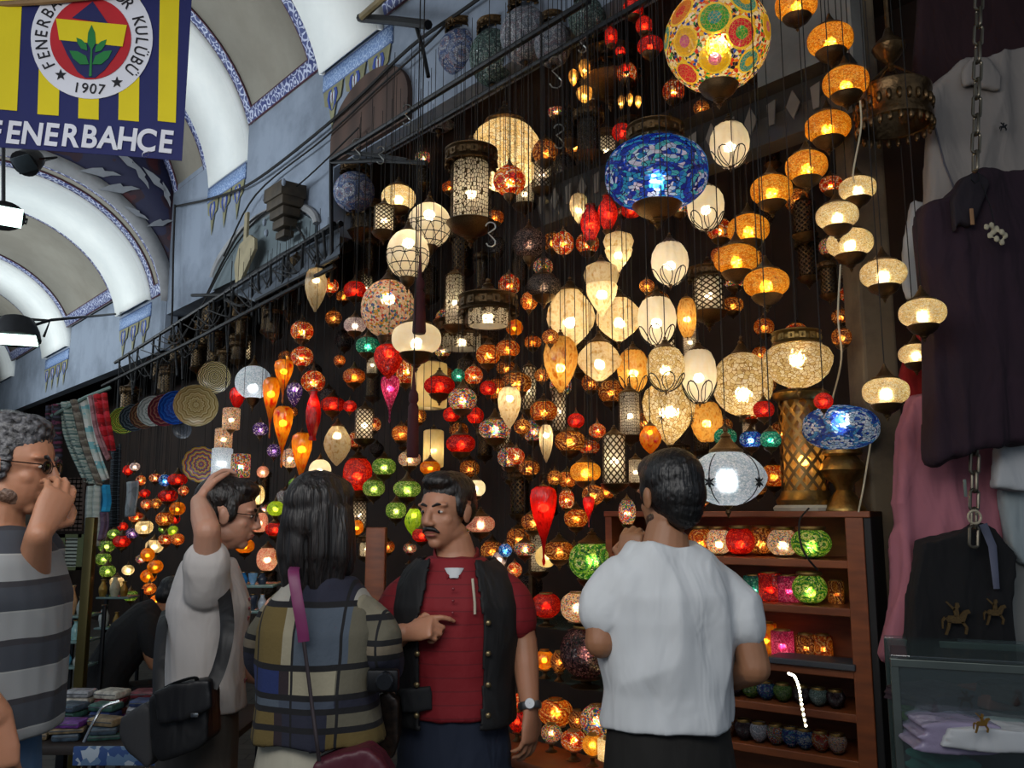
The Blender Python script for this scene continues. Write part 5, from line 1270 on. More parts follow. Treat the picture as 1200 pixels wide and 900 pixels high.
decal('crest_branch', [leaf(109, 62, radians(90), 30, 5), leaf(106, 78, radians(145), 28, 6), leaf(110, 78, radians(35), 28, 6), leaf(104, 62, radians(130), 20, 4), leaf(113, 64, radians(48), 20, 4), [(106, 92), (109, 92), (110, 58), (108, 58)]], .014, M_GRB, crest)
def letters(name, items, z, mat, parent):
    """items: (char, px x, px y, cap height px, rotation degrees)"""
    mb = MB()
    for ch, x, y, hpx, rot, bold, sx in items:
        U, V = fl(x, y); U2, V2 = fl(x, y - hpx); h = abs(V2 - V) ; v, f = text_poly(ch, h / .72, bold * h)
        ca, sa = cos(radians(rot)), sin(radians(rot))
        out = []
        for (a, b, c_) in v:
            a *= sx; b -= h * .5
            out.append((U + a * ca - b * sa, V + a * sa + b * ca, z + c_ + .0015))
        mb.add(out, f)
    mb.v = [tuple(BM @ Vector((u, v, w + wav(u, v)))) for u, v, w in mb.v]
    return mb.build(name, mat, parent, False)
letters('lettering', [(c, -6 + 22.3 * i, 153.5 + 1.35 * i, 26, -3, .038, .82) for i, c in enumerate('FENERBAHÇE')], .003, M_WHB, banner)
it = []
for i, c in enumerate('FENERBAHÇE'): a = 212 - 12.4 * i; it.append((c, 108 + 59.5 * cos(radians(a)), 46 - 59.5 * sin(radians(a)), 13, a - 90, .0, .9))
for i, c in enumerate('SPOR KULÜBÜ'):
    a = 78 - 11.6 * i; it.append((c, 108 + 59.5 * cos(radians(a)), 46 - 59.5 * sin(radians(a)), 13, a - 90, .0, .9)) if c != ' ' else None
for i, c in enumerate('1907'): it.append((c, 91 + 9.6 * i, 103.5 + .8 * i, 12, -4, .0, .9))
letters('crest_lettering', it, .007, M_INK, crest)
star = lambda cx, cy, r: [(cx + r * (1 if k % 2 == 0 else .42) * cos(pi / 2 + pi * k / 5), cy - r * (1 if k % 2 == 0 else .42) * sin(pi / 2 + pi * k / 5)) for k in range(10)]
decal('crest_star', [star(72, 89, 7)], .007, M_INK, crest); decal('crest_star', [star(138, 98, 7)], .007, M_INK, crest)
banner_pole = bar('banner_pole', [at(-40, 8, 2.95), at(50, 2, 2.95), at(100, -3, 2.96), at(220, -16, 3.02)], .012, plain('pale_wood_pole', '#8a6c48', .6, var=.3))
bpy.context.view_layer.update(); o = banner_pole; o.parent = banner; o.matrix_parent_inverse = Matrix.Translation(-BO)

# ---------------------------------------------------------------- floodlights
M_FLOOD = emis('cool_flood_tube', '#d8fff4', 5.0)
def flood(x, y, Y, w, aim, label, lit=True, rod=None, power=6):
    P = at(x, y, Y); s = pxm(P) * w; r = thing('street_floodlight', label, 'floodlight', P)
    z = Vector(aim).normalized(); x_ = z.cross(ZV).normalized(); y_ = z.cross(x_); M = basis(x_, y_, z, (0, 0, 0))
    mb = MB(); mb.loft([(M @ Vector(p), a * s, b * s, x_) for p, a, b in [((0, 0, -.42 * s), .18, .16), ((0, 0, -.34 * s), .34, .30), ((0, 0, -.1 * s), .46, .36), ((0, 0, .12 * s), .52, .40)]], 20, True); mb.build('housing', M_IRON, r)
    mb = MB(); mb.box((0, 0, .125 * s), (.86 * s, .50 * s, .03 * s), M, .01 * s); mb.build('lamp_face', M_FLOOD if lit else plain('grey_glass_face', '#30383c', .2), r)
    mb = MB(); mb.tube([M @ Vector((-.55 * s, 0, 0)), M @ Vector((-.6 * s, .2 * s, -.5 * s)), M @ Vector((.6 * s, .2 * s, -.5 * s)), M @ Vector((.55 * s, 0, 0))], .03 * s, 6); mb.build('bracket', M_IRON, r)
    if rod: bar('arm', [Vector(p) for p in rod], .012, M_IRON, r)
    if lit:
        l = bpy.data.lights.new('flood_light', 'SPOT'); l.energy = power; l.spot_size = 2.4; l.spot_blend = .6; l.color = (.8, 1, .95); l.shadow_soft_size = .05
        o = bpy.data.objects.new('flood_light', l); COL.objects.link(o); o.parent = r; o.location = M @ Vector((0, 0, .22 * s)); o.rotation_euler = z.to_track_quat('-Z', 'Y').to_euler()
flood(4, 252, 4.6, 44, (.55, -.75, -.45), 'bowl-shaped floodlight shining white under the banner at the left edge', True, [at(4, 244, 4.7), at(4, 200, 4.9), at(4, 150, 5.0)])
flood(18, 392, 6.4, 54, (.1, -.25, -.95), 'flat floodlight on a long arm over the tunnel street', True, [at(30, 384, 6.4), at(60, 375, 6.6), at(135, 368, 9.0)])
flood(32, 190, 4.0, 40, (-.3, -.6, -.7), 'unlit dark spotlight hanging just below the banner', False, [at(32, 184, 4.05), at(40, 160, 4.15), at(45, 120, 4.2)])

# ---------------------------------------------------------------- rails, cables and the awning frame
def along(pts, off): return [onwall(x, y, off) for x, y in pts]
def single(name, label, cat, mb, mat, loc=None, group=None):
    o = mb.build(name, mat); return tag(o, label, cat, group)
for pts, off, lab in [([(388, 187), (480, 128), (600, 47), (690, -14)], .46, 'upper black iron rail running above the lamps'), ([(440, 184), (520, 140), (600, 91), (720, 14), (760, -12)], .30, 'lower black iron rail behind the unlit globes')]:
    A = onwall(*pts[0], off); B = onwall(*pts[-1], off); B.z = A.z
    mb = MB(); mb.tube([A, (A + B) / 2, B], .016, 8); single('hanging_rail', lab, 'rail', mb, M_IRON)
fr = thing('iron_gantry', 'black iron frame with a corner post below the boarded arch', 'frame', onwall(388, 262, .42))
for nm, pts in [('post', [(388, 187), (388, 225), (389, 330)]), ('crossbar', [(388, 190), (440, 188), (500, 191)]), ('brace', [(400, 178), (440, 182), (478, 188)])]:
    bar(nm, along(pts, .44), .013, M_IRON, fr)
br = thing('wall_bracket', 'black iron bracket tied with a bamboo pole near the top rib', 'bracket', onwall(424, 20, .3))
bar('arm', along([(422, 21), (460, 24), (502, 29)], .3), .028, M_IRON, br); bar('bamboo_pole', along([(424, 20), (440, 6), (462, -14)], .34), .024, plain('bamboo', '#7a6a48', .5, var=.3), br); bar('strut', along([(488, 32), (495, 55), (502, 90)], .3), .012, M_IRON, br)
for pts, off, r, lab in [([(205, 242), (250, 232), (300, 211), (400, 132), (480, 56), (545, 10), (600, -30)], .20, .011, 'thick black cable sagging along the plaster wall to the top'), ([(262, 300), (300, 228), (380, 162), (440, 106), (500, 52), (530, 20)], .20, .007, 'thin cable strung below the thick one on the plaster'),
        ([(205, 240), (203, 300), (202, 360), (200, 400)], .22, .010, 'black cable dropping straight down the corner of the wall'), ([(240, 350), (262, 305), (285, 268), (318, 246), (345, 262), (362, 290)], .21, .009, 'black cable bundle looped round the pointed alcove'), ([(210, 400), (240, 352), (268, 300), (300, 258), (360, 208), (420, 150)], .24, .006, 'thin black wire crossing the plaster beside the alcove')]:
    mb = MB(); mb.tube(catmull(along(pts, off), 6), r, 6); single('power_cable', lab, 'cable', mb, M_CORD, group='cables on the plaster wall')
aw = thing('iron_awning', 'tangled dark awning frame along the left shops below the vault', 'awning', wp(5.0, .4, 2.9))
for pts, off, r in [([(135, 425), (250, 352), (392, 262)], .35, .016), ([(120, 452), (240, 392), (392, 312)], .55, .014), ([(225, 346), (300, 345), (392, 318)], .25, .014), ([(265, 342), (330, 300), (400, 262)], .30, .02)]:
    bar('rail', along(pts, off), r, M_IRON, aw)
for i in range(20):
    x = 142 + i * 12.4 + random.uniform(-5, 5); y = 425 - (x - 135) * .63
    bar('upright', [onwall(x, y, .36), onwall(x + random.uniform(-6, 6), y + 40 + random.uniform(0, 30), .5)], .010, M_IRON, aw)
for i in range(34):
    x = 146 + (i % 17) * 14 + random.uniform(-8, 8); y = 428 - (x - 135) * .6
    p = [onwall(x, y, .4), onwall(x + 18, y + random.uniform(5, 30), .46), onwall(x + 34, y - 10 + random.uniform(-8, 20), .4)]
    bar('wire', catmull(p, 5), .005, M_CORD, aw)
sh = thing('canopy_sheet', 'grey translucent awning sheet under the pointed alcove', 'awning', onwall(330, 310, .2))
mb = MB(); q = [onwall(268, 340, .16), onwall(398, 258, .16), onwall(398, 300, .50), onwall(300, 352, .50)]
mb.add([*q, *[p - ZV * .012 for p in q]], [(0, 1, 2, 3), (7, 6, 5, 4), (0, 4, 5, 1), (1, 5, 6, 2), (2, 6, 7, 3), (3, 7, 4, 0)]); local(mb, sh); mb.build('sheet', plain('grey_awning_sheet', '#4a525c', .6, var=.2), sh, False)
bar('sheet_edge', [q[3], q[2]], .012, M_IRON, sh)
sg = thing('wooden_board', 'pale broken wooden board hanging in the pointed alcove', 'board', onwall(288, 298, .26))
M = basis(-DW, ZV, NW, (0, 0, 0)); k_ = pxm(onwall(288, 298, .26)) * 1.55
mb = MB(); mb.prism([(a * k_, b * k_) for a, b in [(-18, -4), (-14, -20), (-8, -22), (18, 0), (17, 8), (8, 13), (-10, 10)]][::1], -.012, .012, M); mb.build('board', plain('pale_driftwood', '#8f8468', .8, var=.2), sg, False)
mb = MB(); mb.box((-1 * k_, 22 * k_, 0), (5 * k_, 22 * k_, .02), M); mb.build('hanger', plain('pale_driftwood', '#8f8468', .8), sg, False)
cb = thing('timber_bracket', 'dark carved timber bracket fixed beside the pointed alcove', 'bracket', onwall(336, 255, .24))
k_ = pxm(onwall(336, 255, .24)) * 1.05
mb = MB()
for i, (w_, h_) in enumerate([(44, 16), (40, 12), (34, 10), (28, 10), (22, 8)]): mb.box((2 * i * .4 * k_, (26 - i * 12) * k_, .02), (w_ * k_, h_ * k_, (.20 - .03 * i)), M, .008)
mb.build('corbel', plain('dark_carved_timber', '#3a3022', .7, var=.4, scale=14), cb)
mb = MB()
for (a, b) in [(-20, -4), (-14, -18), (24, 30), (-24, 26)]: mb.ell(M @ Vector((a * k_, b * k_, .11)), (.016, .016, .03), None, 8, 6)
mb.build('plaster_crumb', M_WALL, cb)
# right-hand strip of wall above the shop and its carved cornice board
mb = MB(); wall_quad(mb, -1.32, -.90, 3.22, 3.97, -.05, .1); struct('wall_shop_front', mb, plaster('dim_grey_plaster', '#8c877e', '#6a665f'))
cn = thing('cornice_board', 'dark carved cornice board above the shop opening at the upper right', 'cornice', wp(-.9, -.02, 3.15))
mb = MB(); a, b = wp(.35, .02, 3.16), wp(-1.34, .02, 3.16)
for z, h, d in ((0, .20, .06), (.12, .04, .12), (-.12, .05, .10)): mb.loft([(a + ZV * z, h / 2, d / 2, ZV), (b + ZV * z, h / 2, d / 2, ZV)], 4)
local(mb, cn); mb.build('board', plain('dark_cornice_wood', '#2c2620', .6, var=.3), cn, False)
mb = MB()
for i in range(17):
    c_ = wp(.30 - i * .095, .062, 3.16); mb.prism([(-.03, 0), (0, -.06), (.03, 0), (0, .06)] if i % 2 else [(-.012, -.05), (.012, -.05), (.02, .05), (-.02, .04)], 0, .006, basis(-DW, ZV, NW, c_))
local(mb, cn); mb.build('carving', plain('worn_cornice_relief', '#6a6258', .7), cn, False)

# hooks
def shook(x, y, h, off, lab):
    P = onwall(x, y, off); s = pxm(P) * h / 2; r = []
    for i in range(17):
        u = i / 16; a = u * 2 * pi
        r.append(P + Vector((.42 * s * sin(a) * (1 if u < .5 else 1.0), 0, s * (1 - 2 * u) + .0)))
    r = [P + Vector((.38 * s * cos(t_), 0, .62 * s + .38 * s * sin(t_))) for t_ in [pi * .95 - i * .3 for i in range(12)]] + [P + Vector((-.38 * s * cos(t_), 0, -.62 * s - .38 * s * sin(t_))) for t_ in [pi * .95 + .3 * -11 + i * -.3 + pi * 1.1 for i in range(0)]] + [P + Vector((x_ * s, 0, z_ * s)) for x_, z_ in [(-.2, .1), (.1, -.2), (.36, -.5), (.34, -.8), (.1, -.98), (-.2, -.92), (-.34, -.7)]]
    mb = MB(); mb.tube(r, .0035, 6); single('s_hook', lab, 'hook', mb, plain('galvanised_wire', '#9a9a94', .35, .9), group='wire hooks on the rails')
for (x, y, h, off, lab) in [(575, 275, 30, .62, 'wire hook hanging beside the big pierced cylinder lantern'), (477, 135, 26, .47, 'wire hook on the upper rail in front of the boarded arch, nearest the globes'), (418, 175, 26, .47, 'wire hook on the upper rail at its left end'), (446, 182, 22, .47, 'wire hook on the crossbar under the boarded arch'), (651, 85, 40, .32, 'long wire hook on the lower rail beside the amber drops'), (682, 50, 26, .32, 'wire hook on the lower rail left of the small red globes'), (655, 160, 30, .30, 'wire hook below the lower rail, near the dark lantern')]:
    shook(x, y, h, off, lab)

# tassel on the flattened white globe
tz = thing('tassel', 'dark maroon tassel hanging in front of the flattened white globe lamp', 'tassel', tas.location + Vector((.03, -.16, .1)))
M_TAS = plain('maroon_tassel_thread', '#3c0a12', .8, bump=.4, bscale=200)
mb = MB(); mb.lathe([(.003, .30), (.010, .16), (.02, .14), (.022, .11), (.015, .095), (.024, .08), (.030, -.10), (.026, -.11)], 16, None, 12, .06, 0, True); mb.build('skirt', M_TAS, tz)
mb = MB(); mb.tube([(0, 0, .15), (0, 0, .9), (0, 0, 1.6)], .003, 6); mb.build('cord', M_CORD, tz)
t2 = thing('tassel', 'long dark maroon tassel hanging among the red lamps above the man in the vest', 'tassel', onwall(484, 500, .75))
mb = MB(); mb.lathe([(.003, .28), (.010, .17), (.02, .15), (.022, .12), (.015, .105), (.022, .09), (.026, -.13), (.022, -.14)], 16, None, 12, .06, 0, True); mb.build('skirt', M_TAS, t2)
mb = MB(); mb.tube([(0, 0, .2), (0, 0, 1.2), (0, 0, 2.1)], .003, 6); mb.build('cord', M_CORD, t2)

# ---------------------------------------------------------------- ring chandelier at the upper right
P_ = onwall(1047, 132, .15); s = pxm(P_); rc = thing('ring_chandelier', 'big dark filigree ring chandelier hung on rods at the upper right', 'chandelier', P_)
mb = MB(); R_ = 42 * s
mb.lathe([(R_ * .96, .07), (R_ * 1.02, .075), (R_ * 1.02, .06), (R_ * .98, .05), (R_ * .98, -.02), (R_ * 1.02, -.03), (R_ * 1.02, -.045), (R_ * .97, -.05), (R_ * .92, -.045), (R_ * .92, .07)], 40); mb.build('ring', M_BRZ, rc)
for q in range(24):
    a = 2 * pi * q / 24; mb = MB(); mb.ell((R_ * .99 * cos(a), R_ * .99 * sin(a), .015), (.010, .010, .020), None, 8, 6); mb.build('bead', M_BRZ, rc); mb = MB(); mb.ell((R_ * .98 * cos(a), R_ * .98 * sin(a), -.06), (.009, .009, .018), None, 8, 6); mb.build('drop', M_BRZ, rc)
hubz = (onwall(1036, 55, .15) - P_).z
mb = MB(); mb.lathe([(.01, hubz + .06), (.02, hubz + .03), (.052, hubz), (.056, hubz - .012), (.048, hubz - .03), (.03, hubz - .055), (.012, hubz - .07), (.02, hubz - .085), (.004, hubz - .10)], 20); mb.build('hub', M_BRZ, rc)
for q in range(4):
    a = 2 * pi * q / 4 + .5; mb = MB(); mb.tube([(.01 * cos(a), .01 * sin(a), hubz - .08), (R_ * .97 * cos(a), R_ * .97 * sin(a), .07)], .005, 6); mb.build('rod', M_BRZ, rc)
mb = MB(); mb.tube([(0, 0, hubz), (0, 0, hubz + .9)], .008, 6); mb.build('stem', M_BRZ, rc)

# ---------------------------------------------------------------- shelf unit with mosaic candle cups
e1 = Vector((-.82, .57, 0)).normalized(); e2 = Vector((.57, .82, 0)).normalized()
PC = at(1009, 750, 3.0); PC = Vector((PC.x, PC.y, 0))
su = thing('shelf_unit', 'orange-brown wooden shelf unit full of mosaic candle cups at the right', 'shelf unit', PC)
t = NT('orange_brown_wood'); co = t.coord('Object', (6, 6, 30)); n = t.n('TexNoise', {0: co, 'Scale': 1.0, 'Detail': 4.0}).outputs[0]
M_OW = t.done(t.bsdf(Base_Color=t.ramp(n, [(.3, rgb('#6a3418')), (.7, rgb('#8c4a22'))]), Roughness=.5))
M_BLKW = plain('black_side_board', '#0c0a0a', .6)
UL = .95; UD = .30
def ub(name, a0, a1, d0, d1, z0, z1, mat):
    mb = MB(); M = basis(e1, e2, ZV, PC); mb.box(((a0 + a1) / 2, (d0 + d1) / 2, (z0 + z1) / 2), (a1 - a0, d1 - d0, z1 - z0), M, .003); local(mb, su); return mb.build(name, mat, su, False)
def zat(y): d = ray(990, y); tt = (PC - e1 * 0 - CAM).dot(e2) / d.dot(e2); return (CAM + d * tt).z
ztop = zat(599)
ub('side_panel', -.055, -.03, .0, UD, 0, ztop, M_BLKW); ub('stile', -.03, .03, -.005, .03, 0, ztop, M_OW); ub('side_panel', UL, UL + .03, 0, UD, 0, ztop, M_OW); ub('back_panel', 0, UL, UD - .012, UD, 0, ztop, M_OW); ub('top_board', -.055, UL + .03, -.01, UD, ztop - .022, ztop, M_OW)
SHZ = []
for y in (657, 713, 785, 836, 890):
    z = zat(y); SHZ.append(z); ub('shelf', 0, UL, 0, UD, z - .028, z, M_OW)
ub('grey_tray', .02, .32, -.02, .12, SHZ[2] + .001, SHZ[2] + .022, plain('grey_tray_plastic', '#3c4046', .5))
def on_unit(x, z, d=.12):
    """point on the shelf line seen at picture column x, height z, depth d into the unit"""
    best = None
    for i in range(400):
        a = i / 400 * UL; q = PC + e1 * a + e2 * d + ZV * z; v = q - CAM; px = 600 + FPX * v.x / v.dot(FW)
        if best is None or abs(px - x) < best[0]: best = (abs(px - x), q)
    return best[1]
def cup(x, shelf, r, hgt, form, mat, lit, desc, d=.10, cat='candle cup', name='candle_cup', z=None, group='mosaic candle cups on the shelf unit'):
    q = on_unit(x, (SHZ + [ztop])[shelf] if z is None else z, d); s = pxm(q); RX, RY = r * s, hgt * s
    root = thing(name, None, cat, q, random.uniform(0, 6), group)
    inst('glass_bowl', unit(form), G[mat], root, (0, 0, RY * 1.0 + .001), (RX, RX, RY))
    mbk = unit_metal('base'); inst('foot', mbk, M_BRZ, root, (0, 0, .006), (RX * .55, RX * .55, .007))
    inst('rim', unit_metal('rim'), M_BRASS, root, (0, 0, RY * 1.98), (RX * .72, RX * .72, .012))
    if lit: light_in(root, RY * .8, LM.get(mat, 1.8) * lit * RX * RY * 95, RX * .2, WARM)
    LAMPS.append(dict(o=root, x=x, y=None, r=r, desc=desc, form=form, mat=mat, lit=lit)); return root
mb = MB(); mb.lathe([(.92, -.4), (1, -.5), (1.05, 0), (1.0, .5), (.92, .4)], 20); GM['m_rim'] = mb.mesh('metal_rim')
cup(822, 0, 15, 16, 'ball', 'orange', .5, 'round orange mosaic cup'); cup(843, 0, 15, 16, 'ball', 'multiw', .9, 'round bright white mosaic cup'); cup(868, 0, 17, 17, 'ball', 'red', .7, 'round bright red mosaic cup'); cup(893, 0, 15, 17, 'ball', 'brown', .4, 'round brown and red mosaic cup', .16); cup(918, 0, 18, 17, 'ball', 'multiw', .6, 'round pale pink mosaic cup'); cup(952, 0, 23, 18, 'ball', 'greenm', .55, 'big round green and gold mosaic cup', .05)
cup(884, 1, 12, 14, 'cyl', 'teal', .3, 'small teal mosaic cup'); cup(903, 1, 14, 16, 'cyl', 'red', .6, 'bright red mosaic cup'); cup(925, 1, 13, 15, 'cyl', 'magenta', .5, 'magenta mosaic cup'); cup(950, 1, 20, 18, 'ball', 'greenm', .55, 'round green mosaic cup with gold', .06); cup(981, 1, 9, 13, 'cyl', 'brown', .15, 'small dark brown mosaic cup', .14)
cup(898, 2, 13, 17, 'cyl', 'flame', .8, 'glowing orange glass cup', .20); cup(918, 2, 13, 15, 'cyl', 'magenta', 1.1, 'glowing hot pink glass cup', .14); cup(945, 2, 11, 13, 'cyl', 'brown', .25, 'amber glass cup', .18); cup(965, 2, 11, 13, 'cyl', 'orange', .15, 'dull orange mosaic cup', .2)
for x, m_ in ((862, 'violet'), (880, 'greenm'), (898, 'blue'), (918, 'green'), (940, 'violet'), (960, 'smokeg'), (980, 'violet')): cup(x, 3, 11, 10, 'bowl', m_, 0, 'unlit ' + names.get(m_, 'dark mosaic') + ' bowl', .06, group='unlit bowls on the lower shelves')
for x, m_ in ((852, 'brown'), (872, 'violet'), (890, 'smoke'), (910, 'multi'), (928, 'blue'), (944, 'bluew'), (962, 'redm'), (982, 'multiw')): cup(x, 4, 11, 11, 'bowl', m_, 0, 'unlit ' + names.get(m_, 'dark mosaic') + ' bowl', .05, group='unlit bowls on the lower shelves')
mb = MB(); pts = [at(924, 789, 2.97), at(931, 793, 2.95), at(936, 806, 2.95), at(939, 825, 2.95), at(944, 850, 2.95)]; P2 = catmull(pts, 4)
ld = thing('led_strip', 'short strip of glowing white lights dangling across the lower shelves', 'light strip', pts[0])
mb.loft([(p, .005, .002, Vector((1, 0, 0))) for p in P2], 8); local(mb, ld); mb.build('tape', plain('white_tape', '#b0aa98', .5), ld)
M_LED = emis('white_led', '#fff4d8', 12)
for p in P2[::1]:
    mb = MB(); mb.ell(p + Vector((0, -.004, 0)), (.0045, .003, .0045), None, 8, 6); local(mb, ld); mb.build('led', M_LED, ld)
# brass lamps on top of the unit
q = on_unit(945, ztop, .12); s = pxm(q); bt = thing('brass_column_lamp', 'tall pierced brass column lamp on a white base plate on the shelf unit', 'table lamp', q)
mb = MB(); mb.lathe([(.001, .001), (38 * s, .001), (39 * s, .012), (36 * s, .022), (.001, .022)], 8); mb.build('base_plate', plain('white_base_plate', '#b8b2a0', .5), bt)
inst('pierced_column', unit('cyl'), M_PB, bt, (0, 0, .03 + 62 * s), (27 * s, 27 * s, 62 * s)); inst('lining', unit('cyl'), G['ambclr'], bt, (0, 0, .03 + 62 * s), (23 * s, 23 * s, 60 * s))
mb = MB(); mb.lathe([(33 * s, .022), (34 * s, .04), (29 * s, .06), (27.5 * s, .075)], 28); mb.build('foot_ring', M_BRASS, bt); mb = MB(); z9 = .03 + 120 * s; mb.lathe([(27.5 * s, z9), (32 * s, z9 + .012), (33 * s, z9 + .03), (28 * s, z9 + .04)], 28); mb.build('top_ring', M_BRASS, bt)
light_in(bt, .03 + 50 * s, .35, .02, WARM, False)
q = on_unit(990, ztop, .10); s = pxm(q); bw = [d for d in LAMPS if d['mat'] == 'bluew' and d['x'] == 985][0]['o']
bw.location = q + ZV * (98 * s)
mb = MB(); H_ = 98 * s
mb.lathe([(.02, -26 * s), (22 * s, -27 * s), (23 * s, -31 * s), (16 * s, -34 * s), (24 * s, -42 * s), (27 * s, -50 * s), (22 * s, -58 * s), (12 * s, -66 * s), (9 * s, -74 * s), (14 * s, -80 * s), (20 * s, -90 * s), (24 * s, -95 * s), (24 * s, -98 * s)], 28); o = mb.build('brass_urn', M_BRASS, bw); bw.rotation_euler = (0, 0, 0)
mb = MB(); pts = catmull([on_unit(948, ztop + .01, -.01), at(937, 610, 2.95), at(938, 635, 2.93), at(945, 652, 2.93), at(958, 668, 2.95)], 6); mb.tube(pts, .0035, 6); single('power_lead', 'black lamp cord hanging from the white base plate over the top shelf', 'cord', mb, M_CORD)
for pts, lab in [([(1008, 118, .36), (1009, 150, .36), (1000, 200, .36), (1001, 214, .36)], 'pale wire beside the amber globes at the upper right'), ([(985, 310, .4), (982, 370, .4), (986, 420, .4), (975, 470, .35)], 'pale wire hanging below the cream globes'), ([(1020, 520, .2), (1012, 570, .25), (1006, 600, .25)], 'thin wire from the blue and white lamp to the shelf top')]:
    mb = MB(); mb.tube(catmull([onwall(*p) for p in pts], 6), .003, 6); single('lamp_wire', lab, 'wire', mb, plain('pale_flex', '#b0a488', .5))

# ---------------------------------------------------------------- pillar between shelf unit and clothes
P_ = at(1044, 700, 3.12); M_PIL = plaster('old_pillar_stone', '#6a5c48', '#463c30', 3)
mb = MB(); mb.box((P_.x + .02, P_.y + .08, 1.9), (.13, .16, 3.8), None, .012); mb.box((P_.x + .02, P_.y + .07, .15), (.17, .2, .3), None, .012); struct('wall_pillar', mb, M_PIL)

# ---------------------------------------------------------------- clothes at the right
def cloth_thing(name, label, cat, outline, Y, thick, mat, part='cloth', **kw):
    c = at(sum(p[0] for p in outline) / len(outline), max(p[1] for p in outline), Y); r = thing(name, label, cat, c, 0, 'clothes hanging at the right'); flat_piece(r, part, outline, Y, thick, mat, **kw); return r
M_PUR = cloth_mat('aubergine_knit', '#26101f', .4, .9, .25); M_MAR = cloth_mat('dark_maroon_cotton', '#2a1016', .3, .9); M_OFFW = cloth_mat('off_white_pique', '#8a827c', .3, .9); M_PINK = cloth_mat('pink_pique', '#a86874', .3, .9); M_BLKC = cloth_mat('black_jersey', '#070609', .35, .9); M_GOLD = plain('gold_embroidery', '#7a5a20', .45, .4); M_WHC = cloth_mat('white_jersey', '#b4b6b8', .25, .9); M_REDC = cloth_mat('red_jersey', '#8a1010', .3, .9)
M_GOLDK = plain('dull_gold_embroidery', '#4e3a16', .6, .2, .4, 200)
def emblem(root, x, y, h, Y, mat=None, flip=1, name='embroidered_rider'):
    """small embroidered horse-and-rider mark"""
    P = at(x, y, Y); s = pxm(P) * h; mb = MB(); M = basis(Vector((flip, 0, 0)), ZV, Vector((0, -1, 0)), P)
    for pl in [[(-.42, .02), (-.30, .14), (.05, .12), (.22, .30), (.40, .34), (.46, .22), (.34, .18), (.26, .0), (.2, -.12), (-.1, -.12), (-.34, -.10)], [(-.34, -.08), (-.24, -.08), (-.30, -.30), (-.40, -.52), (-.48, -.50), (-.40, -.30)], [(.10, -.08), (.22, -.08), (.34, -.28), (.28, -.50), (.2, -.48), (.24, -.28)], [(-.42, .02), (-.5, -.06), (-.52, -.3), (-.56, -.3), (-.56, 0), (-.46, .1)], [(-.10, .10), (.06, .12), (.04, .38), (.10, .44), (.06, .56), (-.04, .56), (-.06, .44), (-.14, .36)], [(-.06, .36), (-.34, .62), (-.38, .58), (-.12, .30)]]:
        mb.prism([(a * s, b * s) for a, b in pl], 0, .004, M)
    local(mb, root); return mb.build(name, mat or M_GOLD, root, False)
g = cloth_thing('shirt', 'dark maroon shirt hanging at the top right behind the white polo', 'shirt', [(1080, -40), (1073, 60), (1072, 88), (1084, 108), (1120, 92), (1160, 80), (1215, 76), (1215, -40)], 2.98, .05, M_MAR, seed=21)
g = cloth_thing('polo_shirt', 'off-white polo shirt hanging at the top right beside the chain', 'shirt', [(1088, 118), (1105, 92), (1130, 74), (1160, 66), (1215, 56), (1215, 235), (1150, 250), (1088, 245), (1086, 170)], 2.88, .06, M_OFFW, seed=22, amp=.034)
flat_piece(g, 'collar', [(1126, 84), (1140, 66), (1158, 68), (1172, 90), (1172, 108), (1150, 104), (1140, 98), (1130, 104)], 2.82, .025, M_OFFW, seed=3, amp=.004)
mb = MB(); mb.loft([(at(1096, 150, 2.83), .004, .003), (at(1106, 190, 2.825), .004, .003), (at(1121, 228, 2.825), .004, .003)], 6); local(mb, g); mb.build('side_seam', plain('dark_seam', '#4a4850', .8), g)
emblem(g, 1176, 149, 9, 2.815, M_IRON)
g = cloth_thing('sweater', 'large dark aubergine polo sweater hanging at the right in front of the pink shirt', 'sweater', [(1076, 262), (1082, 244), (1110, 236), (1130, 212), (1160, 204), (1215, 194), (1215, 514), (1150, 522), (1120, 530), (1091, 542), (1090, 470), (1086, 400), (1078, 320)], 2.72, .07, M_PUR, seed=24, amp=.032, sc=6, folds=(1.6, 1, .14))
flat_piece(g, 'collar', [(1112, 234), (1128, 208), (1148, 202), (1160, 214), (1150, 240), (1138, 268), (1122, 262), (1116, 280)], 2.655, .03, cloth_mat('dark_collar_knit', '#170c16', .3), seed=5, amp=.004)
mb = MB(); mb.box((0, 0, 0), (.012, .006, .055), Matrix.Translation(at(1139, 254, 2.625)), .002); local(mb, g); mb.build('neck_label', plain('tan_neck_label', '#8a6440', .6), g)
mb = MB(); mb.v, mb.f = [], []
for i, (a, b) in enumerate([(1156, 266), (1162, 264), (1168, 268), (1174, 272), (1178, 276), (1160, 276), (1168, 280), (1174, 284), (1164, 272)]): mb.ell(at(a, b, 2.61 + .006 * (i % 3)), (.010, .006, .012), None, 8, 6)
local(mb, g); remesh(mb, 'tag_bunch', plain('cream_paper_tags', '#a09880', .7), g, .004, 1)
mb = MB(); mb.tube([at(1150, 215, 2.63), at(1160, 240, 2.615), at(1166, 264, 2.61)], .0015, 5); local(mb, g); mb.build('tag_string', M_IRON, g)
g = cloth_thing('polo_shirt', 'pink polo shirt hanging at the right under the aubergine sweater', 'shirt', [(1064, 472), (1070, 466), (1100, 470), (1166, 470), (1168, 560), (1166, 655), (1110, 668), (1090, 690), (1068, 772), (1036, 770), (1046, 690), (1056, 615), (1052, 590), (1054, 540)], 2.93, .07, M_PINK, seed=26, amp=.034, sc=6, folds=(1.5, 1, .3))
g = cloth_thing('shirt', 'white shirt hem hanging at the right edge above a pale blue sleeve', 'shirt', [(1170, 515), (1215, 505), (1215, 578), (1163, 572)], 2.80, .05, M_WHC, seed=27)
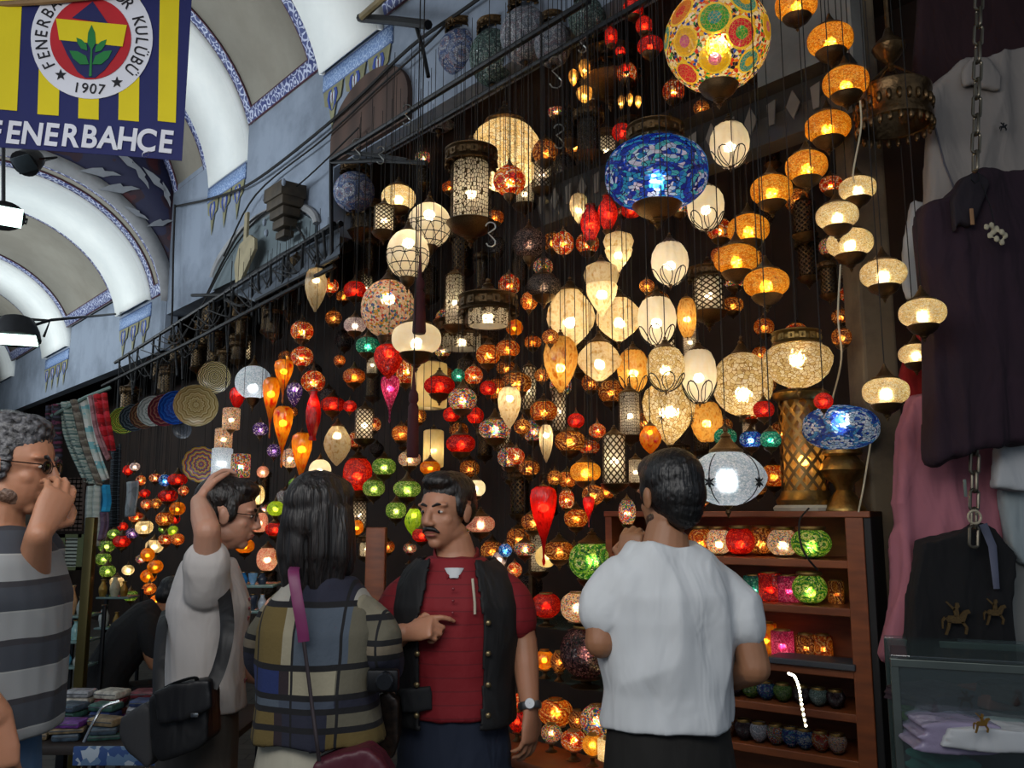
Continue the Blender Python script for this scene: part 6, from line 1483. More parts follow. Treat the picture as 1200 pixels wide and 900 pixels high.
g = cloth_thing('shirt', 'pale blue-white shirt sleeve hanging at the right edge below the white hem', 'shirt', [(1173, 574), (1215, 578), (1215, 668), (1196, 662), (1181, 640)], 2.87, .05, cloth_mat('pale_blue_jersey', '#9aa4a6', .3), seed=28)
g = cloth_thing('shirt', 'pale shirt at the right edge hanging down behind the black shirt to the case', 'shirt', [(1172, 640), (1215, 655), (1215, 790), (1180, 786), (1178, 700)], 2.92, .05, cloth_mat('pale_grey_jersey', '#8c8a84', .3), seed=38)
g = cloth_thing('red_cloth', 'red cloth showing between the cream globes and the aubergine sweater', 'cloth', [(1062, 420), (1078, 385), (1096, 392), (1096, 475), (1064, 470), (1054, 450)], 3.0, .04, M_REDC, seed=29)
g = cloth_thing('white_cloth', 'narrow white cloth hanging between the pillar and the aubergine sweater', 'cloth', [(1068, 236), (1080, 240), (1078, 345), (1064, 352), (1058, 330), (1062, 280)], 3.0, .04, M_WHC, seed=30)
g = cloth_thing('shirt', 'black shirt with gold embroidery hung from the chain above the glass case', 'shirt', [(1076, 634), (1105, 628), (1135, 620), (1146, 612), (1158, 618), (1184, 650), (1180, 700), (1182, 772), (1064, 772), (1063, 700), (1072, 660)], 2.83, .08, M_BLKC, seed=31, amp=.014, sc=7)
emblem(g, 1122, 726, 34, 2.765, M_GOLDK); emblem(g, 1167, 718, 27, 2.765, M_GOLDK)
mb = MB(); mb.loft([(at(1152, 614, 2.775), .014, .003, Vector((1, 0, 0))), (at(1163, 640, 2.765), .014, .003, Vector((1, 0, 0))), (at(1168, 690, 2.77), .010, .003, Vector((1, 0, 0)))], 8); local(mb, g); mb.build('lanyard', plain('grey_ribbon', '#55586a', .6), g)
def chain(x0, y0, x1, y1, Y, n, label, r=.0042, L=.030):
    LK_ = Y / 2.1; r = r * LK_
    A, B = at(x0, y0, Y), at(x1, y1, Y); root = thing('hanging_chain', label, 'chain', B); d = (B - A).normalized()
    sp = (B - A).length / n
    for i in range(n):
        c = A + (B - A) * ((i + .5) / n); side = Vector((1, 0, 0)) if i % 2 else Vector((0, 1, 0)); side = (side - d * side.dot(d)).normalized()
        pts = []
        for k in range(17):
            a = 2 * pi * k / 16; pts.append(c + side * (LK_ * .0105 * cos(a)) + d * ((sp * .38) * (1 if sin(a) > 0 else -1) + .0105 * sin(a)))
        mb = MB(); mb.tube(pts, r, 7); local(mb, root); mb.build('link', plain('old_steel_chain', '#6a6458', .4, .85, .3), root)
    return root
ch = chain(1148, -30, 1143, 200, 2.58, 11, 'steel chain hanging down in front of the off-white polo')
mb = MB(); P_ = at(1143, 204, 2.58); mb.tube([P_ + Vector(v) for v in [(0, 0, .012), (.012, 0, .0), (.010, 0, -.02), (-.004, 0, -.03), (-.014, 0, -.018), (-.012, 0, .0)]], .003, 6); local(mb, ch); mb.build('hook', M_IRON, ch)
ch = chain(1143, 470, 1141, 640, 2.735, 8, 'short steel chain below the aubergine sweater holding the black shirt')
mb = MB(); P_ = at(1142, 606, 2.70); mb.tube([P_ + Vector((.020 * cos(a), 0, .020 * sin(a))) for a in [2 * pi * i / 18 for i in range(19)]], .004, 7); local(mb, ch); mb.build('ring', plain('cream_plastic_ring', '#a89c84', .5), ch)
mb = MB(); mb.box((0, 0, 0), (.010, .004, .055), Matrix.Translation(at(1131, 572, 2.70)), .002); local(mb, ch); mb.build('price_tag', plain('grey_green_tag', '#6a746c', .6), ch)

# ---------------------------------------------------------------- glass display case
CA = at(1043, 771, 2.47); cz = CA.z; c1 = Vector((.93, -.36, 0)).normalized(); c2 = Vector((.36, .93, 0)).normalized()
C0 = Vector((CA.x, CA.y, 0)); dc = thing('display_case', 'glass display case of folded clothes at the lower right', 'display case', C0); DM = basis(c1, c2, ZV, C0)
t = NT('case_glass'); M_CG = t.done(t.mixs(.10, t.mixs(.06, t.n('BsdfTransparent', {0: (.86, .93, .92, 1)}).outputs[0], t.n('BsdfDiffuse', {0: (.25, .32, .34, 1)}).outputs[0]), t.n('BsdfGlossy', {'Roughness': .03}).outputs[0]))
M_ALU = plain('dull_aluminium', '#5a625e', .4, .7)
def cbx(name, c, sz, mat, bev=.002):
    mb = MB(); mb.box(c, sz, DM, bev); local(mb, dc); return mb.build(name, mat, dc, False)
CW, CD = .95, .42
cbx('glass_top', (CW / 2, CD / 2, cz + .004), (CW, CD, .010), M_CG); cbx('glass_front', (CW / 2, .004, cz / 2 + .1), (CW - .03, .006, cz - .22), M_CG); cbx('glass_side', (.004, CD / 2, cz / 2 + .1), (.006, CD - .03, cz - .22), M_CG)
for a, b in ((.010, .010), (.36, .010), (CW - .01, .010), (.010, CD - .01), (CW - .01, CD - .01)): cbx('post', (a, b, cz / 2), (.022, .022, cz), M_ALU)
cbx('top_rail', (CW / 2, .006, cz - .012), (CW, .018, .022), M_ALU); cbx('top_rail', (CW / 2, CD - .006, cz - .012), (CW, .018, .022), M_ALU)
zs = at(1100, 876, 2.42).z; cbx('glass_shelf', (CW / 2, CD / 2, zs), (CW - .03, CD - .03, .008), M_CG); cbx('plinth', (CW / 2, CD / 2, .11), (CW, CD, .22), plain('dark_plinth', '#201c1a', .6))
cbx('back_board', (CW / 2, CD - .02, cz / 2), (CW - .03, .008, cz - .04), plain('dark_case_back', '#1c1618', .8))
def folded(name, label, x, y, Y, w, d, h, rot, mat, tilt=0.0, extra=None, seed=0):
    P = at(x, y, Y); r = thing(name, label, 'folded clothes', P, rot, 'folded clothes in the glass case'); mb = MB()
    M = Matrix.Rotation(tilt, 4, 'Y')
    for i in range(3): mb.loft([(M @ Vector((0, -d / 2, h * (i + .5) / 3)), w / 2 - .004 * i, h / 6.2, Vector((1, 0, 0))), (M @ Vector((0, d / 2, h * (i + .5) / 3)), w / 2 - .004 * i, h / 6.2, Vector((1, 0, 0)))], 16)
    o = remesh(mb, 'cloth', mat, r, .006, 4); cut_and_fold(o, (), .004, 12, seed, 0, (1, 1, 1)); return r
f1 = folded('folded_shirt', 'dark maroon folded shirt in the upper part of the glass case', 1100, 826, 2.56, .24, .20, .05, .3, cloth_mat('dark_plum_cotton', '#2c1a24', .3), .15, seed=1)
f2 = folded('folded_shirt', 'white folded shirt with gold embroidery sloping down in the glass case', 1152, 872, 2.36, .26, .16, .06, -.25, M_WHC, .42, seed=2)
emblem(f2, 1151, 848, 20, 2.262)
f3 = folded('folded_shirt', 'pale lilac shirt in a shiny packet on the glass shelf', 1108, 876, 2.40, .22, .16, .085, -.15, plain('lilac_packet', '#8a8098', .18, var=.15, bump=.4, bscale=25), .28, seed=3)
f4 = folded('folded_shirt', 'green folded shirt behind the lilac packet in the glass case', 1088, 850, 2.62, .10, .16, .09, .2, cloth_mat('green_cotton', '#4a6a1c', .3), -.2, seed=4)
f5 = folded('folded_shirt', 'rust red folded shirt behind the white shirt in the glass case', 1166, 826, 2.52, .16, .16, .045, .1, cloth_mat('rust_cotton', '#5c2818', .3), 0, seed=5)
f6 = folded('folded_shirt', 'teal and white folded shirt on the bottom of the case at its left', 1108, 925, 2.56, .16, .16, .10, .1, cloth_mat('teal_cotton', '#2c7a70', .3), 0, seed=6)
f7 = folded('folded_shirt', 'black and orange folded shirt at the top right of the glass case', 1185, 822, 2.44, .12, .14, .05, .3, cloth_mat('dark_brown_cotton', '#221612', .3), 0, seed=7)
# ================================================================== left-hand stalls
M_CHROME = plain('chrome_rail', '#8a8f94', .25, .9); M_OLV = plain('olive_brass_post', '#4c4420', .4, .6)
def scarf(label, left, right, Y, cols, name='hanging_scarf', pat=18, seed=0, cat='scarf', group='scarves hanging at the left stalls'):
    """cloth strip between two edges given in picture points, with woven stripes across it"""
    key = 'scarf_' + '_'.join(cols) + str(pat)
    if key not in MC:
        t = NT('woven_' + str(len(MC))); co = t.coord('Object'); z = t.n('SeparateXYZ', {0: co}).outputs[2]; x = t.n('SeparateXYZ', {0: co}).outputs[0]
        n = t.n('TexVoronoi', {0: co, 'Scale': 28.0}).outputs[1]; n = t.n('SeparateColor', {0: n}).outputs[0]
        f = t.math('FRACT', t.math('ADD', t.math('MULTIPLY', z, float(pat)), t.math('MULTIPLY', n, .35)))
        MC[key] = t.done(t.bsdf(Base_Color=t.ramp(f, [(i / len(cols), rgb(c)) for i, c in enumerate(cols)], 'CONSTANT'), Roughness=.85))
    A = catmull([at(x, y, Y) for x, y in left], 8); B = catmull([at(x, y, Y - .03) for x, y in right], 8); n = min(len(A), len(B))
    root = thing(name, label, cat, A[0], 0, group); mb = MB(); K = 8; vs = []
    for i in range(n):
        for k in range(K + 1):
            u = k / K; p = A[i] * (1 - u) + B[i] * u; vs.append(p + Vector((0, -.018 * sin(u * 3 * pi + seed) - .01 * sin(i * .3 + seed), 0)))
    fs = [(i * (K + 1) + k, i * (K + 1) + k + 1, (i + 1) * (K + 1) + k + 1, (i + 1) * (K + 1) + k) for i in range(n - 1) for k in range(K)]
    mb.add(vs, fs); local(mb, root); o = mb.build('cloth', MC[key], root); m = o.modifiers.new('s', 'SOLIDIFY'); m.thickness = .012; return root
YS = 5.0
scarf('dark floral scarf hanging at the far left behind the striped man', [(58, 476), (57, 510), (58, 548)], [(69, 474), (70, 510), (69, 550)], YS, ['#241c20', '#6a2c48', '#1c181c', '#3c4050'], seed=1)
scarf('pale green patterned cloth strip sagging at the left of the textile bundle', [(68, 474), (78, 520), (100, 566)], [(82, 470), (92, 515), (115, 568)], YS, ['#7a9088', '#b0b8ac', '#4c6a68', '#98a49c'], pat=26, seed=2)
scarf('brown-grey cloth strip between two pale patterned ones', [(82, 470), (92, 515), (114, 568)], [(90, 468), (101, 515), (121, 569)], YS - .02, ['#6a6458', '#8a8478', '#585048'], pat=20, seed=3)
scarf('white cloth strip with turquoise specks sagging in the textile bundle', [(90, 468), (101, 515), (120, 566)], [(105, 465), (114, 510), (130, 560)], YS, ['#c8ccc4', '#b0c0b8', '#7ab0b4', '#d0d0c8'], pat=9, seed=4)
scarf('dusty pink cloth strip beside the red satin', [(104, 464), (113, 505), (127, 540)], [(112, 463), (121, 505), (131, 536)], YS - .02, ['#8a5a5c', '#a8787a'], pat=12, seed=5)
scarf('shiny red twisted satin strip at the right of the textile bundle', [(111, 463), (119, 500), (127, 528)], [(125, 461), (131, 498), (134, 528)], YS - .05, ['#b8101c', '#d83040', '#8a0810'], pat=14, seed=6)
scarf('white towel hanging under the textile bundle', [(106, 570), (103, 605), (100, 641)], [(118, 568), (116, 605), (114, 640)], YS, ['#a8b4ac', '#bcc4bc'], pat=30, seed=7, name='hanging_towel', cat='towel')
scarf('bright blue towel hanging under the textile bundle', [(117, 568), (116, 584), (115, 600)], [(128, 568), (128, 584), (127, 600)], YS, ['#1c8cc0', '#2498c8'], pat=10, seed=8, name='hanging_towel', cat='towel')
scarf('purple-grey towel hanging below the blue one', [(115, 600), (115, 618), (114, 636)], [(127, 600), (126, 616), (124, 630)], YS, ['#5c4a60', '#6c5a6c'], pat=10, seed=9, name='hanging_towel', cat='towel')
scarf('white and black striped scarf behind the small red lamps', [(147, 565), (147, 585), (146, 606)], [(163, 563), (162, 585), (160, 604)], 5.8, ['#b0b8bc', '#20242a', '#98a0a4'], pat=1, seed=10)
scarf('dark beaded strand curtain left of the small red lamps', [(130, 525), (130, 565), (128, 620)], [(143, 520), (143, 565), (142, 615)], 5.6, ['#14181c', '#2c343a', '#101418', '#48525a'], pat=40, seed=11, name='bead_strand', cat='beads')
scarf('turquoise shawl hanging behind the striped man\'s forearm', [(49, 560), (48, 600), (48, 645)], [(62, 556), (62, 600), (61, 640)], YS, ['#0c6a90', '#1484a8', '#0a4a6c'], pat=5, seed=12)
scarf('magenta shawl hanging beside the glass shelves', [(56, 648), (54, 690), (55, 722)], [(66, 644), (65, 690), (64, 725)], YS - .1, ['#7a1048', '#901858', '#5c0c38'], pat=6, seed=13)
scarf('dark shawl hanging left of the magenta one', [(40, 640), (42, 720), (44, 800)], [(54, 640), (54, 720), (55, 790)], YS, ['#2a1c24', '#3c2a30', '#201820'], pat=6, seed=14)
scarf('dark indigo scarf at the far left edge behind the hand', [(36, 590), (38, 625), (38, 668)], [(48, 588), (48, 625), (47, 660)], YS + .1, ['#1c2040', '#2c3460', '#403040'], pat=8, seed=15)
# lattice panel and post
lp = thing('lattice_panel', 'small green-framed lattice panel beside the towels', 'panel', at(84, 668, 4.9)); mb = MB()
def rectbar(mb, x0, y0, x1, y1, Y, th=.02):
    A, B = at(x0, y0, Y), at(x1, y1, Y); mb.box(((A.x + B.x) / 2, Y, (A.z + B.z) / 2), (abs(B.x - A.x), th, abs(A.z - B.z)))
for r in ((71, 626, 75, 668), (93, 626, 97, 668), (71, 626, 97, 630), (71, 664, 97, 668)): rectbar(mb, *r, 4.9, .03)
local(mb, lp); mb.build('frame', plain('olive_green_frame', '#4c5630', .5), lp, False); mb = MB()
for i in range(5): rectbar(mb, 76 + i * 4, 630, 77.5 + i * 4, 664, 4.9, .012)
for i in range(8): rectbar(mb, 75, 632 + i * 4.2, 93, 633.5 + i * 4.2, 4.9, .012)
local(mb, lp); mb.build('lattice', plain('pale_lattice', '#8c968c', .6), lp, False)
bp = thing('brown_lattice', 'dark brown wooden lattice above the green-framed panel', 'panel', at(84, 622, 4.98)); mb = MB()
for i in range(6): rectbar(mb, 70 + i * 5, 560, 71.5 + i * 5, 622, 4.98, .012)
for i in range(12): rectbar(mb, 70, 561 + i * 5.2, 97, 562.5 + i * 5.2, 4.98, .012)
local(mb, bp); mb.build('lattice', plain('dark_lattice_wood', '#3a281c', .6), bp, False)
A = at(104, 660, 4.6)
ps = thing('stall_post', 'olive brass post in front of the glass shelves at the left', 'post', Vector((A.x, A.y, 0))); mb = MB(); mb.box((0, 0, A.z / 2 + .12), (.05, .05, A.z + .24), None, .006); mb.build('post', M_OLV, ps); mb = MB(); mb.box((0, 0, .02), (.10, .10, .04), None, .01); mb.build('foot', M_OLV, ps)
tr_ = bar('textile_rail', [at(60, 488, 4.95), at(100, 466, 4.97), at(130, 454, 5.0)], .012, plain('grey_green_rail', '#5a6e68', .4, .5)); tag(tr_, 'grey-green rail from which the textile bundle hangs', 'rail')

# glass shelves with vases at the left
M_SHG = plain('greenish_shelf_glass', '#6a8480', .15, .0)
def goods_rack(x0, x1, ys, Y, d, label):
    A, B = at(x0, ys[0], Y), at(x1, ys[0], Y); r = thing('goods_rack', label, 'rack', ((A.x + B.x) / 2, Y, 0), 0, 'glass racks of the left stalls')
    for y in ys:
        z = at(x0, y, Y).z; mb = MB(); mb.box((0, d / 2, z - .006), (B.x - A.x, d, .012), None, .002); mb.build('glass_shelf', M_SHG, r)
    for s in (-1, 1):
        mb = MB(); mb.box((s * ((B.x - A.x) / 2 + .012), d - .012, A.z / 2 + .02), (.02, .02, A.z + .04), None, .002); mb.build('upright', M_IRON, r)
def vase(x, y, Y, w, h, col, label, name='vase', prof=None, cat='vase', group='vases on the glass shelves', metal=0, rough=.2):
    P = at(x, y, Y); s = pxm(P); W, H = w * s / 2, h * s; r = thing(name, label, cat, P, 0, group)
    prof = prof or [(.0, .001), (.55, .0), (.6, .03), (.8, .15), (1, .38), (.95, .55), (.6, .75), (.4, .86), (.45, .95), (.55, 1.0), (.48, 1.0), (.35, .88)]
    mb = MB(); mb.lathe([(a * W, b * H) for a, b in prof], 20); mb.build('body', plain('glaze_' + col[1:] + ('m' if metal else ''), col, rough, metal, .3, 25), r); mb = MB(); mb.lathe([(.5 * W, H * .99), (.6 * W, H * 1.0), (.58 * W, H * 1.03), (.42 * W, H * 1.02)], 20); mb.build('rim', M_BRASS, r); return r
goods_rack(70, 101, (722, 752, 782), 4.9, .2, 'glass rack of vases and blue jars behind the olive post')
vase(83, 722, 4.98, 12, 34, '#b89068', 'tall tan vase on the upper shelf behind the olive post'); vase(94, 722, 4.98, 10, 22, '#a8b4b0', 'pale grey vase on the upper shelf beside the tan one')
vase(88, 752, 4.98, 12, 24, '#8ab8b8', 'pale turquoise jar on the middle shelf behind the olive post'); vase(77, 752, 4.98, 9, 18, '#c8d4d0', 'small white jar on the middle shelf at the left')
vase(76, 782, 4.98, 14, 20, '#4c9cc0', 'bright blue jar on the lower shelf behind the olive post'); vase(91, 782, 4.98, 12, 16, '#b0b0a4', 'cream jar on the lower shelf next to the blue one')
goods_rack(112, 150, (700, 736, 768), 5.9, .2, 'glass rack of gold ware right of the olive post')
for x, y, w, h, c, l in [(120, 700, 10, 20, '#b08a40', 'gold vase at the left of the upper gold-ware shelf'), (134, 700, 12, 24, '#c8c0a0', 'cream vase on the upper gold-ware shelf'), (145, 700, 9, 18, '#a87c34', 'gold cup at the right of the upper gold-ware shelf'), (121, 736, 12, 26, '#c4c8c0', 'white vase on the middle gold-ware shelf'), (136, 736, 9, 18, '#9c7a3c', 'bronze vase on the middle gold-ware shelf'), (120, 768, 11, 20, '#a88848', 'gold pot on the lower gold-ware shelf')]:
    vase(x, y, 5.98, w, h, c, l, metal=.5 if c[1] in 'b9a' else 0)
# small far lamps strung at the left
far = [(150, 551, 6, 6, 'red'), (158, 547, 6, 5, 'pearl'), (165, 563, 6, 6, 'redm'), (193, 563, 7, 7, 'blue'), (208, 562, 11, 7, 'red'), (197, 581, 11, 7, 'red'), (170, 578, 6, 5, 'red'), (208, 596, 9, 8, 'flame'), (193, 608, 10, 8, 'orange'), (160, 606, 9, 6, 'redm'),
       (172, 591, 7, 6, 'redm'), (169, 618, 10, 8, 'cream'), (144, 617, 6, 5, 'red'), (133, 626, 7, 6, 'green'), (143, 634, 10, 7, 'red'), (155, 625, 7, 6, 'purple'), (125, 640, 9, 7, 'green'), (121, 655, 9, 7, 'green'), (126, 669, 9, 7, 'green'), (181, 640, 10, 8, 'cream'), (194, 632, 8, 6, 'redm'),
       (203, 622, 6, 6, 'lime'), (191, 620, 5, 5, 'green'), (208, 632, 8, 7, 'orange'), (182, 560, 7, 5, 'redm'), (173, 650, 8, 8, 'flame'), (182, 664, 9, 8, 'flame'), (174, 675, 9, 8, 'flame'), (150, 668, 7, 6, 'cream'), (137, 682, 8, 6, 'cream'), (153, 698, 8, 6, 'green'), (175, 690, 8, 7, 'orange'), (184, 704, 8, 7, 'flame'), (165, 655, 6, 5, 'multi'), (215, 575, 6, 6, 'redm'), (160, 580, 5, 5, 'brown'), (183, 590, 6, 6, 'brown'), (205, 608, 6, 6, 'red')]
for (x, y, rx, ry, mt) in far:
    lamp(x, y, rx, ry, 'ball' if abs(rx - ry) < 2 else 'oval', mt, random.uniform(.3, .5), .55, 'tiny ' + ('oval ' if rx - ry > 1 else 'round ') + names[mt] + ' lamp', 'cone', 'cup', group='tiny lamps strung in the far stall', ztop=2.95)
for (x, y, rx, ry, mt, d, l) in [(271, 491, 10, 13, 'multiw', 'round pale mosaic candle cup', .7), (262, 514, 10, 12, 'multiw', 'pale pink mosaic candle cup', .7), (260, 542, 12, 17, 'cool', 'bright white and blue mosaic cup', 1.2), (282, 546, 11, 14, 'multi', 'orange and white mosaic cup', .7)]:
    lamp(x, y, rx, ry, 'cyl', mt, .5, l, d, None, 'cup')
# decorative plates
def plate(x, y, r, Y, face, cols, label, rings=9):
    key = 'plate_' + cols[0] + cols[-1]
    if key not in MC:
        t = NT('painted_plate_' + str(len(MC))); co = t.coord('Object'); X, Y_, Z = t.n('SeparateXYZ', {0: co}).outputs[:3]
        rr = t.math('SQRT', t.math('ADD', t.math('MULTIPLY', X, X), t.math('MULTIPLY', Y_, Y_))); an = t.math('ARCTAN2', Y_, X)
        w_ = t.math('MULTIPLY', t.math('SINE', t.math('MULTIPLY', an, 12.0)), .03)
        f = t.math('FRACT', t.math('MULTIPLY', t.math('ADD', rr, w_), 4.3))
        MC[key] = t.done(t.bsdf(Base_Color=t.ramp(f, [(i / len(cols), rgb(c)) for i, c in enumerate(cols)], 'CONSTANT'), Roughness=.25))
    P = onwall(x, y, Y); s = pxm(P) * r; o = thing('decorative_plate', label, 'plate', P, 0, 'painted plates of the left stalls')
    o.rotation_mode = 'QUATERNION'; o.rotation_quaternion = Vector(face).normalized().to_track_quat('Z', 'Y')
    if 'plate' not in GM:
        mb = MB(); mb.lathe([(.001, .06), (.5, .05), (.62, .07), (.95, .19), (1, .22), (1, .19), (.62, .02), (.4, -.04), (.001, -.03)], 36); GM['plate'] = mb.mesh('plate_body')
    inst('dish', GM['plate'], MC[key], o, (0, 0, 0), (s, s, s)); inst('hanging_wire', unit_metal('cord'), M_CORD, o, (0, .2 * s, -.03), (.003, .003, .05))
    return o
F_ = (.55, -.75, -.25)
plate(230, 474, 25, .55, (.25, -.85, -.35), ['#a89460', '#c8b888', '#8a7440', '#b8a470'], 'large brass-coloured plate at the right end of the plate row')
plate(205, 477, 20, .50, F_, ['#1c50b0', '#2c68c8', '#1a3c90'], 'bright blue plate just behind the large brass-coloured plate')
plate(192, 480, 19, .50, F_, ['#7a3038', '#a06a58', '#5c2830'], 'dark red plate between the blue and the white-rimmed plates')
plate(179, 481, 18, .50, F_, ['#b8c0bc', '#c8ccc8', '#8a9490'], 'white-rimmed plate in the middle of the plate row')
plate(168, 486, 16, .50, F_, ['#6a4030', '#8a6a4c', '#403028'], 'brown patterned plate left of the white-rimmed plate')
plate(156, 489, 16, .50, F_, ['#384450', '#5c6870', '#20282c'], 'grey-blue plate second from the left end of the plate row')
plate(144, 492, 16, .50, F_, ['#3c8030', '#a8b040', '#1c4020', '#d0c850'], 'green and yellow plate at the left end of the plate row')
plate(252, 442, 19, .45, (.1, -.95, -.2), ['#4a4438', '#b0a068', '#2c2820', '#c0b080'], 'dark plate with gold rings left of the bright white globe')
plate(236, 544, 21, .40, (.15, -.95, -.1), ['#c89c28', '#3858a0', '#c8541c', '#d8c080'], 'yellow, blue and red plate above the raised hand')
plate(214, 503, 11, .42, (.1, -.95, -.2), ['#50545c', '#5c6068'], 'plain grey plate below the plate row')

# blue glass goods behind the two customers
bs = [(y, '') for y in (686, 716, 752, 788)]
goods_rack(268, 320, (686, 716, 752, 788), 4.3, .22, 'glass rack of blue glassware between the two customers')
k = 0
for y, _ in bs:
    for j, x in enumerate((275, 285, 296, 307)):
        c, cn_ = [('#1c50a8', 'deep blue'), ('#7aa8d0', 'pale blue'), ('#c0ccd8', 'white'), ('#2878b8', 'sky blue'), ('#303848', 'dark grey')][(k * 2 + j) % 5]; k += 1
        vase(x, y, 4.36 + .03 * (j % 2), 11, 14 + (j * 7 + k) % 8, c, f"small {cn_} glass {'jar' if j % 2 else 'bowl'}, {['first', 'second', 'third', 'last'][j]} from the left on the {['uppermost', 'second', 'third', 'lowest'][bs.index((y, _))]} blue shelf", 'glass_jar' if j % 2 else 'glass_bowl', None if j % 2 else [(0, 0), (.4, 0), (.42, .08), (.8, .4), (1, .9), (.96, .92), (.7, .42), (.001, .2)], 'glassware', 'blue glassware on the shelves')
# wooden post behind the woman
A = at(441, 640, 4.0); wpost = thing('wooden_post', 'orange-brown wooden post between the woman and the man in the vest', 'post', Vector((A.x, A.y, 0)))
mb = MB(); mb.box((0, 0, .765), (.09, .06, 1.53), None, .006); mb.build('post', M_OW, wpost); mb = MB(); mb.box((0, 0, .03), (.16, .12, .06), None, .006); mb.build('foot', M_OW, wpost)

# table of small goods at the lower left
TB = at(118, 868, 3.55); tb = thing('stall_table', 'stall table heaped with purses and trinkets at the lower left', 'table', (TB.x, TB.y, 0)); tz_ = TB.z
mb = MB(); mb.box((0, .28, tz_ - .015), (1.0, .75, .03), None, .004); mb.build('table_top', plain('dark_table_board', '#241c18', .6), tb)
for sx in (-1, 1):
    for yy in (-.06, .62): mb = MB(); mb.box((sx * .46, yy, (tz_ - .03) / 2), (.04, .04, tz_ - .03), None, .004); mb.build('leg', M_IRON, tb)
t = NT('blue_white_table_edge'); co = t.coord('Object'); v = t.n('TexVoronoi', {0: co, 'Scale': 40.0}).outputs[1]; c = t.ramp(t.n('SeparateColor', {0: v}).outputs[0], [(0, rgb('#2c4a80')), (.4, rgb('#a8b4c0')), (.7, rgb('#5c7898'))], 'CONSTANT')
mb = MB(); mb.box((.22, -.10, tz_ - .03), (.55, .012, .07), None, .003); mb.build('patterned_edge', t.done(t.bsdf(Base_Color=c, Roughness=.6)), tb)
pal = [('#5a2a78', 'purple'), ('#5c1c24', 'dark red'), ('#243258', 'navy'), ('#7a6a50', 'tan'), ('#1c1a1e', 'black'), ('#8a8c90', 'silver'), ('#3a4a58', 'slate blue'), ('#6a3c2c', 'brown'), ('#a8a498', 'cream'), ('#2c5048', 'dark green')]
rows = [(-.42, .02), (-.28, .03), (-.14, .02), (0, .04), (-.36, .16), (-.21, .17), (-.06, .16), (.09, .18), (-.40, .31), (-.25, .32), (-.10, .30), (.05, .31), (.2, .3)]
nm_row = ['front', 'middle', 'back']
for i, (x, y) in enumerate(rows):
    hgt = 0
    for j in range(1 + (2 if y < .1 else 3 if y < .25 else 4)):
        c, cn_ = pal[(i * 3 + j * 7) % len(pal)]; w_, d_, h_ = random.uniform(.10, .13), random.uniform(.08, .11), random.uniform(.018, .034)
        pos_ = 'bottom' if j == 0 else ['second', 'third', 'fourth', 'fifth'][j - 1]
        r = thing('purse', f"small {cn_} patterned purse, {pos_} layer of stack {'abcdefghijklm'[i]}", 'purse', (TB.x + x, TB.y + y, tz_ + hgt), random.uniform(-.3, .3), 'purses stacked on the stall table')
        r['stack'] = i; r['lvl'] = j; r['cn'] = cn_
        mb = MB(); mb.box((0, 0, h_ / 2), (w_, d_, h_), None, h_ * .35); mb.build('pouch', plain('purse_' + c[1:], c, .5, 0, .6, 40), r); mb = MB(); mb.tube([(-w_ * .46, -d_ * .505, h_ * .62), (0, -d_ * .515, h_ * .62), (w_ * .46, -d_ * .505, h_ * .62)], .002, 5); mb.build('zip', M_CHROME, r); hgt += h_ + .0006
        LAST = r
drl = bar('display_rail', catmull([at(98, 870, 3.42), at(112, 842, 3.45), at(122, 828, 3.48), at(140, 822, 3.5)], 6), .006, M_CHROME); tag(drl, 'chrome display rail bent over the purses on the stall table', 'rail')

# ---------------------------------------------------------------- bags
def ribbon(root, name, pts, w, th, mat, nrm=None):
    mb = MB(); mb.loft([(p, w / 2, th / 2, nrm) for p in catmull(pts, 6)], 10); local(mb, root); return mb.build(name, mat, root)
M_BAG = cloth_mat('black_nylon', '#0c0c0f', .3, .55); M_BAGG = cloth_mat('grey_nylon', '#3a3a3c', .3, .7)
bg = thing('shoulder_bag', 'black camera shoulder bag hanging on the hip of the young man with glasses', 'bag', at(218, 880, 2.62))
def bagbody(root, name, pts, Y0, Y1, mat, vox=.007, sm=6):
    return flat_piece(root, name, pts, (Y0 + Y1) / 2, abs(Y1 - Y0), mat, seed=41, amp=.004, sc=10, vox=vox, smooth=sm)
bagbody(bg, 'body', [(184, 812), (205, 802), (246, 796), (251, 812), (251, 862), (240, 872), (196, 888), (186, 878)], 2.56, 2.68, M_BAG)
bagbody(bg, 'flap', [(183, 810), (205, 800), (248, 795), (251, 828), (220, 842), (188, 848)], 2.535, 2.575, cloth_mat('black_flap', '#101014', .2, .5))
bagbody(bg, 'grey_end', [(150, 836), (178, 820), (188, 826), (190, 880), (182, 896), (156, 872), (148, 856)], 2.58, 2.70, M_BAGG)
ribbon(bg, 'handle', [at(194, 806, 2.57), at(206, 800, 2.54), at(228, 794, 2.53), at(231, 800, 2.56)], .012, .006, M_BAG)
ribbon(bg, 'strap', [at(247, 806, 2.58), at(258, 780, 2.60), at(266, 742, 2.62), at(264, 705, 2.70), at(258, 678, 2.80), at(254, 668, 2.92)], .042, .006, M_BAG)
ribbon(bg, 'strap', [at(186, 812, 2.66), at(186, 780, 2.70), at(190, 735, 2.78), at(196, 715, 2.86)], .036, .006, M_BAG)
mb = MB(); mb.box((0, 0, 0), (.022, .006, .012), Matrix.Translation(at(228, 838, 2.52)), .003); local(mb, bg); mb.build('buckle', M_CHROME, bg)
hb = thing('handbag', 'maroon handbag at the hip of the woman, on a thin chain strap', 'bag', at(412, 935, 2.36))
flat_piece(hb, 'body', [(372, 890), (398, 880), (432, 872), (448, 884), (462, 905), (460, 960), (370, 965), (366, 925)], 2.36, .10, cloth_mat('maroon_leather', '#4a1424', .3, .5), seed=43, amp=.005, vox=.008)
M_PLUM = cloth_mat('plum_leather', '#6a2450', .1, .5)
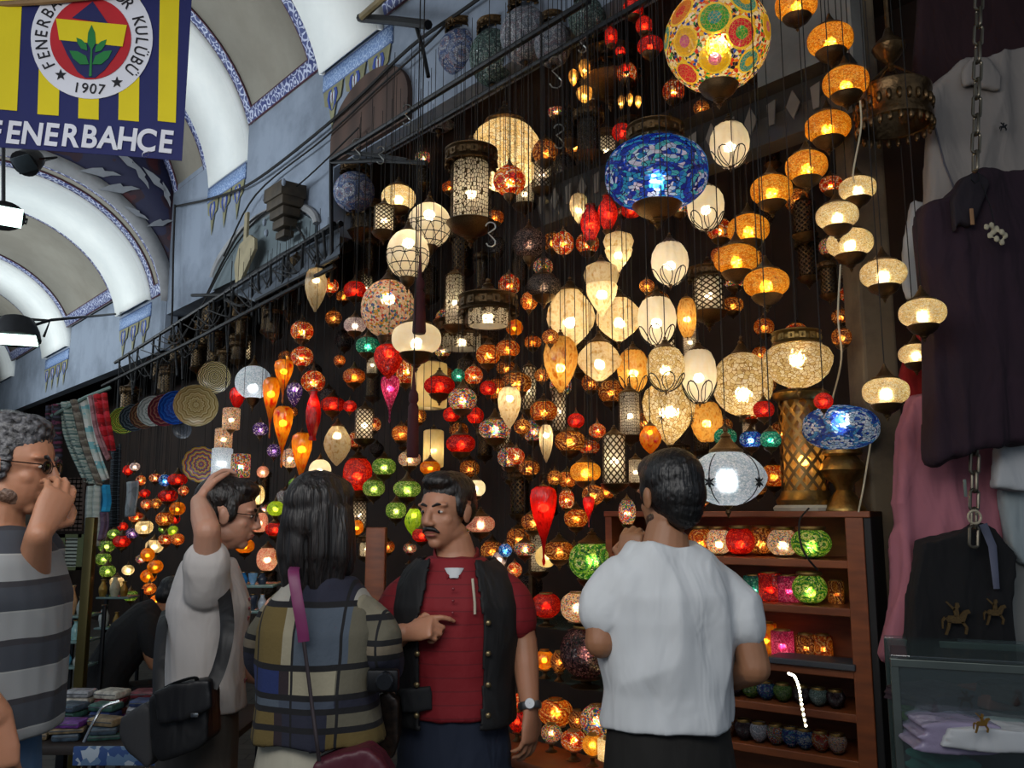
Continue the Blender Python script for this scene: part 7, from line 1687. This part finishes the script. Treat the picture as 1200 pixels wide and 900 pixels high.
ribbon(hb, 'strap', [at(346, 664, 2.40), at(344, 672, 2.345), at(349, 706, 2.325), at(354, 735, 2.325), at(356, 752, 2.33)], .030, .005, M_PLUM, Vector((1, .1, 0)))
ribbon(hb, 'thin_strap', [at(356, 752, 2.33), at(361, 790, 2.325), at(366, 830, 2.315), at(371, 868, 2.30), at(374, 892, 2.30)], .010, .006, plain('dark_chain_strap', '#3a3234', .35, .5), Vector((1, .1, 0)))
sb = thing('beaded_bag', 'dark beaded bag held beside the woman\'s right hand', 'bag', at(450, 880, 2.62))
flat_piece(sb, 'body', [(440, 815), (456, 806), (468, 818), (470, 860), (462, 885), (444, 888), (436, 855)], 2.62, .07, plain('brown_beadwork', '#2c2018', .35, .3, .8, 60), seed=45, amp=.006, vox=.007)
ribbon(sb, 'handle', [at(444, 815, 2.62), at(446, 796, 2.61), at(455, 790, 2.61), at(462, 800, 2.61), at(464, 816, 2.62)], .008, .006, M_BAG)
pc_ = thing('camera', 'small black camera held at the woman\'s side in front of the vest', 'camera', at(456, 800, 2.52)); Pp = at(447, 792, 2.40)
mb = MB(); mb.box((0, 0, 0), (.085, .035, .058), Matrix.Translation(at(449, 797, 2.385)), .008); local(mb, pc_); mb.build('camera_body', M_IRON, pc_); mb = MB(); mb.lathe([(.001, .03), (.020, .03), (.024, .026), (.024, 0)], 20, Matrix.Translation(at(452, 797, 2.37)) @ Matrix.Rotation(pi / 2, 4, 'X')); local(mb, pc_); mb.build('camera_lens', plain('black_lens_barrel', '#202226', .2, .4), pc_)

# ---------------------------------------------------------------- glass shelves of lamps behind the two men
t = NT('lamp_shelf_glass'); M_LSG = t.done(t.mixs(.3, t.n('BsdfTransparent', {0: (.75, .85, .8, 1)}).outputs[0], t.bsdf(Base_Color=rgb('#5a6a60'), Roughness=.1)))
LS = {}
DZ = {'D': -.08}
offS = -.1; A, B = onwall(590, 735, offS), onwall(730, 735, offS); tA, tB = (A - W0).dot(DW), (B - W0).dot(DW); L_ = abs(tB - tA) + .25
rk = thing('lamp_rack', 'rack of glass shelves with mosaic lamps between the vest and the white T-shirt', 'rack', wp((tA + tB) / 2, offS - .15, 0)); M = basis(-DW, NW, ZV, (0, 0, 0))
for y in (735, 797, 860):
    zz = onwall(660, y, offS).z; LS[y] = zz
    mb = MB(); mb.box((0, 0, zz - .006), (L_, .34, .012), M, .002); mb.build('glass_shelf', M_LSG, rk)
    for s in (-1, 1): mb = MB(); mb.box((s * L_ * .46, -.1, zz - .03), (.02, .14, .035), M, .002); mb.build('bracket', M_BRASS, rk)
for s in (-1, 1): mb = MB(); mb.box((s * L_ * .49, -.16, .75), (.03, .03, 1.5), M, .003); mb.build('upright', M_BRZ, rk)
def stand_lamp(x, y, rx, ry, form, mat, shelf, lit, desc, off=-.06):
    P = onwall(x, y, off); s = pxm(P); zb = LS[shelf] + .001; RX, RY = rx * s, ry * s
    root = thing('table_lamp', None, 'table lamp', (P.x, P.y, zb), random.uniform(0, 6), 'mosaic lamps on the glass shelves')
    inst('stand', unit_metal('base'), M_BRZ, root, (0, 0, .022), (RX * .6, RX * .6, .022)); inst('glass_shade', unit(form), G[mat], root, (0, 0, .044 + RY * .96), (RX, RX, RY)); inst('rim', unit_metal('rim'), M_BRASS, root, (0, 0, .044 + RY * 1.9), (RX * .45, RX * .45, .012))
    if lit: light_in(root, .044 + RY * .9, LM.get(mat, 1.8) * lit * RX * RY * 95, RX * .2)
    LAMPS.append(dict(o=root, x=x, y=y, r=rx, desc=desc, form=form, mat=mat, lit=lit))
for a in [(640, 722, 17, 14, 'oval', 'red', 735, .25, 'dim dark red bowl lamp'), (677, 708, 20, 17, 'oval', 'multiw', 735, .7, 'pale pink mosaic oval lamp'), (610, 715, 12, 16, 'ball', 'brown', 735, .4, 'amber-brown mosaic ball lamp'), (705, 712, 13, 15, 'ball', 'redm', 735, .5, 'red mosaic ball lamp'),
          (638, 762, 12, 11, 'ball', 'flame', 797, 1.1, 'glowing orange-red ball lamp'), (686, 764, 30, 30, 'ball', 'violet', 797, .12, 'big dark purple mosaic ball lamp'), (612, 770, 12, 14, 'oval', 'orange', 797, .6, 'orange mosaic oval lamp'), (716, 770, 12, 14, 'ball', 'cream', 797, .5, 'cream crackle ball lamp'), (655, 780, 10, 12, 'ball', 'brown', 797, .25, 'dark brown mosaic ball lamp'),
          (651, 815, 20, 15, 'oval', 'orange', 860, .7, 'orange mosaic oval lamp'), (700, 818, 20, 18, 'oval', 'multi', 860, .6, 'multicoloured mosaic oval lamp'), (612, 822, 12, 14, 'ball', 'redm', 860, .6, 'red mosaic ball lamp'), (676, 830, 10, 12, 'ball', 'brown', 860, .3, 'small brown mosaic ball lamp')]: stand_lamp(*a)
# wooden counter with more lamps below
cA, cB = onwall(585, 890, .0), onwall(735, 890, .0); cc = (cA + cB) / 2; zc = onwall(650, 882, .1).z
ct = thing('wooden_counter', 'orange wooden counter under the glass lamp shelves', 'counter', (cc.x, cc.y, 0)); M = basis(-DW, NW, ZV, (0, 0, 0)); L_ = (cA - cB).length + .02
mb = MB(); mb.box((0, .16, zc - .02), (L_, .28, .04), M, .004); mb.build('counter_top', M_OW, ct); mb = MB(); mb.box((0, .15, (zc - .04) / 2), (L_ - .04, .24, zc - .04), M, .004); mb.build('cabinet', plain('dark_counter_wood', '#3a2014', .6), ct)
LS[900] = zc
for a in [(672, 850, 15, 11, 'oval', 'redm', 900, .7, 'pink and red mosaic bowl lamp', .12), (694, 852, 12, 12, 'ball', 'amber', 900, .5, 'gold mosaic ball lamp', .12), (712, 862, 12, 12, 'cyl', 'cream', 900, .7, 'cream parchment-like lamp', .12), (646, 860, 12, 10, 'oval', 'multi', 900, .4, 'multicoloured mosaic bowl lamp', .10), (606, 862, 10, 12, 'ball', 'red', 900, .6, 'small red mosaic ball lamp', .10)]: stand_lamp(*a)

# ---------------------------------------------------------------- dark lanterns and dim globes deeper in the shop
PLACED_FRONT = len(PLACED)
def inpoly(x, y, poly):
    c = False; j = len(poly) - 1
    for i in range(len(poly)):
        if (poly[i][1] > y) != (poly[j][1] > y) and x < (poly[j][0] - poly[i][0]) * (y - poly[i][1]) / (poly[j][1] - poly[i][1]) + poly[i][0]: c = not c
        j = i
    return c
POLY = [(398, 205), (440, 190), (520, 160), (600, 100), (660, 20), (900, 20), (905, 90), (1000, 160), (1010, 580), (900, 590), (720, 690), (600, 690), (440, 660), (300, 690), (228, 600), (215, 500), (250, 430), (330, 330)]
rf = random.Random(11); n = 0; taken = []
kinds = [('dark', 'unlit dark metal lantern deep in the shop'), ('brown', 'dim amber-brown mosaic globe deep in the shop'), ('redm', 'dim red and orange mosaic globe deep in the shop'), ('orange', 'dim orange mosaic globe deep in the shop'), ('dark', 'unlit dark metal lantern deep in the shop'), ('lacegl', 'unlit dark lace-glass globe deep in the shop'), ('dark', 'unlit dark metal lantern deep in the shop'), ('multi', 'dim multicoloured mosaic globe deep in the shop'), ('brown', 'dim amber-brown mosaic globe deep in the shop')]
for it_ in range(2000):
    if n >= 165: break
    x, y = rf.uniform(215, 1010), rf.uniform(20, 690)
    if not inpoly(x, y, POLY): continue
    if any(math.hypot(x - a, y - b) < 22 for a, b in taken): continue
    if any(d['y'] is not None and abs(x - d['x']) < d['r'] * .6 and abs(y - d['y']) < d['r'] * .6 for d in LAMPS): continue
    taken.append((x, y)); k, d_ = kinds[n % len(kinds)]; n += 1; off = rf.uniform(-.6, -.05)
    if x < 420: off = rf.uniform(-.3, .1)
    dep = 1.0 if x > 500 else .75
    if k == 'dark':
        lantern(x, y, rf.uniform(8, 13) * dep, rf.uniform(12, 22) * dep, rf.choice(['vine', 'diamond']), off, rf.choice([0, 0, .25]), rf.random() < .7, True, desc=d_, ztop=4.0)
    else:
        r_ = rf.uniform(9, 15) * dep; lamp(x, y, r_, r_ * rf.uniform(.65, 1), 'oval', k, off, 0 if k == 'lacegl' else rf.uniform(.3, .6), d_, 'cap', 'cup', group='dim lamps deep in the shop', ztop=4.0)

for i in range(26):
    x = rf.uniform(150, 385); y = 425 - (x - 135) * .63 + rf.uniform(14, 85); lantern(x, y, rf.uniform(6, 10), rf.uniform(9, 16), rf.choice(['vine', 'diamond']), rf.uniform(-.1, .4), 0, rf.random() < .7, True, desc='unlit black iron lantern in the tangle under the awning', ztop=3.4)
# ---------------------------------------------------------------- added fill area light on people from camera left; no opposite shop built
area('added_street_fill', wp(-1.7, 3.35, 2.7), wp(1.4, .5, 1.2), 3.0, .9, 44, (1, .97, .93))
# ================================================================== labels that single out each lamp
bpy.context.view_layer.update()
def to_px(P):
    v = P - CAM; z = v.dot(FW); return 600 + FPX * v.x / z, 450 - FPX * v.dot(UP) / z
MARKS = [((840, 47), 'the huge disc-mosaic ball'), ((769, 204), 'the big blue mosaic lamp'), ((852, 560), 'the big white ellipsoid lamp'), ((592, 182), 'the pale yellow ball'), ((455, 362), 'the pale confetti ball'), ((488, 397), 'the tasselled white globe'), ((297, 448), 'the bright white globe'), ((985, 500), 'the blue and white oval'), ((935, 429), 'the wide clear bowl lamp'),
         ((637, 600), 'the long ruby teardrop'), ((694, 657), 'the green flower-mosaic lamp'), ((552, 225), 'the big pierced cylinder'), ((720, 538), 'the tall diamond lantern'), ((419, 556), 'the big round red lamp'), ((378, 607), "the woman's head"), ((523, 600), "the moustached man's head"), ((268, 603), "the bespectacled man's head"), ((870, 450), 'the clear crackle ball'), ((686, 764), 'the dark purple ball'), ((1047, 132), 'the ring chandelier'), ((125, 655), 'the green lamp string'), ((332, 480), 'the flame teardrops'), ((784, 486), 'the ribbed iron-flower lamp'), ((230, 474), 'the brass plate'), ((485, 120), 'the unlit globes')]
def direction(dx, dy):
    a = math.degrees(math.atan2(-dy, dx)) % 360
    return ['right of', 'above right of', 'above', 'above left of', 'left of', 'below left of', 'below', 'below right of'][int((a + 22.5) // 45) % 8]
ents = []
for d in LAMPS:
    d['px'] = to_px(d['o'].matrix_world.translation); d['desc'] = d['desc'] or 'lamp'
    ents.append(d)
def key_label(d, nth=0):
    if d['y'] is None or d['o'].name.startswith(('candle', )):
        return d['desc']
    ms = sorted(MARKS, key=lambda m: math.hypot(m[0][0] - d['px'][0], m[0][1] - d['px'][1]))
    ms = [m for m in ms if math.hypot(m[0][0] - d['px'][0], m[0][1] - d['px'][1]) > 14]
    m = ms[nth]; return f"{d['desc']} {direction(d['px'][0] - m[0][0], d['px'][1] - m[0][1])} {m[1]}"
uniq_desc = {}
for d in ents: uniq_desc.setdefault(d['desc'], []).append(d)
labels = {}
for ds, L in uniq_desc.items():
    if len(L) == 1 and len(ds.split()) >= 6: labels[id(L[0])] = ds
for d in ents:
    if id(d) in labels: continue
    if d['o'].name.startswith('candle'):
        sh = {}
        z = round(d['o'].location.z, 2); row = min(range(5), key=lambda i: abs(SHZ[i] - z)); labels[id(d)] = f"{d['desc']} on the {['top', 'second', 'third', 'fourth', 'lowest'][row]} shelf of the orange unit"
    else: labels[id(d)] = key_label(d)
ORD = ['first', 'second', 'third', 'fourth', 'fifth', 'sixth', 'seventh', 'eighth', 'ninth', 'tenth']
def conflicts():
    g = {}
    for d in ents: g.setdefault(labels[id(d)], []).append(d)
    return [v for v in g.values() if len(v) > 1]
for grp in conflicts():
    xs = [q['px'][0] for q in grp]; ys = [q['px'][1] for q in grp]; base = labels[id(grp[0])]
    ax = 0 if max(xs) - min(xs) >= max(ys) - min(ys) else 1
    grp.sort(key=lambda q: q['px'][ax]); n = len(grp)
    for i, q in enumerate(grp):
        if n == 2: w_ = (['left', 'right'], ['upper', 'lower'])[ax][i] + ' of two:'
        elif n == 3: w_ = (['leftmost', 'middle', 'rightmost'], ['top', 'middle', 'bottom'])[ax][i] + ' of three:'
        else: w_ = ORD[i] + (' from left:', ' from top:')[ax]
        labels[id(q)] = w_ + ' ' + base
for d in ents:
    w_ = labels[id(d)].split(); d['o']['label'] = ' '.join(w_[:16])
# purses: say where each lies
NMX = {0: 'far left front', 1: 'left front', 2: 'middle front', 3: 'right front', 4: 'far left middle', 5: 'left middle', 6: 'centre middle', 7: 'right middle', 8: 'far left back', 9: 'left back', 10: 'centre back', 11: 'right back', 12: 'far right back'}
tops = {}
for o in COL.objects:
    if 'stack' in o: tops[o['stack']] = max(tops.get(o['stack'], 0), o['lvl'])
for o in list(COL.objects):
    if 'stack' in o:
        l, tp = o['lvl'], tops[o['stack']]
        w_ = 'topmost' if l == tp else 'bottom' if l == 0 else ORD[l] + ' from bottom'
        o['label'] = f"{o['cn']} purse, {w_} in the {NMX[o['stack']]} stack on the stall table"
        del o['stack']; del o['lvl']; del o['cn']
